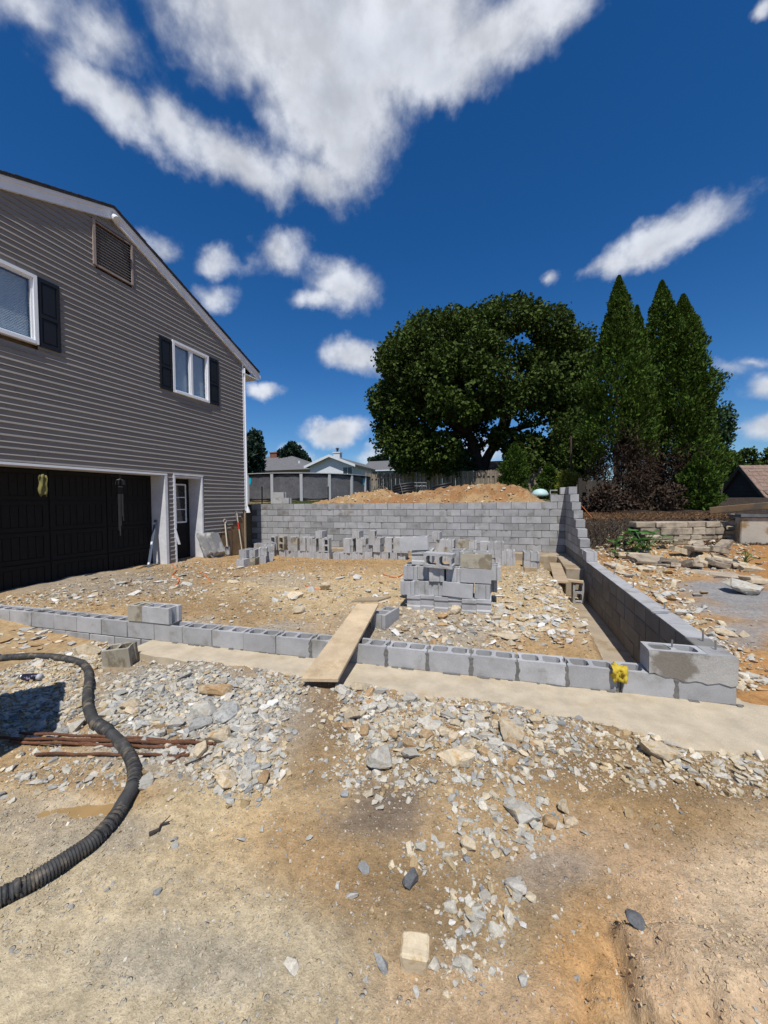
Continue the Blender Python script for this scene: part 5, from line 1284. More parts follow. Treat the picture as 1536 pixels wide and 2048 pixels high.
# ---------------------------------------------------------------- pool
PC = on_d(602, 945, 20.9); PR = 136*20.9/FPX; pz = Hs(PC[0], PC[1]-PR); ptop = on_d(602, 945, 20.9-PR)[2]
pool = thing('pool', (PC[0], PC[1], pz), 'round grey above ground pool with cyan oval emblems', 'pool')
pl = (PC[0], PC[1], pz)
N = 18; fa = math.atan2(-PC[1], -PC[0])
mbot = pz+.16; 
for k in range(N):
    q0 = fa + (k-.5)*2*math.pi/N*1.0 + math.pi/N; q1 = q0 + 2*math.pi/N
    m = MB(); V = []; seg = 6
    for j, z in enumerate((mbot, ptop-.16, ptop-.06)):
        for i in range(seg+1):
            q = q0+(q1-q0)*i/seg; zz = z + (.10*math.sin(math.pi*i/seg) if j == 1 else 0); V.append((PC[0]+PR*math.cos(q), PC[1]+PR*math.sin(q), zz))
    m.add(V[:2*(seg+1)], [(i, i+1, seg+2+i, seg+1+i) for i in range(seg)]); m.build('wall_panel', M['pool_wall'], pool, pl, True)
    m = MB(); W = []
    for r in (.97, 1.0):
        for i in range(seg+1): q = q0+(q1-q0)*i/seg; W.append((PC[0]+PR*(r+.012)*math.cos(q), PC[1]+PR*(r+.012)*math.sin(q), ptop-.16+.10*math.sin(math.pi*i/seg)))
        for i in range(seg+1): q = q0+(q1-q0)*i/seg; W.append((PC[0]+PR*(r+.012)*math.cos(q), PC[1]+PR*(r+.012)*math.sin(q), ptop-.03))
    n = seg+1; m.add(W, [(i, i+1, n+i+1, n+i) for i in range(seg)] + [(2*n+i, 2*n+i+1, 3*n+i+1, 3*n+i) for i in range(seg)]); m.build('arched_trim', M['black'], pool, pl)
    m = MB(); Vv = []
    for q in (q0, (q0+q1)/2, q1):
        for r, z in ((PR-.10, ptop-.03), (PR+.10, ptop-.03), (PR+.10, ptop), (PR-.10, ptop)): Vv.append((PC[0]+r*math.cos(q), PC[1]+r*math.sin(q), z))
    m.add(Vv, [(4*s_+i, 4*s_+(i+1) % 4, 4*s_+4+(i+1) % 4, 4*s_+4+i) for s_ in (0, 1) for i in range(4)]+[(0, 1, 2, 3), (11, 10, 9, 8)]); m.build('top_rail', M['pool_rail'], pool, pl)
    m = MB(); c = Vector((PC[0]+(PR+.03)*math.cos(q0), PC[1]+(PR+.03)*math.sin(q0), 0)); ex = Vector((-math.sin(q0), math.cos(q0), 0))*.065; er = Vector((math.cos(q0), math.sin(q0), 0))*.05
    def qd(z): return [c-ex-er+Vector((0, 0, z)), c+ex-er+Vector((0, 0, z)), c+ex+er+Vector((0, 0, z)), c-ex+er+Vector((0, 0, z))]
    m.hexa(qd(pz-.1)+qd(ptop-.031)); m.build('upright', M['pool_rail'], pool, pl, bevel=.01)
    m = MB(); w = [];
    for i in range(7): q = q0+(q1-q0)*i/6; w += [(PC[0]+PR*1.004*math.cos(q), PC[1]+PR*1.004*math.sin(q), mbot-.05), (PC[0]+PR*1.004*math.cos(q), PC[1]+PR*1.004*math.sin(q), mbot+.05*(abs(i-3)/3)**2)]
    m.add(w, [(2*i, 2*i+2, 2*i+3, 2*i+1) for i in range(6)]); m.build('bottom_skirt', M['black'], pool, pl)
m = MB(); m.lathe([(PR-.03, ptop-.2), (PR-.03, ptop-.2)], (PC[0], PC[1], 0), 36)
m.build('water', material('pool_water', (.05, .25, .30), .05, .05), pool, pl)
m = MB(); m.lathe([(PR-.02, pz-.1), (PR-.02, mbot+.03)], (PC[0], PC[1], 0), 36); m.build('earth_base', M['oldwood'], pool, pl)
for px, py in ((497, 962), (728, 963)):
    r = ray(px, py); ox, oy = CAM[0]-PC[0], CAM[1]-PC[1]; A = r[0]**2+r[1]**2; B = 2*(ox*r[0]+oy*r[1]); Cc = ox*ox+oy*oy-(PR+.015)**2
    tt = (-B-math.sqrt(max(0, B*B-4*A*Cc)))/(2*A); h = CAM+r*tt; q = math.atan2(h[1]-PC[1], h[0]-PC[0]); m = MB(); V = [(h[0], h[1], h[2])]
    for rr in (.62, 1.0):
        for i in range(20):
            a = 2*math.pi*i/20; qq = q+.16*rr*math.cos(a)/PR; V.append((PC[0]+(PR+.014)*math.cos(qq), PC[1]+(PR+.014)*math.sin(qq), h[2]+.21*rr*math.sin(a)))
    m.add(V, [(0, 1+i, 1+(i+1) % 20) for i in range(20)] + [(1+i, 21+i, 21+(i+1) % 20, 1+(i+1) % 20) for i in range(20)]); m.build('oval_emblem', M['cyan'], pool, pl)
# black stakes between the pool and the wall
for i, (px, y0, y1) in enumerate(((524, 973, 1006), (656.5, 973, 1006))):
    b = on_y(px, y1, 12.6); t = on_y(px, y0, 12.6); mb = MB(); mb.tube([(b[0], b[1], Hs(b[0], b[1])-.1), tuple(t)], .022, 6)
    tag(mb.build('stake', M['black'], None, tuple(b)), ('thin black stake behind the small stack on the back wall', 'thin black stake before the pool at the left end of the dirt heap')[i], 'stake')
# grass strip above the wall
g = np.random.default_rng(3); n = 9000; P = np.stack([g.uniform(-9, -3.6, n), g.uniform(11.5, 15.5, n), np.zeros(n)], 1); P[:, 2] = H(P[:, 0], P[:, 1])+.03
tag(link('grass', leaf_mesh('grass', P, np.tile([0, 0, 1.0], (n, 1)), .10, M['grass'], 6, .1, 3)), 'short grass behind the back wall below the pool', 'grass', None, 'stuff')

# ---------------------------------------------------------------- fence along the back yard
FY = 25.5
def fence(lab, x0, x1, y, hgt, mat, zoff=0.0, pitch=.285, wob=True):
    zb = Hs(x0, y); F_ = thing('fence', (x0, y, zb), lab, 'fence'); o = (x0, y, zb)
    pm = []
    for v in range(4):
        m = MB(); w = .145; h = hgt+random.uniform(-.03, .03); m.add([(-w/2, -.01, 0), (w/2, -.01, 0), (w/2, .01, 0), (-w/2, .01, 0), (-w/2, -.01, h-.05), (w/2, -.01, h-.05), (w/2, .01, h-.05), (-w/2, .01, h-.05), (-w/4, -.01, h), (w/4, -.01, h), (w/4, .01, h), (-w/4, .01, h)],
              [(0, 1, 5, 4), (1, 2, 6, 5), (2, 3, 7, 6), (3, 0, 4, 7), (4, 5, 9, 8), (6, 7, 11, 10), (5, 6, 10, 9), (7, 4, 8, 11), (8, 9, 10, 11)]); pm.append(m.mesh('picket', mat))
    x = x0; i = 0
    while x < x1:
        link('picket', pm[i % 4], F_, (x, y-.05, zb+random.uniform(-.02, .03)), (0, random.uniform(-.008, .008), 0))
        link('picket', pm[(i+1) % 4], F_, (x+pitch/2, y+.05, zb+random.uniform(-.02, .03)), (0, random.uniform(-.008, .008), 0)); x += pitch; i += 1
    for z in (.3, hgt-.35): m = MB(); m.box(x0, x1, y-.025, y+.025, zb+z, zb+z+.09); m.build('rail', mat, F_, o)
    x = x0
    while x < x1+.1: m = MB(); m.box(x-.05, x+.05, y-.11, y-.062, zb-.2, zb+hgt+.10); m.build('post', mat, F_, o); x += 2.9
    return F_
xl_ = on_y(733, 950, FY)[0]; xr_ = on_y(1180, 950, FY)[0]
fence('long weathered grey board fence behind the dirt heap', xl_, xr_, FY, 1.86, M['fence'])
xa = on_y(1150, 980, 13.2)[0]
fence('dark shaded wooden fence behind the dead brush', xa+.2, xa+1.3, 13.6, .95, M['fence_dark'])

# ---------------------------------------------------------------- houses beyond
def gable_house(T, o, x0, x1, y0, y1, z0, ze, zr, wall, roof, axis='x', over=.4, trim=None):
    m = MB(); m.box(x0, x1, y0, y1, z0, ze)
    if axis == 'y': m.add([(x0, y0, ze), (x1, y0, ze), ((x0+x1)/2, y0, zr), (x0, y1, ze), (x1, y1, ze), ((x0+x1)/2, y1, zr)], [(0, 1, 2), (5, 4, 3), (0, 2, 5, 3), (1, 4, 5, 2)])
    m.build('wall', M[wall], T, o)
    def slab(a, b, c, d, th=.14):
        m = MB(); m.hexa([a, b, c, d]+[(p[0], p[1], p[2]+th) for p in (a, b, c, d)]); r = m.build('roof', M[roof], T, o); return r
    xm, ym = (x0+x1)/2, (y0+y1)/2; k = (zr-ze)
    if axis == 'y':
        s = k/(xm-x0); slab((x0-over, y0-over, ze-s*over), (xm, y0-over, zr), (xm, y1+over, zr), (x0-over, y1+over, ze-s*over)); r = slab((xm, y0-over, zr), (x1+over, y0-over, ze-s*over), (x1+over, y1+over, ze-s*over), (xm, y1+over, zr))
        if trim:
            for sg_ in (-1, 1):
                xe = x0-over if sg_ < 0 else x1+over; m = MB(); y = y0-over-.04
                m.hexa([(xm, y, zr-.12), (xe, y, ze-s*over-.12), (xe, y+.035, ze-s*over-.12), (xm, y+.035, zr-.12), (xm, y, zr+.16), (xe, y, ze-s*over+.16), (xe, y+.035, ze-s*over+.16), (xm, y+.035, zr+.16)]); m.build('rake_trim', M[trim], T, o)
    else:
        s = k/(ym-y0); slab((x0-over, y0-over, ze-s*over), (x1+over, y0-over, ze-s*over), (x1+over, ym, zr), (x0-over, ym, zr)); slab((x0-over, ym, zr), (x1+over, ym, zr), (x1+over, y1+over, ze-s*over), (x0-over, y1+over, ze-s*over))
        m = MB(); m.add([(x0, y0, ze), (x0, y1, ze), (x0, ym, zr), (x1, y0, ze), (x1, y1, ze), (x1, ym, zr)], [(0, 1, 2), (5, 4, 3)]); m.build('gable', M[wall], T, o)
        if trim: m = MB(); m.box(x0-over, x1+over, y0-over-.12, y0-over, ze-s*over-.02, ze-s*over+.12); m.build('gutter', M[trim], T, o)
# grey hip roofed house with brick chimney
D1 = 46; A = on_d(535, 945, D1); B_ = on_d(642, 945, D1); zt_ = on_d(560, 908, D1+3)[2]; ze_ = on_d(600, 938, D1)[2]; zg_ = 1.6
T = thing('neighbour_house', ((A[0]+B_[0])/2, A[1]+3, zg_), 'low house with a wide grey roof and brick chimney beyond the pool', 'house'); o = tuple(T.location)
x0, x1, y0, y1 = A[0]-6, B_[0]-.6, A[1]+1, A[1]+9
m = MB(); m.box(x0, x1, y0, y1, zg_, ze_); m.build('wall', M['far_tan'], T, o)
m = MB(); m.hexa([(x0-.5, y0-.5, ze_-.1), (x1+.7, y0-.5, ze_-.1), (x1+.7, y1+.5, ze_-.1), (x0-.5, y1+.5, ze_-.1), (x0+3, y0+4, zt_), (x1-5.2, y0+4, zt_), (x1-5.2, y0+4.2, zt_), (x0+3, y0+4.2, zt_)]); m.build('roof', M['grey_shingle'], T, o)
c = on_d(549, 906, D1+5); m = MB(); m.box(c[0]-.5, c[0]+.5, c[1]-.3, c[1]+.3, zt_-1, zt_+.35); m.box(c[0]-.58, c[0]+.58, c[1]-.38, c[1]+.38, zt_+.35, zt_+.45); m.build('chimney', M['brick'], T, o)
for dx in (-4.2, -2.6): m = MB(); m.box(x1+dx-.4, x1+dx+.4, y0-.03, y0+.02, ze_-1.5, ze_-.5); m.build('window', M['dark_glass'], T, o)
m = MB(); m.tube([(x1-2.6, y0+1.4, ze_+.5), (x1-2.6, y0+1.4, ze_+1.1)], .12, 8); m.build('roof_vent', M['far_white'], T, o)
# white gable house with a white chimney
D2 = 44; A = on_d(612, 934, D2); B_ = on_d(724, 936, D2); ap = on_d(657, 917, D2); T = thing('neighbour_house', ((A[0]+B_[0])/2, A[1]+4, 1.6), 'white gabled house with a tall white chimney beyond the pool', 'house'); o = tuple(T.location)
hw_ = (B_[0]-A[0])/2; xm = (A[0]+B_[0])/2
gable_house(T, o, A[0]+.5, B_[0]-.5, A[1], A[1]+11, 1.6, A[2]+.1, ap[2]+.15, 'far_white', 'grey_shingle', 'y', .5, 'far_white')
c0 = on_d(669, 930, D2-.6); c1 = on_d(683, 930, D2-.6); ct = on_d(676, 907, D2-.6)[2]; m = MB(); m.box(c0[0], c1[0], c0[1]-.3, c0[1]+.4, 1.6, ct); m.box(c0[0]-.06, c1[0]+.06, c0[1]-.36, c0[1]+.46, ct, ct+.12); ch_ = m.build('chimney', M['far_white'], T, o)
m = MB(); m.tube([((c0[0]+c1[0])/2, c0[1], ct+.1), ((c0[0]+c1[0])/2, c0[1], ct+.6)], .12, 8); m.tube([((c0[0]+c1[0])/2, c0[1], ct+.45), ((c0[0]+c1[0])/2, c0[1], ct+.55)], .2, 8); m.build('chimney_pipe', M['pole'], ch_, o)
for px in (699, 709): w = on_d(px, 943, D2-.02); m = MB(); m.box(w[0]-.22, w[0]+.22, A[1]-.04, A[1]+.03, w[2]-.5, w[2]+.35); m.build('window', M['dark_glass'], T, o)
# grey roofed house with pale blue walls
D3 = 50; A = on_d(724, 945, D3); B_ = on_d(812, 945, D3); ze_ = on_d(760, 941, D3)[2]; zt_ = on_d(760, 927, D3+4)[2]
T = thing('neighbour_house', ((A[0]+B_[0])/2, A[1]+4, 1.6), 'pale blue house with a long grey roof left of the maple', 'house'); o = tuple(T.location)
gable_house(T, o, A[0], B_[0]+1.5, A[1], A[1]+9, 1.6, ze_, zt_+.2, 'far_blue', 'grey_shingle', 'x', .4, 'far_white')
w = on_d(822, 944, D3); m = MB(); m.box(B_[0]+.2, B_[0]+1.1, A[1]-.05, A[1]+.02, ze_-1.4, ze_-.3); m.build('window', M['white'], T, o)
# shed with a pinkish roof behind the fence
A = on_y(975, 940, 30); B_ = on_y(1112, 940, 30); T = thing('shed', ((A[0]+B_[0])/2, 31, 1.65), 'shed with a flat pinkish brown roof just behind the board fence', 'shed'); o = tuple(T.location)
zt_ = on_y(1040, 930, 30)[2]; ze_ = on_y(1040, 938, 29.4)[2]
gable_house(T, o, A[0]+.3, B_[0]-.3, 29.8, 34.5, 1.65, ze_, ze_+.75, 'far_tan', 'shed_roof', 'x', .35, 'shed_roof')
# small olive house on the right
D4 = 15.5; ap = on_d(1484, 933, D4); el_ = on_d(1440, 987, D4); T = thing('small_house', (ap[0], ap[1]+2, 1.2), 'small dark olive sided house with a brown shingle roof at the right edge', 'house'); o = tuple(T.location)
hw_ = 1.15; y0 = ap[1]; x0, x1 = ap[0]-hw_, ap[0]+hw_; zl = 1.0; ze_ = on_d(1446, 992, D4)[2]; zr_ = ap[2]
# gable turned to the camera, roof running away to the right
ax = Vector((CF[0], CF[1], 0)).normalized(); rt = Vector((CR[0], CR[1], 0)).normalized(); rt, dv = -ax, rt
P0 = Vector((ap[0], ap[1], 0)); wl = rt*(hw_)
def pt(s, t, z): q = P0 + rt*s + dv*t; return (q.x, q.y, z)
m = MB(); m.add([pt(-1.0, 0, zl), pt(1.05, 0, zl), pt(1.05, 0, ze_+.05), pt(0, 0, zr_-.1), pt(-1.0, 0, ze_+.05), pt(-1.0, 5, zl), pt(1.05, 5, zl), pt(1.05, 5, ze_+.05), pt(0, 5, zr_-.1), pt(-1.0, 5, ze_+.05)], [(0, 1, 2, 3, 4), (9, 8, 7, 6, 5), (0, 4, 9, 5), (1, 6, 7, 2)]); m.build('wall', M['green_siding'], T, o)
zz = zl+.1
while zz < zr_-.2:
    hf = 1.0 if zz < ze_ else max(.02, 1.0*(zr_-.12-zz)/(zr_-ze_)); m = MB(); m.hexa([pt(-hf, -.03, zz), pt(hf*1.04, -.03, zz), pt(hf*1.04, 0, zz), pt(-hf, 0, zz), pt(-hf, -.01, zz+.14), pt(hf*1.04, -.01, zz+.14), pt(hf*1.04, 0, zz+.14), pt(-hf, 0, zz+.14)]); m.build('siding_board', M['green_siding'], T, o); zz += .15
sl_ = (zr_-ze_)/1.0
for sg_ in (-1, 1):
    e = sg_*1.14; zz = zr_-abs(e)*sl_; m = MB(); m.hexa([pt(0, -.12, zr_), pt(e, -.12, zz), pt(e, 5.1, zz), pt(0, 5.1, zr_)]+[pt(0, -.12, zr_+.05), pt(e, -.12, zz+.05), pt(e, 5.1, zz+.05), pt(0, 5.1, zr_+.05)]); rf = m.build('roof', M['brown_shingle'], T, o)
    for r_ in range(9):
        a = e*(r_+.05)/9; b = e*(r_+1)/9; za, zb_ = zr_-abs(a)*sl_+.052, zr_-abs(b)*sl_+.052
        for c_ in range(11):
            t0 = -.12+c_*.47+(.2 if r_ % 2 else 0); t1 = min(t0+.46, 5.1); h = random.uniform(.012, .03); m = MB(); m.hexa([pt(a, t0, za), pt(b, t0, zb_), pt(b, t1, zb_), pt(a, t1, za), pt(a, t0, za+.004), pt(b, t0, zb_+h), pt(b, t1, zb_+h), pt(a, t1, za+.004)])
            if sg_ > 0: m.build('shingle', M['brown_shingle'], rf, o)
    m = MB(); m.hexa([pt(0, -.15, zr_-.12), pt(e, -.15, zz-.12), pt(e, -.121, zz-.12), pt(0, -.121, zr_-.12), pt(0, -.15, zr_+.06), pt(e, -.15, zz+.06), pt(e, -.121, zz+.06), pt(0, -.121, zr_+.06)]); m.build('rake_trim', M['green_siding'], T, o)

# ---------------------------------------------------------------- dirt heap on the yard behind the wall
xs = np.linspace(-6.6, 1.75, 170); ys = np.linspace(11.46, 14.8, 70); X, Y = np.meshgrid(xs, ys)
crest = np.interp(X, [-6.6, -5.9, -4.6, -3.7, -3.0, -2.2, -1.2, .1, .9, 1.35, 1.75], [.02, .20, .44, .50, .38, .48, .60, .68, .50, .18, 0])
pr = sst(11.42, 12.9, Y)*sst(14.8, 13.3, Y)
Z = H_smooth(X, Y) - .03 + crest*pr + (.26*fbm(X*2.4, Y*2.4, 55, 5) + .22*fbm(X*8, Y*8, 56, 4))*np.minimum(1, crest*4)
m_ = np_mesh('dirt_heap', np.stack([X, Y, Z], -1).reshape(-1, 3), np.array([[j*170+i, j*170+i+1, (j+1)*170+i+1, (j+1)*170+i] for j in range(69) for i in range(169)]), M['soil'], True)
w = fbm(X*1.6, Y*1.6, 66, 4)[..., None]; cc_ = np.where(w > .0, np.array([.27, .145, .062]), np.array([.32, .205, .10]))*(1+.5*fbm(X*6, Y*6, 67, 4)[..., None])
ca = m_.color_attributes.new('soil', 'FLOAT_COLOR', 'POINT'); ca.data.foreach_set('color', np.concatenate([cc_.reshape(-1, 3), np.ones((170*70, 1))], 1).astype(np.float32).ravel())
tag(link('dirt_heap', m_), 'long heap of orange brown excavated dirt behind the back wall', 'dirt heap', kind='structure')
def heap_z(x, y):
    i = int(np.clip(round((x+6.6)/(8.35/169)), 0, 169)); j = int(np.clip(round((y-11.46)/(3.34/69)), 0, 69)); return float(Z[j, i])
g = np.random.default_rng(8)
hs = []
for i in range(900):
    x = g.uniform(-5.7, 1.55); y = 11.55 + 1.8*g.random()**1.2; s_ = .022+.10*g.random()**4
    hs.append((x, y, heap_z(x, y)-.01, s_, g.uniform(.35, .7), g.uniform(0, 6.28), g.normal(0, .3), g.normal(0, .3), PALETTE[[3, 5, 4, 1, 6, 3][i % 6]]*g.uniform(.8, 1.1)))
tag(joined_rocks('heap_stones', hs), 'pale stones and clods bedded in the dirt heap behind the wall', 'stones', kind='stuff')
# coils of black pipe on the heap
def coil(px, py, d, wpx, turns, lab, strap=True):
    c = on_d(px, py, d); R_ = wpx*d/FPX/2; T = thing('pipe_coil', (c[0], c[1], c[2]-.15), lab, 'pipe coil', 'black pipe coils on the dirt heap'); pts = []; rad = []
    n = turns*40; ax_ = Vector((CR[0], CR[1], 0)); bx = Vector((CF[0], CF[1], 0))
    for i in range(n+1):
        q = 2*math.pi*i/40; h = .085*i/40; k = 1-.03*(i/40) + .02*math.sin(q*2.3); p = Vector((c[0], c[1], c[2]-.12+h)) + ax_*(R_*k*math.cos(q)) + bx*(R_*.75*k*math.sin(q)); p.z += .05*math.cos(q+.5)
        pts.append(p); rad.append(.050 if i % 2 else .042)
    m = MB(); m.tube(pts, rad, 8); m.build('pipe', M['pipe'], T, tuple(T.location), True)
    if strap: m = MB(); q = Vector((c[0], c[1], c[2])) - bx*(R_*.77+.06) - ax_*(.25*R_); m.bar(q+Vector((-.04, 0, .26)), q+Vector((.08, 0, -.20)), .025, .004); m.build('strap', M['pool_rail'], T, tuple(T.location))
coil(807, 982, 13.6, 44, 4, 'coil of black corrugated pipe with a pale strap on the dirt heap')
coil(884, 973, 13.8, 36, 2, 'smaller half buried coil of black pipe on the dirt heap', False)
m = MB(); c = on_d(1080, 986, 14.2); m.lathe([(.30, -.12), (.29, -.02), (.23, .08), (.12, .14), (.02, .155)], tuple(c), 18); tag(m.build('upturned_tub', M['shade_cloth'], None, tuple(c), True), 'pale aqua upturned tub behind the right end of the dirt heap', 'tub')
c = on_d(838, 968, 15); m = MB(); a = Vector(c); r_ = Vector(CR)*.28
for z in (-.08, .05): m.tube([a-r_+Vector((0, 0, z)), a+r_+Vector((0, 0, z))], .014, 6)
for s_ in (-1, -.3, .4, 1): m.tube([a+r_*s_+Vector((0, 0, -.2)), a+r_*s_+Vector((0, 0, .07))], .012, 6)
tag(m.build('metal_rack', M['steel'], None, tuple(c)), 'small pale metal rack behind the black pipe coil', 'rack')

# ---------------------------------------------------------------- right side: stone wall, stucco wall, beam, rubble
D5 = 8.9
Lw = on_d(1268, 1044, D5); Rw = on_d(1462, 1042, D5); ux = Vector((Rw[0]-Lw[0], Rw[1]-Lw[1], 0)); LEN = ux.length; ux.normalize(); uy = Vector((-ux.y, ux.x, 0))
sw = thing('stone_wall', (Lw[0], Lw[1], .5), 'broken dry stone retaining wall of cut beige stones at the foot of the bank', 'stone wall'); zt_ = Lw[2]; zb_ = .35
rows_ = [(.125, 0, 1.0), (.16, .07, .97), (.10, .12, .95), (.075, .16, 1.0), (.075, .2, .98), (.08, .15, .97), (.08, .2, .96), (.08, .2, .95)]
z = zt_
for ri, (hh, st, en) in enumerate(rows_):
    z -= hh+.006; s = st*LEN*.9 + random.uniform(0, .05)
    while s < LEN*en:
        L = random.uniform(.22, .5) if hh > .09 else random.uniform(.28, .6); L = min(L, LEN*en-s)
        if L < .08: break
        out_ = -.03 - random.uniform(0, .05) - (.05 if hh < .09 else 0) + (.03 if s < .5 else 0)
        m = MB(); a = Vector((Lw[0], Lw[1], 0)) + ux*s; b = a+ux*(L-.012); i0 = uy*out_; i1 = uy*.25
        m.hexa([(*(a+i0).xy, z), (*(b+i0).xy, z), (*(b+i1).xy, z), (*(a+i1).xy, z), (*(a+i0*.9).xy, z+hh), (*(b+i0*1.05).xy, z+hh), (*(b+i1).xy, z+hh), (*(a+i1).xy, z+hh)])
        me = m.mesh('stone', M['wallstone'], tuple(sw.location), bevel=.012)
        for v in me.vertices: v.co += Vector((random.uniform(-1, 1), random.uniform(-1, 1), random.uniform(-.6, .6)))*.009
        link('stone', me, sw, sw.location); s += L
# pier of stacked stones at its right end
pr_ = thing('stone_pier', tuple(on_d(1468, 1110, 8.7)), 'leaning pier of stacked rough stones between the stone wall and the stucco wall', 'stone pier'); zz = .5
for k in range(6):
    c = on_d(1466+random.uniform(-3, 3), 1080, 8.75); hh = random.uniform(.10, .16); o = link('stone', big_rock_mesh(800+k, .9, (1, .9), M['wallstone'], 16), pr_, (c[0], c[1], zz), (0, 0, random.uniform(0, 6))); o.scale = (.28, .26, hh*1.25); zz += hh
st = thing('stucco_wall', tuple(on_d(1500, 1110, 8.2)), 'stained grey stucco wall under a timber beam at the right edge', 'wall'); o_ = tuple(st.location)
a = on_d(1480, 1112, 8.35); b = on_d(1640, 1112, 7.9); zt2 = on_d(1500, 1034, 8.3)[2]; dn = Vector((-(b[1]-a[1]), b[0]-a[0], 0)).normalized()*.25
m = MB(); m.hexa([(a[0], a[1], .2), (b[0], b[1], .2), (b[0]+dn.x, b[1]+dn.y, .2), (a[0]+dn.x, a[1]+dn.y, .2), (a[0], a[1], zt2), (b[0], b[1], zt2), (b[0]+dn.x, b[1]+dn.y, zt2), (a[0]+dn.x, a[1]+dn.y, zt2)]); m.build('render_coat', M['stucco'], st, o_, bevel=.02)
m = MB(); m.hexa([(a[0]-.02, a[1]-.05, zt2+.003), (b[0], b[1]-.05, zt2+.003), (b[0]+dn.x, b[1]+dn.y, zt2+.003), (a[0]+dn.x, a[1]+dn.y, zt2+.003), (a[0]-.02, a[1]-.05, zt2+.06), (b[0], b[1]-.05, zt2+.06), (b[0]+dn.x, b[1]+dn.y, zt2+.06), (a[0]+dn.x, a[1]+dn.y, zt2+.06)]); m.build('slate_cap', M['stone_dark'], st, o_)
a = on_d(1421, 1021, 9.0); b = on_d(1600, 1006, 7.8); m = MB(); m.bar(a, b, .14, .15); tag(m.build('timber_beam', M['plywood'], None, tuple(a), bevel=.01), 'long brown timber beam lying over the stucco wall', 'beam')

# string line from the stepped wall to the ground, flower head, weeds
a = on_y(1163, 1011, 11.3); b = ground_at(1221, 1072); m = MB(); m.tube([tuple(a), tuple((np.array(a)+b)/2+np.array([0, 0, -.03])), tuple(b)], .006, 5); tag(m.build('string_line', M['orange'], None, tuple(a)), 'thin reddish line running from the stepped wall down to the weeds', 'string')
def weed(px, py, n, s, lab, seed):
    g = random.Random(seed); p = ground_at(px, py); T = thing('weed', tuple(p), lab, 'weed', 'leafy weeds by the stone wall'); st_ = MB()
    for i in range(n):
        q = g.uniform(0, 6.28); r = s*g.uniform(.1, 1); h = s*g.uniform(.35, 1.0); c = Vector((p[0]+r*math.cos(q), p[1]+r*math.sin(q), p[2]+h)); L = s*g.uniform(.22, .42)
        st_.tube([tuple(p), tuple((Vector(p)+c)/2+Vector((0, 0, .03))), tuple(c)], .005, 4)
        t = Vector((math.cos(q), math.sin(q), g.uniform(-.3, .3))).normalized(); sd = t.cross(Vector((0, 0, 1))).normalized(); up_ = sd.cross(t); m = MB(); V = [c]
        for k in range(9):
            u = 2*math.pi*k/9; rr = L*(.75+.25*math.cos(u*3)); V.append(c + t*(L*.6+rr*math.cos(u)*.8) + sd*(rr*math.sin(u)*.8) + up_*(.12*L*math.cos(2*u)+.1*L))
        m.add(V, [(0, 1+k, 1+(k+1) % 9) for k in range(9)]); m.build('leaf', M['weed_leaf'], T, tuple(p))
    st_.build('stems', M['weed_leaf'], T, tuple(p))
weed(1288, 1102, 26, .42, 'broad leaved green weed before the stone wall, largest of them', 1); weed(1268, 1106, 12, .26, 'green weed at the left side of the largest weed', 2); weed(1232, 1100, 14, .26, 'bright green weed beside the lower end of the reddish line', 3); weed(1238, 1118, 8, .16, 'little weed in the dirt below the other weeds', 4); weed(1490, 1128, 10, .22, 'green weed at the foot of the stucco wall', 5)
# ---------------------------------------------------------------- scaffold board over the low wall
a0, a1 = on_z(602, 1356, .13), on_z(676, 1357, .13)
L0, L1 = on_z(714, 1207, .365), on_z(757, 1207, .365)
sb = thing('scaffold_board', tuple(a0), 'long pale scaffold board ramped over the low block wall', 'board')
m = MB(); dz_ = np.array([0, 0, .034]); P = [a0-dz_, a1-dz_, L1-dz_, L0-dz_]
m.hexa([tuple(p) for p in P]+[tuple(p+dz_) for p in P]); m.build('plank', M['pine'], sb, tuple(a0), bevel=.004)
a = on_z(712, 1204, .368); b = on_z(782, 1196, .35); w = on_z(756, 1204, .368); m = MB(); d = np.array(b)-np.array(a); q = np.array([0, .24, -.02])
V = [np.array(a)-d*.12, np.array(w), np.array(b), np.array(a)+q-d*.05]; m.hexa([tuple(p) for p in V]+[tuple(p+np.array([0, 0, .022])) for p in V]); tag(m.build('board_offcut', M['oldwood'], None, tuple(a)), 'short brown board lying across the far end of the scaffold board', 'board')

# boards and timber by the stepped footing
def plank(name, lab, pts, w, t, mat, up=(0, 0, 1)):
    m = MB(); m.bar(pts[0], pts[1], w, t, up); return tag(m.build(name, M[mat], None, tuple(pts[0]), bevel=.004), lab, 'board')
a = on_z(1110, 1127, .12); b = on_z(1121, 1160, .12)
plank('board', 'weathered board lying lengthwise beside the stepped footing', [(a[0], a[1], .12), (b[0], b[1]-.1, .10)], .24, .04, 'oldwood')
a = on_z(1045, 1151, .07); b = on_z(1167, 1162, .05); plank('board', 'pale narrow board laid crosswise over the trench onto the upright block', [(a[0], a[1], .085), (b[0], b[1], .03)], .10, .045, 'pine')
a = on_z(1051, 1142, .06); p = ground_at(1061, 1143); plank('timber_offcut', 'short timber offcut under the front of the right block column', [(p[0]-.13, p[1], p[2]+.04), (p[0]+.13, p[1]+.02, p[2]+.04)], .14, .09, 'oldwood')
a = on_z(1120, 1215, -.2); 
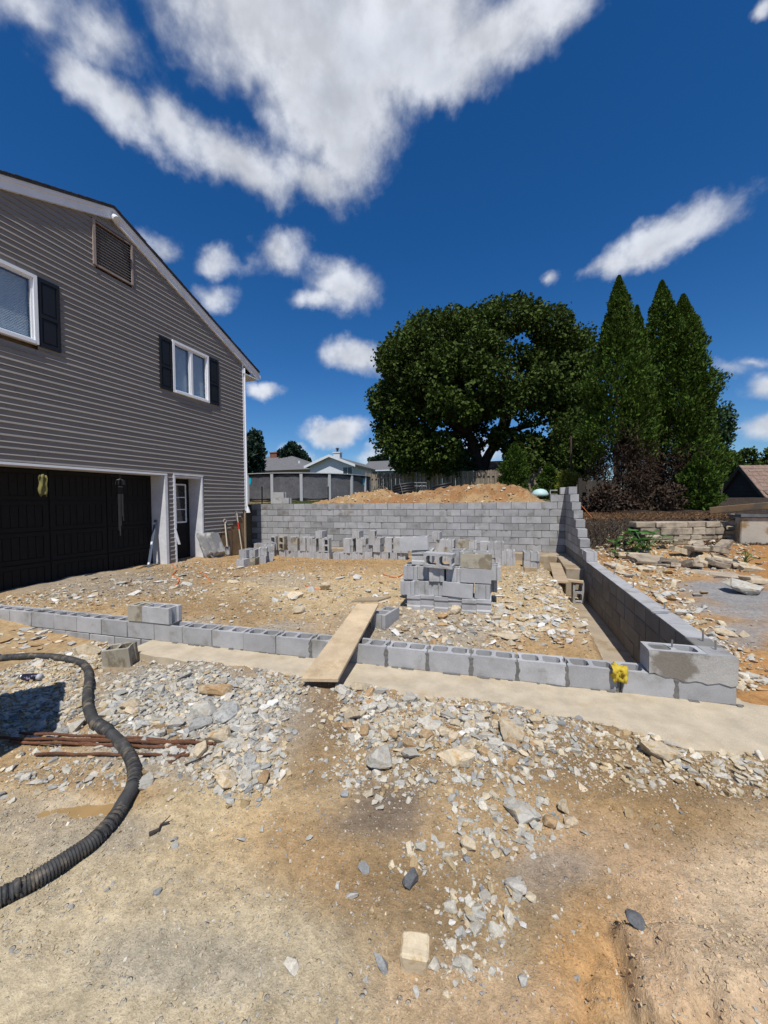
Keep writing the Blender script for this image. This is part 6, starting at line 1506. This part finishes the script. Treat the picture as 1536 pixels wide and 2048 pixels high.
# ---------------------------------------------------------------- hose
hp_px = [(-60, 1325), (0, 1322), (60, 1318), (110, 1320), (150, 1328), (172, 1340), (178, 1360), (175, 1395), (177, 1425), (190, 1452), (222, 1478), (252, 1510), (268, 1545), (266, 1585), (248, 1620), (225, 1655), (190, 1692), (135, 1735), (60, 1782), (-20, 1826), (-120, 1880)]
pts = []
for px, py in hp_px:
    p = ground_at(px, py, 0); pts.append(Vector((p[0], p[1], p[2]+.030)))
def spline(P, step):
    out = []
    for i in range(len(P)-1):
        p0, p1, p2, p3 = P[max(i-1, 0)], P[i], P[i+1], P[min(i+2, len(P)-1)]; n = max(2, int((p2-p1).length/step))
        for k in range(n):
            t = k/n; out.append(.5*((2*p1)+(p2-p0)*t+(2*p0-5*p1+4*p2-p3)*t*t+(3*p1-p0-3*p2+p3)*t**3))
    out.append(P[-1]); return out
sp = spline(pts, .0029)
sp = [Vector((p.x, p.y, p.z)) for p in sp]
zz = np.array([p.z for p in sp]); k = np.ones(81)/81; zs = np.convolve(np.pad(zz, 40, 'edge'), k, 'valid')
for i, p in enumerate(sp): p.z = max(zs[i], Hs(p.x, p.y)+.028) if i % 6 == 0 else zs[i]
ho = thing('hose', tuple(sp[len(sp)//2]), 'thick muddy black corrugated hose curving over the ground at the left', 'hose')
iS = next(i for i, p in enumerate(sp) if to_px(p.x, p.y, p.z)[0] > 70)
n = len(sp); rad = []
for i in range(n):
    u, v, d = to_px(sp[i].x, sp[i].y, sp[i].z); rib = .0030 if v > 1560 else (.0016 if v > 1430 else .001)
    q = (i % 4); rad.append(.035 + (rib if q in (1, 2) else -rib) + (.006 if 1445 < v < 1462 else 0))
m = MB(); m.tube(sp, rad, 16); m.build('hose_body', M['hose'], ho, tuple(ho.location), True)
m = MB(); m.tube(sp[:max(4, iS//2)], .047, 14); m.build('blue_sleeve', M['hose_blue'], ho, tuple(ho.location), True)

# ---------------------------------------------------------------- rusty bars
bars = [((-40, 1484), (432, 1493)), ((-30, 1490), (425, 1496)), ((20, 1492), (398, 1499)), ((40, 1482), (330, 1488)), ((120, 1494), (400, 1500)), ((70, 1514), (378, 1513)), ((60, 1489), (390, 1490))]
for i, ((x0, y0), (x1, y1)) in enumerate(bars):
    p = ground_at(x0, y0); q = ground_at(x1, y1); mid = (p+q)/2; zz = max(p[2], q[2], Hs(mid[0], mid[1])) + .012 + (.016 if i in (1, 3, 6) else 0)
    A_, B2 = Vector((p[0], p[1], zz)), Vector((q[0], q[1], zz-.004)); n = 60; m = MB(); m.tube([A_.lerp(B2, t/n)+Vector((0, 0, .004*math.sin(t*.35+i))) for t in range(n+1)], [.0095 if t % 2 else .0082 for t in range(n+1)], 7)
    lab = ('longest rusty bar at the top of the bundle crossed by the hose', 'rusty bar lying on top of the bundle, second longest', 'rusty bar in the middle of the bundle crossed by the hose', 'shorter rusty bar at the rear of the bundle', 'rusty bar at the front of the bundle', 'single rusty bar lying apart in front of the bundle', 'rusty bar resting on the rear bars of the bundle')[i]
    tag(m.build('rebar', M['rust'], None, tuple(A_)), lab, 'steel bar', 'rusty reinforcing bars under the hose')
p = ground_at(352, 1520); m = MB(); m.bar((p[0], p[1]-.05, p[2]+.012), (p[0]+.01, p[1]+.06, p[2]+.012), .022, .006); tag(m.build('rusty_strip', M['rust'], None, tuple(p)), 'short rusty flat strip lying below the bars', 'metal strip')

# spray can
p = ground_at(55, 1364); ca_ = thing('spray_can', tuple(p), 'black spray can lying on the shards left of the hose', 'spray can')
ax_ = Vector((.98, .20, .03)).normalized(); c0 = Vector(p)+Vector((-.09, 0, .034)); m = MB(); m.tube([c0+ax_*t for t in (.03, .033, .18, .183)], [.028, .031, .031, .028], 14); m.build('can_body', M['can'], ca_, tuple(p), True)
m = MB(); m.tube([c0+ax_*t for t in (-.015, -.008, .012, .0299)], [.012, .022, .029, .029], 14); m.build('dome', M['steel'], ca_, tuple(p), True)
m = MB(); m.tube([c0+ax_*t for t in (.1835, .20, .215)], [.030, .030, .026], 14); m.build('cap', M['pool_rail'], ca_, tuple(p), True)

# yellow rag over the low wall
c = on_y(1238, 1332, FW_Y-.012); V = []; nU, nV = 15, 15; g = np.random.default_rng(4)
X, Yv = np.meshgrid(np.linspace(-1, 1, nU), np.linspace(0, 1, nV)); rf_ = fbm(X*3+2, Yv*4, 5, 4); rf2 = fbm(X*3+7, Yv*4+3, 6, 4)
for j in range(nV):
    for i in range(nU):
        a, t = X[j, i], Yv[j, i]; wid = .070*(1-.30*t)*(1+.6*rf_[j, i]) ; drop = .145*t
        if t < .28: yy = .035-.16*t; zz = .012+.02*rf_[j, i]
        else: yy = -.012-.05*math.sin(t*2.6)*(1-.5*abs(a)) ; zz = .012-(t-.28)*.165
        V.append((c[0]+a*wid+.02*rf2[j, i], FW_Y+yy+.11*rf_[j, i]-.006, CH+.006+zz+.04*rf2[j, i]*(1 if t > .3 else .3)+.012))
m = MB(); m.add(V, [(j*nU+i, j*nU+i+1, (j+1)*nU+i+1, (j+1)*nU+i) for j in range(nV-1) for i in range(nU-1)]); o = m.build('rag', M['rag'], None, tuple(c), True); tag(o, 'crumpled yellow rag draped over the low wall near its right end', 'rag'); sm = o.modifiers.new('s', 'SOLIDIFY'); sm.thickness = .004
e = on_y(1239, 1382, FW_Y-.01); m = MB(); m.tube([(c[0]+.012, FW_Y-.02, CH-.10), (c[0]+.014, FW_Y-.02, CH-.15), (e[0], FW_Y-.018, .012)], .004, 5); tag(m.build('cord', M['black'], None, tuple(e)), 'short black cord hanging below the yellow rag', 'cord')

# puddle
m = MB(); cs = []
for k in range(28):
    q = 2*math.pi*k/28; a_, b_ = .40*math.cos(q), .125*math.sin(q); cs.append((PUD[0]+a_*math.cos(.35)-b_*math.sin(.35), PUD[1]+a_*math.sin(.35)+b_*math.cos(.35)))
lo_ = np.percentile([Hs(PUD[0]+.9*(x_-PUD[0])*t_, PUD[1]+.9*(y_-PUD[1])*t_) for x_, y_ in cs for t_ in (.3, .6)], 62)
m.add([(x_, y_, lo_) for x_, y_ in cs], [tuple(range(28))])
tag(m.build('puddle', material('muddy_puddle_water', (.33, .215, .095), .10, .10, 8, spec=.5, obj=False)), kind='structure')

# orange cord by the house and twigs
for i, path in enumerate(([(345, 1128), (352, 1142), (344, 1152), (358, 1160), (352, 1172)], [(398, 1146), (412, 1152), (420, 1166)], [(610, 1172), (622, 1178), (645, 1179), (655, 1170)], [(766, 1150), (790, 1156), (806, 1150)])):
    q = [ground_at(*p_) for p_ in path]; m = MB(); m.tube(spline([Vector((p_[0], p_[1], p_[2]+.012)) for p_ in q], .05), .010, 6)
    tag(m.build('orange_cord', M['orange'], None, tuple(q[0]), True), ('orange cord looping on the rubble by the garage jamb', 'orange cord end on the dirt before the entry door', 'faded orange cord half buried in the middle of the dirt floor', 'faded orange cord on the dirt left of the middle stack')[i], 'cord')
def twig(pts_px, lab, r=.006):
    q = [ground_at(*p_) for p_ in pts_px]; m = MB(); P_ = [Vector((p_[0], p_[1], p_[2]+.014)) for p_ in q]; m.tube(P_, [r, r*.8]+[r*.6]*(len(P_)-2), 5); k_ = P_[len(P_)//2]
    m.tube([k_, k_+Vector((.03, .03, .03))], [r*.5, r*.2], 4); tag(m.build('twig', M['bark'], None, tuple(q[0])), lab, 'twig')
twig([(298, 1675), (318, 1666), (322, 1656), (338, 1650)], 'small crooked brown root lying on the pale foreground soil', .009); twig([(370, 1535), (395, 1525), (425, 1510)], 'thin dark twig among stones right of the bars')

# ---------------------------------------------------------------- stones one can point at
def stone(px, py, wpx, hk, tone, kind, lab, seed=None, rot=None, tilt=(0, 0), depthk=1.0, group=None, sink=.12, zadd=0):
    p = ground_at(px, py); k = 1/px_per_m(p); s = wpx*k; me = ROCKS[tone][kind][(seed if seed is not None else random.randint(0, 9)) % len(ROCKS[tone][kind])]
    o = link('stone', me, None, (p[0], p[1], p[2]-sink*s*hk*1.4+zadd), (tilt[0], tilt[1], rot if rot is not None else random.uniform(0, 6.28)))
    o.scale = (s*1.0, s*depthk, s*hk/{'slab': .30, 'chunk': .72, 'shard': .34}[kind]); return tag(o, lab, 'stone', group)
def special(px, py, wpx, flat, squash, tone, seed, rot, tilt, lab, n=18, sink=.13, dz=0):
    p = ground_at(px, py); s = wpx/px_per_m(p); o = link('stone', big_rock_mesh(seed, flat, squash, M[tone], n), None, (p[0], p[1], p[2]-sink*s*flat+dz), (tilt[0], tilt[1], rot)); o.scale = (s, s, s); return tag(o, lab, 'stone')
special(757, 1528, 58, .75, (1, .85), 'stone_grey', 901, .6, (.2, .1), 'largest upright grey green stone in the rubble right of the board', 20)
special(703, 1440, 46, .55, (1, .72), 'stone_tan', 902, 2.1, (.1, .35), 'cream pointed stone just below the foot of the scaffold board', 16)
special(1037, 1630, 84, .30, (1, .72), 'stone_grey', 903, .2, (.05, .08), 'broad flat grey stone alone on the dirt right of centre', 18)
special(1100, 1650, 34, .8, (1, .9), 'stone_ochre', 904, .7, (0, 0), 'round ochre stone beside the broad flat grey stone')
special(1128, 1625, 32, .7, (1, .8), 'stone_tan', 905, 1.7, (0, .2), 'cream stone behind the round ochre stone')
special(1140, 1650, 28, .6, (1, .8), 'stone_tan', 906, .3, (.2, 0), 'small cream stone right of the round ochre stone')
special(935, 1700, 36, .7, (1, .8), 'stone_tan', 907, 2.3, (.2, .1), 'tan angular stone alone on brown soil below the dark patch')
special(820, 1765, 38, .7, (1, .7), 'stone_dark', 908, .9, (.3, -.2), 'dark wedge of slate left of centre in the foreground')
special(1032, 1785, 48, .50, (1, .7), 'stone_white', 909, .2, (0, .05), 'white flat topped stone above the gravel patch')
special(1035, 1795, 34, .4, (1, .6), 'stone_grey', 910, 1.2, (.1, 0), 'pale grey chip in front of the white flat topped stone')
special(1265, 1850, 44, .55, (.85, 1), 'stone_dark', 911, 1.3, (.4, .2), 'dark layered slate lump on the pinkish clay bank')
# square cream block of stone in the foreground
p = ground_at(828, 1945); k = 1/px_per_m(p); m = MB(); m.box(-.5, .5, -.42, .42, 0, .95); me = m.mesh('stone', M['stone_cream'], bevel=.09)
bm = bmesh.new(); bm.from_mesh(me); bmesh.ops.subdivide_edges(bm, edges=bm.edges, cuts=2, use_grid_fill=True)
for v in bm.verts: v.co += Vector(((fbm(v.co.x*3+1, v.co.z*3, 5), fbm(v.co.y*3+4, v.co.x*3, 6), fbm(v.co.z*3+2, v.co.y*3, 7))))*.22
bm.to_mesh(me); bm.free(); o = link('stone', me, None, (p[0], p[1]+.03, p[2]-.01), (.12, -.04, .12)); s = 54*k; o.scale = (s, s, s); tag(o, 'square cream block of stone in the foreground, bottom centre', 'stone')
special(1320, 1515, 84, .42, (1, .55), 'stone_tan', 913, -.3, (.1, .15), 'long cream stone with a dark underside below the footing at the right', 16)
special(1345, 1525, 44, .2, (1, .4), 'stone_blue', 914, -.5, (.1, .1), 'thin blue grey flake beside the long cream stone at the right')
special(910, 1522, 78, .40, (1, .55), 'stone_tan', 915, .4, (.1, .1), 'wide cream slab in the rubble right of the largest stone', 16)
special(1015, 1470, 60, .55, (1, .8), 'stone_tan', 916, 1.9, (.2, -.35), 'tilted cream wedge at the right of the rubble heap', 16)
special(1025, 1495, 34, .6, (1, .8), 'stone_ochre', 917, .5, (0, 0), 'small tan stone below the tilted cream wedge')
special(820, 1515, 36, .5, (1, .8), 'stone_grey', 918, .8, (0, .1), 'grey stone in the rubble between the largest stone and the wide slab')
special(870, 1455, 36, .5, (1, .9), 'stone_grey', 919, 2.8, (.1, .1), 'pale stone in the middle of the rubble below the footing')
special(785, 1475, 40, .45, (1, .5), 'stone_ochre', 920, 1.9, (.2, .2), 'orange tan stone leaning behind the largest upright stone')
special(845, 1375, 30, .6, (1, .8), 'stone_grey', 921, .4, (.2, .1), 'small dark sided stone sitting on the front edge of the footing')
special(700, 1372, 28, .85, (.7, .6), 'stone_white', 922, .4, (0, .2), 'upright white stone by the foot of the scaffold board')
special(722, 1378, 46, .35, (1, .5), 'stone_tan', 923, .5, (.1, .2), 'cream shard right of the upright white stone')
special(682, 1385, 40, .35, (1, .6), 'stone_grey', 924, 2.5, (.1, -.2), 'pale shard left below the upright white stone')
special(408, 1425, 52, .70, (1, .8), 'stone_grey', 925, .3, (.1, .1), 'grey green chunk in the upper rubble left of the board')
special(450, 1430, 56, .45, (1, .9), 'stone_blue', 926, 1.2, (.45, .1), 'pale blue flat stone tilted up beside the grey green chunk')
special(430, 1388, 66, .40, (1, .45), 'stone_ochre', 927, .35, (.1, .1), 'long orange tan stone in the rubble left of the board')
special(400, 1455, 44, .55, (1, .8), 'stone_blue', 928, .9, (.1, .1), 'grey stone below the grey green chunk, left rubble')
special(440, 1480, 56, .5, (1, .7), 'stone_tan', 929, .2, (.1, -.1), 'blocky tan stone at the right end of the rusty bars')
special(465, 1492, 44, .35, (1, .5), 'stone_grey', 930, .6, (.1, .1), 'smooth grey stone right of the rusty bars')
special(455, 1570, 52, .45, (1, .8), 'stone_tan', 931, 1.4, (.1, .2), 'cream stone at the lower tip of the left rubble')
special(527, 1563, 28, .7, (.9, 1.3), 'stone_ochre', 932, .2, (.1, .1), 'squared tan stone at the lower edge of the left rubble')
special(300, 1485, 0.1+48, .3, (1, .5), 'stone_blue', 933, .7, (.1, .3), 'slanted blue grey shard right of the hose')
special(240, 1412, 50, .22, (1, .4), 'stone_blue', 934, 1.1, (.3, .2), 'long blue grey shard leaning in the rubble beside the hose')
special(262, 1415, 40, .5, (1, .7), 'stone_tan', 935, .4, (.2, .1), 'cream stone beside the long blue grey shard')
special(295, 1448, 42, .25, (1, .5), 'stone_blue', 936, .5, (.1, .1), 'flat bluish stone in the rubble above the bars')
special(288, 1570, 40, .5, (.7, 1), 'stone_grey', 937, .3, (.1, .5), 'grey slab half under the hose below the bars')
special(172, 1308, 52, .45, (1, .7), 'stone_tan', 938, .2, (.1, .1), 'cream rock left of the loose stained block')
special(75, 1567, 40, .2, (1, .4), 'stone_grey', 939, .6, (0, .05), 'thin grey flake on brown soil left of the hose')
special(1482, 1185, 70, .40, (1, .55), 'stone_grey', 940, -.45, (.2, .2), 'big grey rock lying on the grey mud at the right', 18)
special(597, 1226, 26, .75, (1, .8), 'stone_tan', 941, .4, (.1, .2), 'tan stone on the dirt floor left of the scaffold board')
special(908, 1226, 30, .6, (1, .8), 'stone_tan', 942, .3, (0, 0), 'cream stone lying against the bottom of the middle stack')
special(650, 1180, 22, .8, (1, .8), 'stone_tan', 943, 1, (0, 0), 'small tan stone by the faded cord in the middle floor')
special(900, 1262, 26, .45, (1, .8), 'stone_white', 944, .5, (0, 0), 'white stone in the pale gravel behind the low wall')
special(1010, 1275, 70, .18, (1, .6), 'stone_tan', 945, .1, (0, 0), 'wide flat cream slab behind the low wall', 14)
special(590, 1195, 34, .4, (1, .7), 'stone_tan', 946, .9, (0, 0), 'pale stone lump on the dirt floor left of the board top')
special(1450, 1270, 44, .30, (1, .6), 'stone_tan', 947, .3, (.1, .1), 'layered tan slab on the slope right of the long wall')
special(1232, 1136, 46, .3, (1, .35), 'stone_tan', 948, -.5, (0, .1), 'pale bar shaped stone on the orange dirt right of the wall')
# heap of cut slabs in front of the stone wall
SLABS = []
for i, (px, py, w, L, t, ro, ti) in enumerate(((1265, 1100, 58, 1, .28, .1, .05), (1300, 1110, 70, 1, .26, .2, .05), (1340, 1112, 44, 1, .4, .9, .2), (1358, 1100, 34, 1, .5, .3, .3), (1375, 1115, 40, 1, .45, 2.2, .4), (1395, 1098, 46, 1, .4, .5, .1), (1412, 1112, 60, 1, .32, .7, -.2), (1380, 1130, 42, 1, .4, 1.9, .3), (1435, 1100, 34, 1, .6, .2, .2), (1462, 1110, 66, 1, .22, -.3, .3), (1455, 1122, 56, 1, .3, .4, .1), (1440, 1128, 50, 1, .4, .2, .3), (1478, 1128, 44, 1, .3, 1.2, .1), (1352, 1128, 36, 1, .4, 1.2, .2), (1322, 1118, 34, 1, .3, 2.2, .1), (1500, 1135, 40, 1, .4, .2, .1), (1425, 1142, 80, 1, .10, -.15, .05), (1475, 1150, 90, 1, .08, -.1, .05), (1520, 1160, 60, 1, .3, .2, .1), (1395, 1088, 40, 1, .4, 1.3, -.2), (1447, 1090, 40, 1, .45, .8, -.3), (1370, 1085, 34, 1, .4, 2.0, .1))):
    p = ground_at(px, py+(14 if py < 1120 else 6)); s = w/px_per_m(p); m = MB(); m.box(-.5, .5, -.24, .24, 0, t*.55); me = m.mesh('stone_slab', M['wallstone'] if i % 3 else M['stone_tan'], bevel=.03)
    for v in me.vertices: v.co += Vector((random.uniform(-1, 1), random.uniform(-1, 1), random.uniform(-1, 1)))*.035
    o = link('stone_slab', me, None, (p[0], p[1], p[2]-.01+(.10 if i in (3, 5, 8, 19, 20, 21) else 0)), (random.uniform(-.1, .25), ti, ro)); o.scale = (s, s, s)
    SLABS.append((px, py, w, o))
SLABS.sort(key=lambda q: q[0])
for i, q in enumerate(SLABS): tag(q[3], f'{ORD[i]} from the left of the tumbled beige slabs before the stone wall', 'stone slab', 'tumbled slabs before the stone wall')
# filler stones: the largest are things of their own, the small ones one joined part of the rubble
FILL = []
def filler(n, region, sizes, tones, kinds, lab, group, seed):
    g = np.random.default_rng(seed); made = 0; tries = 0
    cx, cy, rx, ry, rot = region
    while made < n and tries < n*12:
        tries += 1
        a = g.uniform(0, 2*math.pi); r = math.sqrt(g.random()); x_, y_ = rx*r*math.cos(a), ry*r*math.sin(a); t = math.radians(rot); px, py = cx+x_*math.cos(t)-y_*math.sin(t), cy+x_*math.sin(t)+y_*math.cos(t)
        p = ground_at(px, py)
        if (slab_edge(p[0])-.02 < p[1] < FW_Y+.25 and p[0] > -3.9) or (p[1] > 3.6 and float(rw_in(p[1]))-.45 < p[0] < float(rw_in(p[1]))+.3): continue
        ti = int(g.integers(0, len(tones))); kd = kinds[int(g.integers(0, len(kinds)))]; w = sizes[0]+(sizes[1]-sizes[0])*g.random()**1.8
        hk = {'slab': .28, 'chunk': .6, 'shard': .25}[kd]*g.uniform(.7, 1.2)
        FILL.append((w, px, py, hk, tones[ti][0], tones[ti][1], kd, group, int(g.integers(0, 9)), g.uniform(0, 6.28), (g.normal(0, .16), g.normal(0, .16)), g.uniform(.8, 1.15), p)); made += 1
A1 = [('stone_grey', 'pale grey'), ('stone_blue', 'blue grey'), ('stone_grey', 'pale grey'), ('stone_tan', 'cream'), ('stone_white', 'whitish')]
A2 = [('stone_grey', 'pale grey'), ('stone_tan', 'cream'), ('stone_tan', 'cream'), ('stone_ochre', 'ochre'), ('stone_white', 'whitish'), ('stone_grey', 'pale grey')]
filler(190, (400, 1430, 185, 85, 0), (12, 36), A1, ['slab', 'chunk', 'slab', 'shard'], 'ordinary {} stone in the rubble between the hose and the board', 'rubble stones between the hose and the board', 1)
filler(50, (490, 1520, 75, 60, 20), (14, 40), A1, ['slab', 'chunk', 'slab'], 'ordinary {} stone at the lower right of the left rubble', 'stones at the lower tip of the left rubble', 2)
filler(200, (890, 1455, 215, 75, 4), (12, 36), A2, ['slab', 'chunk', 'chunk'], 'ordinary {} stone in the rubble below the footing right of the board', 'rubble stones right of the board', 3)
filler(20, (1150, 1540, 180, 50, 8), (10, 26), A2, ['slab', 'shard'], 'ordinary {} stone on the brown dirt below the footing at the right', 'stones on the dirt at the right', 4)
filler(22, (1430, 1530, 120, 45, 15), (10, 34), A1, ['slab', 'shard', 'shard'], 'ordinary {} flake on the dirt near the right picture edge', 'flakes near the right edge', 5)
filler(24, (75, 1440, 90, 55, 0), (14, 34), [('stone_blue', 'blue grey'), ('stone_grey', 'grey')], ['slab', 'slab', 'chunk'], '{} stone in the dark shadow left of the hose', 'stones in the shadow at the left', 6)
filler(80, (95, 1295, 110, 40, 5), (10, 26), A2, ['slab', 'shard', 'slab'], '{} flake on the bank before the low wall at the left', 'flakes on the bank at the left', 7)
filler(90, (1075, 1225, 95, 70, 20), (12, 34), A2, ['slab', 'slab', 'shard'], '{} flat stone on the crest beside the trench', 'flat stones beside the trench', 8)
filler(110, (1000, 1265, 210, 40, 0), (9, 26), A2, ['slab', 'chunk'], '{} stone in the pale rubble behind the low wall', 'stones behind the low wall', 9)
filler(60, (300, 1170, 250, 25, -5), (9, 28), A2, ['slab', 'shard'], '{} stone on the dirt before the garage', 'stones before the garage', 10)
filler(60, (640, 1190, 180, 35, 0), (8, 22), A2, ['slab', 'chunk'], '{} stone on the open dirt floor', 'stones on the dirt floor', 11)
filler(90, (1310, 1180, 110, 70, 30), (9, 28), A2, ['slab', 'chunk', 'slab'], '{} stone on the slope right of the long wall', 'stones on the slope at the right', 12)
filler(60, (1440, 1310, 120, 60, 35), (10, 30), A2, ['slab', 'chunk', 'slab'], '{} stone beside the front end of the long wall', 'stones by the front end of the long wall', 13)
filler(26, (960, 1850, 90, 100, -10), (8, 17), A2, ['slab', 'chunk'], '{} pebble in the small gravel patch in the foreground', 'pebbles in the foreground gravel patch', 14)
filler(16, (1000, 1640, 150, 90, 0), (8, 20), A2, ['slab', 'chunk'], '{} small stone on the soil around the broad flat stone', 'small stones round the flat stone', 15)
filler(12, (880, 1760, 130, 60, 0), (8, 16), A2, ['slab', 'chunk'], '{} small stone on the brown soil in the lower middle', 'small stones in the lower middle', 16)

LAND = [('the largest upright stone', 757, 1510), ('the foot of the scaffold board', 640, 1358), ('the grey green chunk', 408, 1415), ('the right end of the rusty bars', 432, 1493), ('the spray can', 55, 1364), ('the bend of the hose', 175, 1345), ('the broad flat grey stone', 1037, 1615), ('the wide cream slab', 910, 1515), ('the tilted cream wedge', 1015, 1460), ('the yellow rag', 1238, 1345),
        ('the middle stack', 890, 1215), ('the upright cored block', 1155, 1180), ('the loose stained block', 225, 1310), ('the left end of the footing', 300, 1320), ('the big grey rock on the mud', 1482, 1175), ('the front corner of the long wall', 1470, 1370), ('the single block on the long wall', 1187, 1115), ('the garage jamb', 320, 1135), ('the entry door', 380, 1115), ('the square cream block', 828, 1920),
        ('the white flat topped stone', 1032, 1770), ('the dark wedge of slate', 820, 1760), ('the long cream stone', 1320, 1505), ('the two blocks on the low wall', 305, 1225), ('the faded cord', 640, 1178), ('the long orange tan stone', 430, 1385), ('the squared tan stone', 527, 1560), ('the far end of the scaffold board', 735, 1205), ('the layered tan slab', 1450, 1265), ('the tumbled slabs', 1410, 1110), ('the stake of grey slate flakes', 0, -9000)]
FILL.sort(key=lambda q: -q[0]); seen = {}
SHAPE = {'slab': 'flat', 'chunk': 'blocky', 'shard': 'long thin'}
for q in FILL[:190]:
    w, px, py, hk, tone, tn, kd, group, sd, yaw, tl, dk, p = q
    n_, lx_, ly_ = min(LAND, key=lambda l: (l[1]-px)**2 + (1.6*(l[2]-py))**2); dx, dy = px-lx_, (py-ly_)*1.6; a = math.degrees(math.atan2(-dy, dx)) % 360
    dr = ('right of', 'up and right of', 'behind', 'up and left of', 'left of', 'down and left of', 'in front of', 'down and right of')[int((a+22.5)//45) % 8]
    r_ = math.hypot(dx, dy); ds = 'close ' if r_ < 60 else ('' if r_ < 120 else 'well ')
    lab = f'{tn} {SHAPE[kd]} stone {ds}{dr} {n_}'.replace('up and right of the upright cored block in the trench', 'right of the upright cored block'); k_ = seen.get(lab, 0); seen[lab] = k_+1
    if k_: lab = ('smaller ', 'smallest ', 'tiny ', 'least ')[min(k_-1, 3)] + lab
    stone(px, py, w, hk, tone, kd, lab, sd, yaw, tl, dk, group)
TB = {'stone_grey': (.43, .42, .385), 'stone_blue': (.345, .36, .36), 'stone_tan': (.50, .42, .30), 'stone_ochre': (.38, .25, .13), 'stone_white': (.58, .56, .52), 'stone_dark': (.12, .125, .13)}
tag(joined_rocks('rubble', [(q[12][0], q[12][1], q[12][2]-.22*q[3]*q[0]/px_per_m(q[12]), q[0]/px_per_m(q[12]), min(q[3]*1.1, .75), q[9], q[10][0], q[10][1], np.array(TB[q[4]])*random.uniform(.8, 1.15)) for q in FILL[190:]]), 'smaller broken stones mixed through the rubble and dirt', 'rubble', kind='stuff')

# ---------------------------------------------------------------- box added out of view on the left, shaped to throw the dark shadow
sk = thing('shadow_caster', (-3.65, 1.15, -.05), 'unseen dark box added left of the hose to cast a shadow', 'shadow_box'); o_ = tuple(sk.location)
q = [Vector((-3.71, 1.98, 0)), Vector((-2.89, 1.39, 0)), Vector((-3.6, .45, 0)), Vector((-4.5, 1.0, 0))]; cen = sum(q, Vector())/4
m = MB(); qi = [cen+(p_-cen)*.8 for p_ in q]; m.hexa([(p_.x, p_.y, -.06) for p_ in qi]+[(p_.x, p_.y, 1.04) for p_ in q]); m.build('caster_body', M['caster'], sk, o_)
m = MB(); qo = [cen+(p_-cen)*1.03 for p_ in q]; m.hexa([(p_.x, p_.y, 1.041) for p_ in qo]+[(p_.x, p_.y, 1.11) for p_ in qo]); m.build('rim', M['caster'], sk, o_)
for i in range(4):
    a, b = q[i], q[(i+1) % 4]; ai, bi = qi[i], qi[(i+1) % 4]
    for t in (.3, .7): m = MB(); p0 = ai.lerp(bi, t); p1 = a.lerp(b, t); m.bar((p0.x, p0.y, -.03), (p1.x, p1.y, 1.04), .05, .05, (1, 0, 0)); m.build('rib', M['caster'], sk, o_)
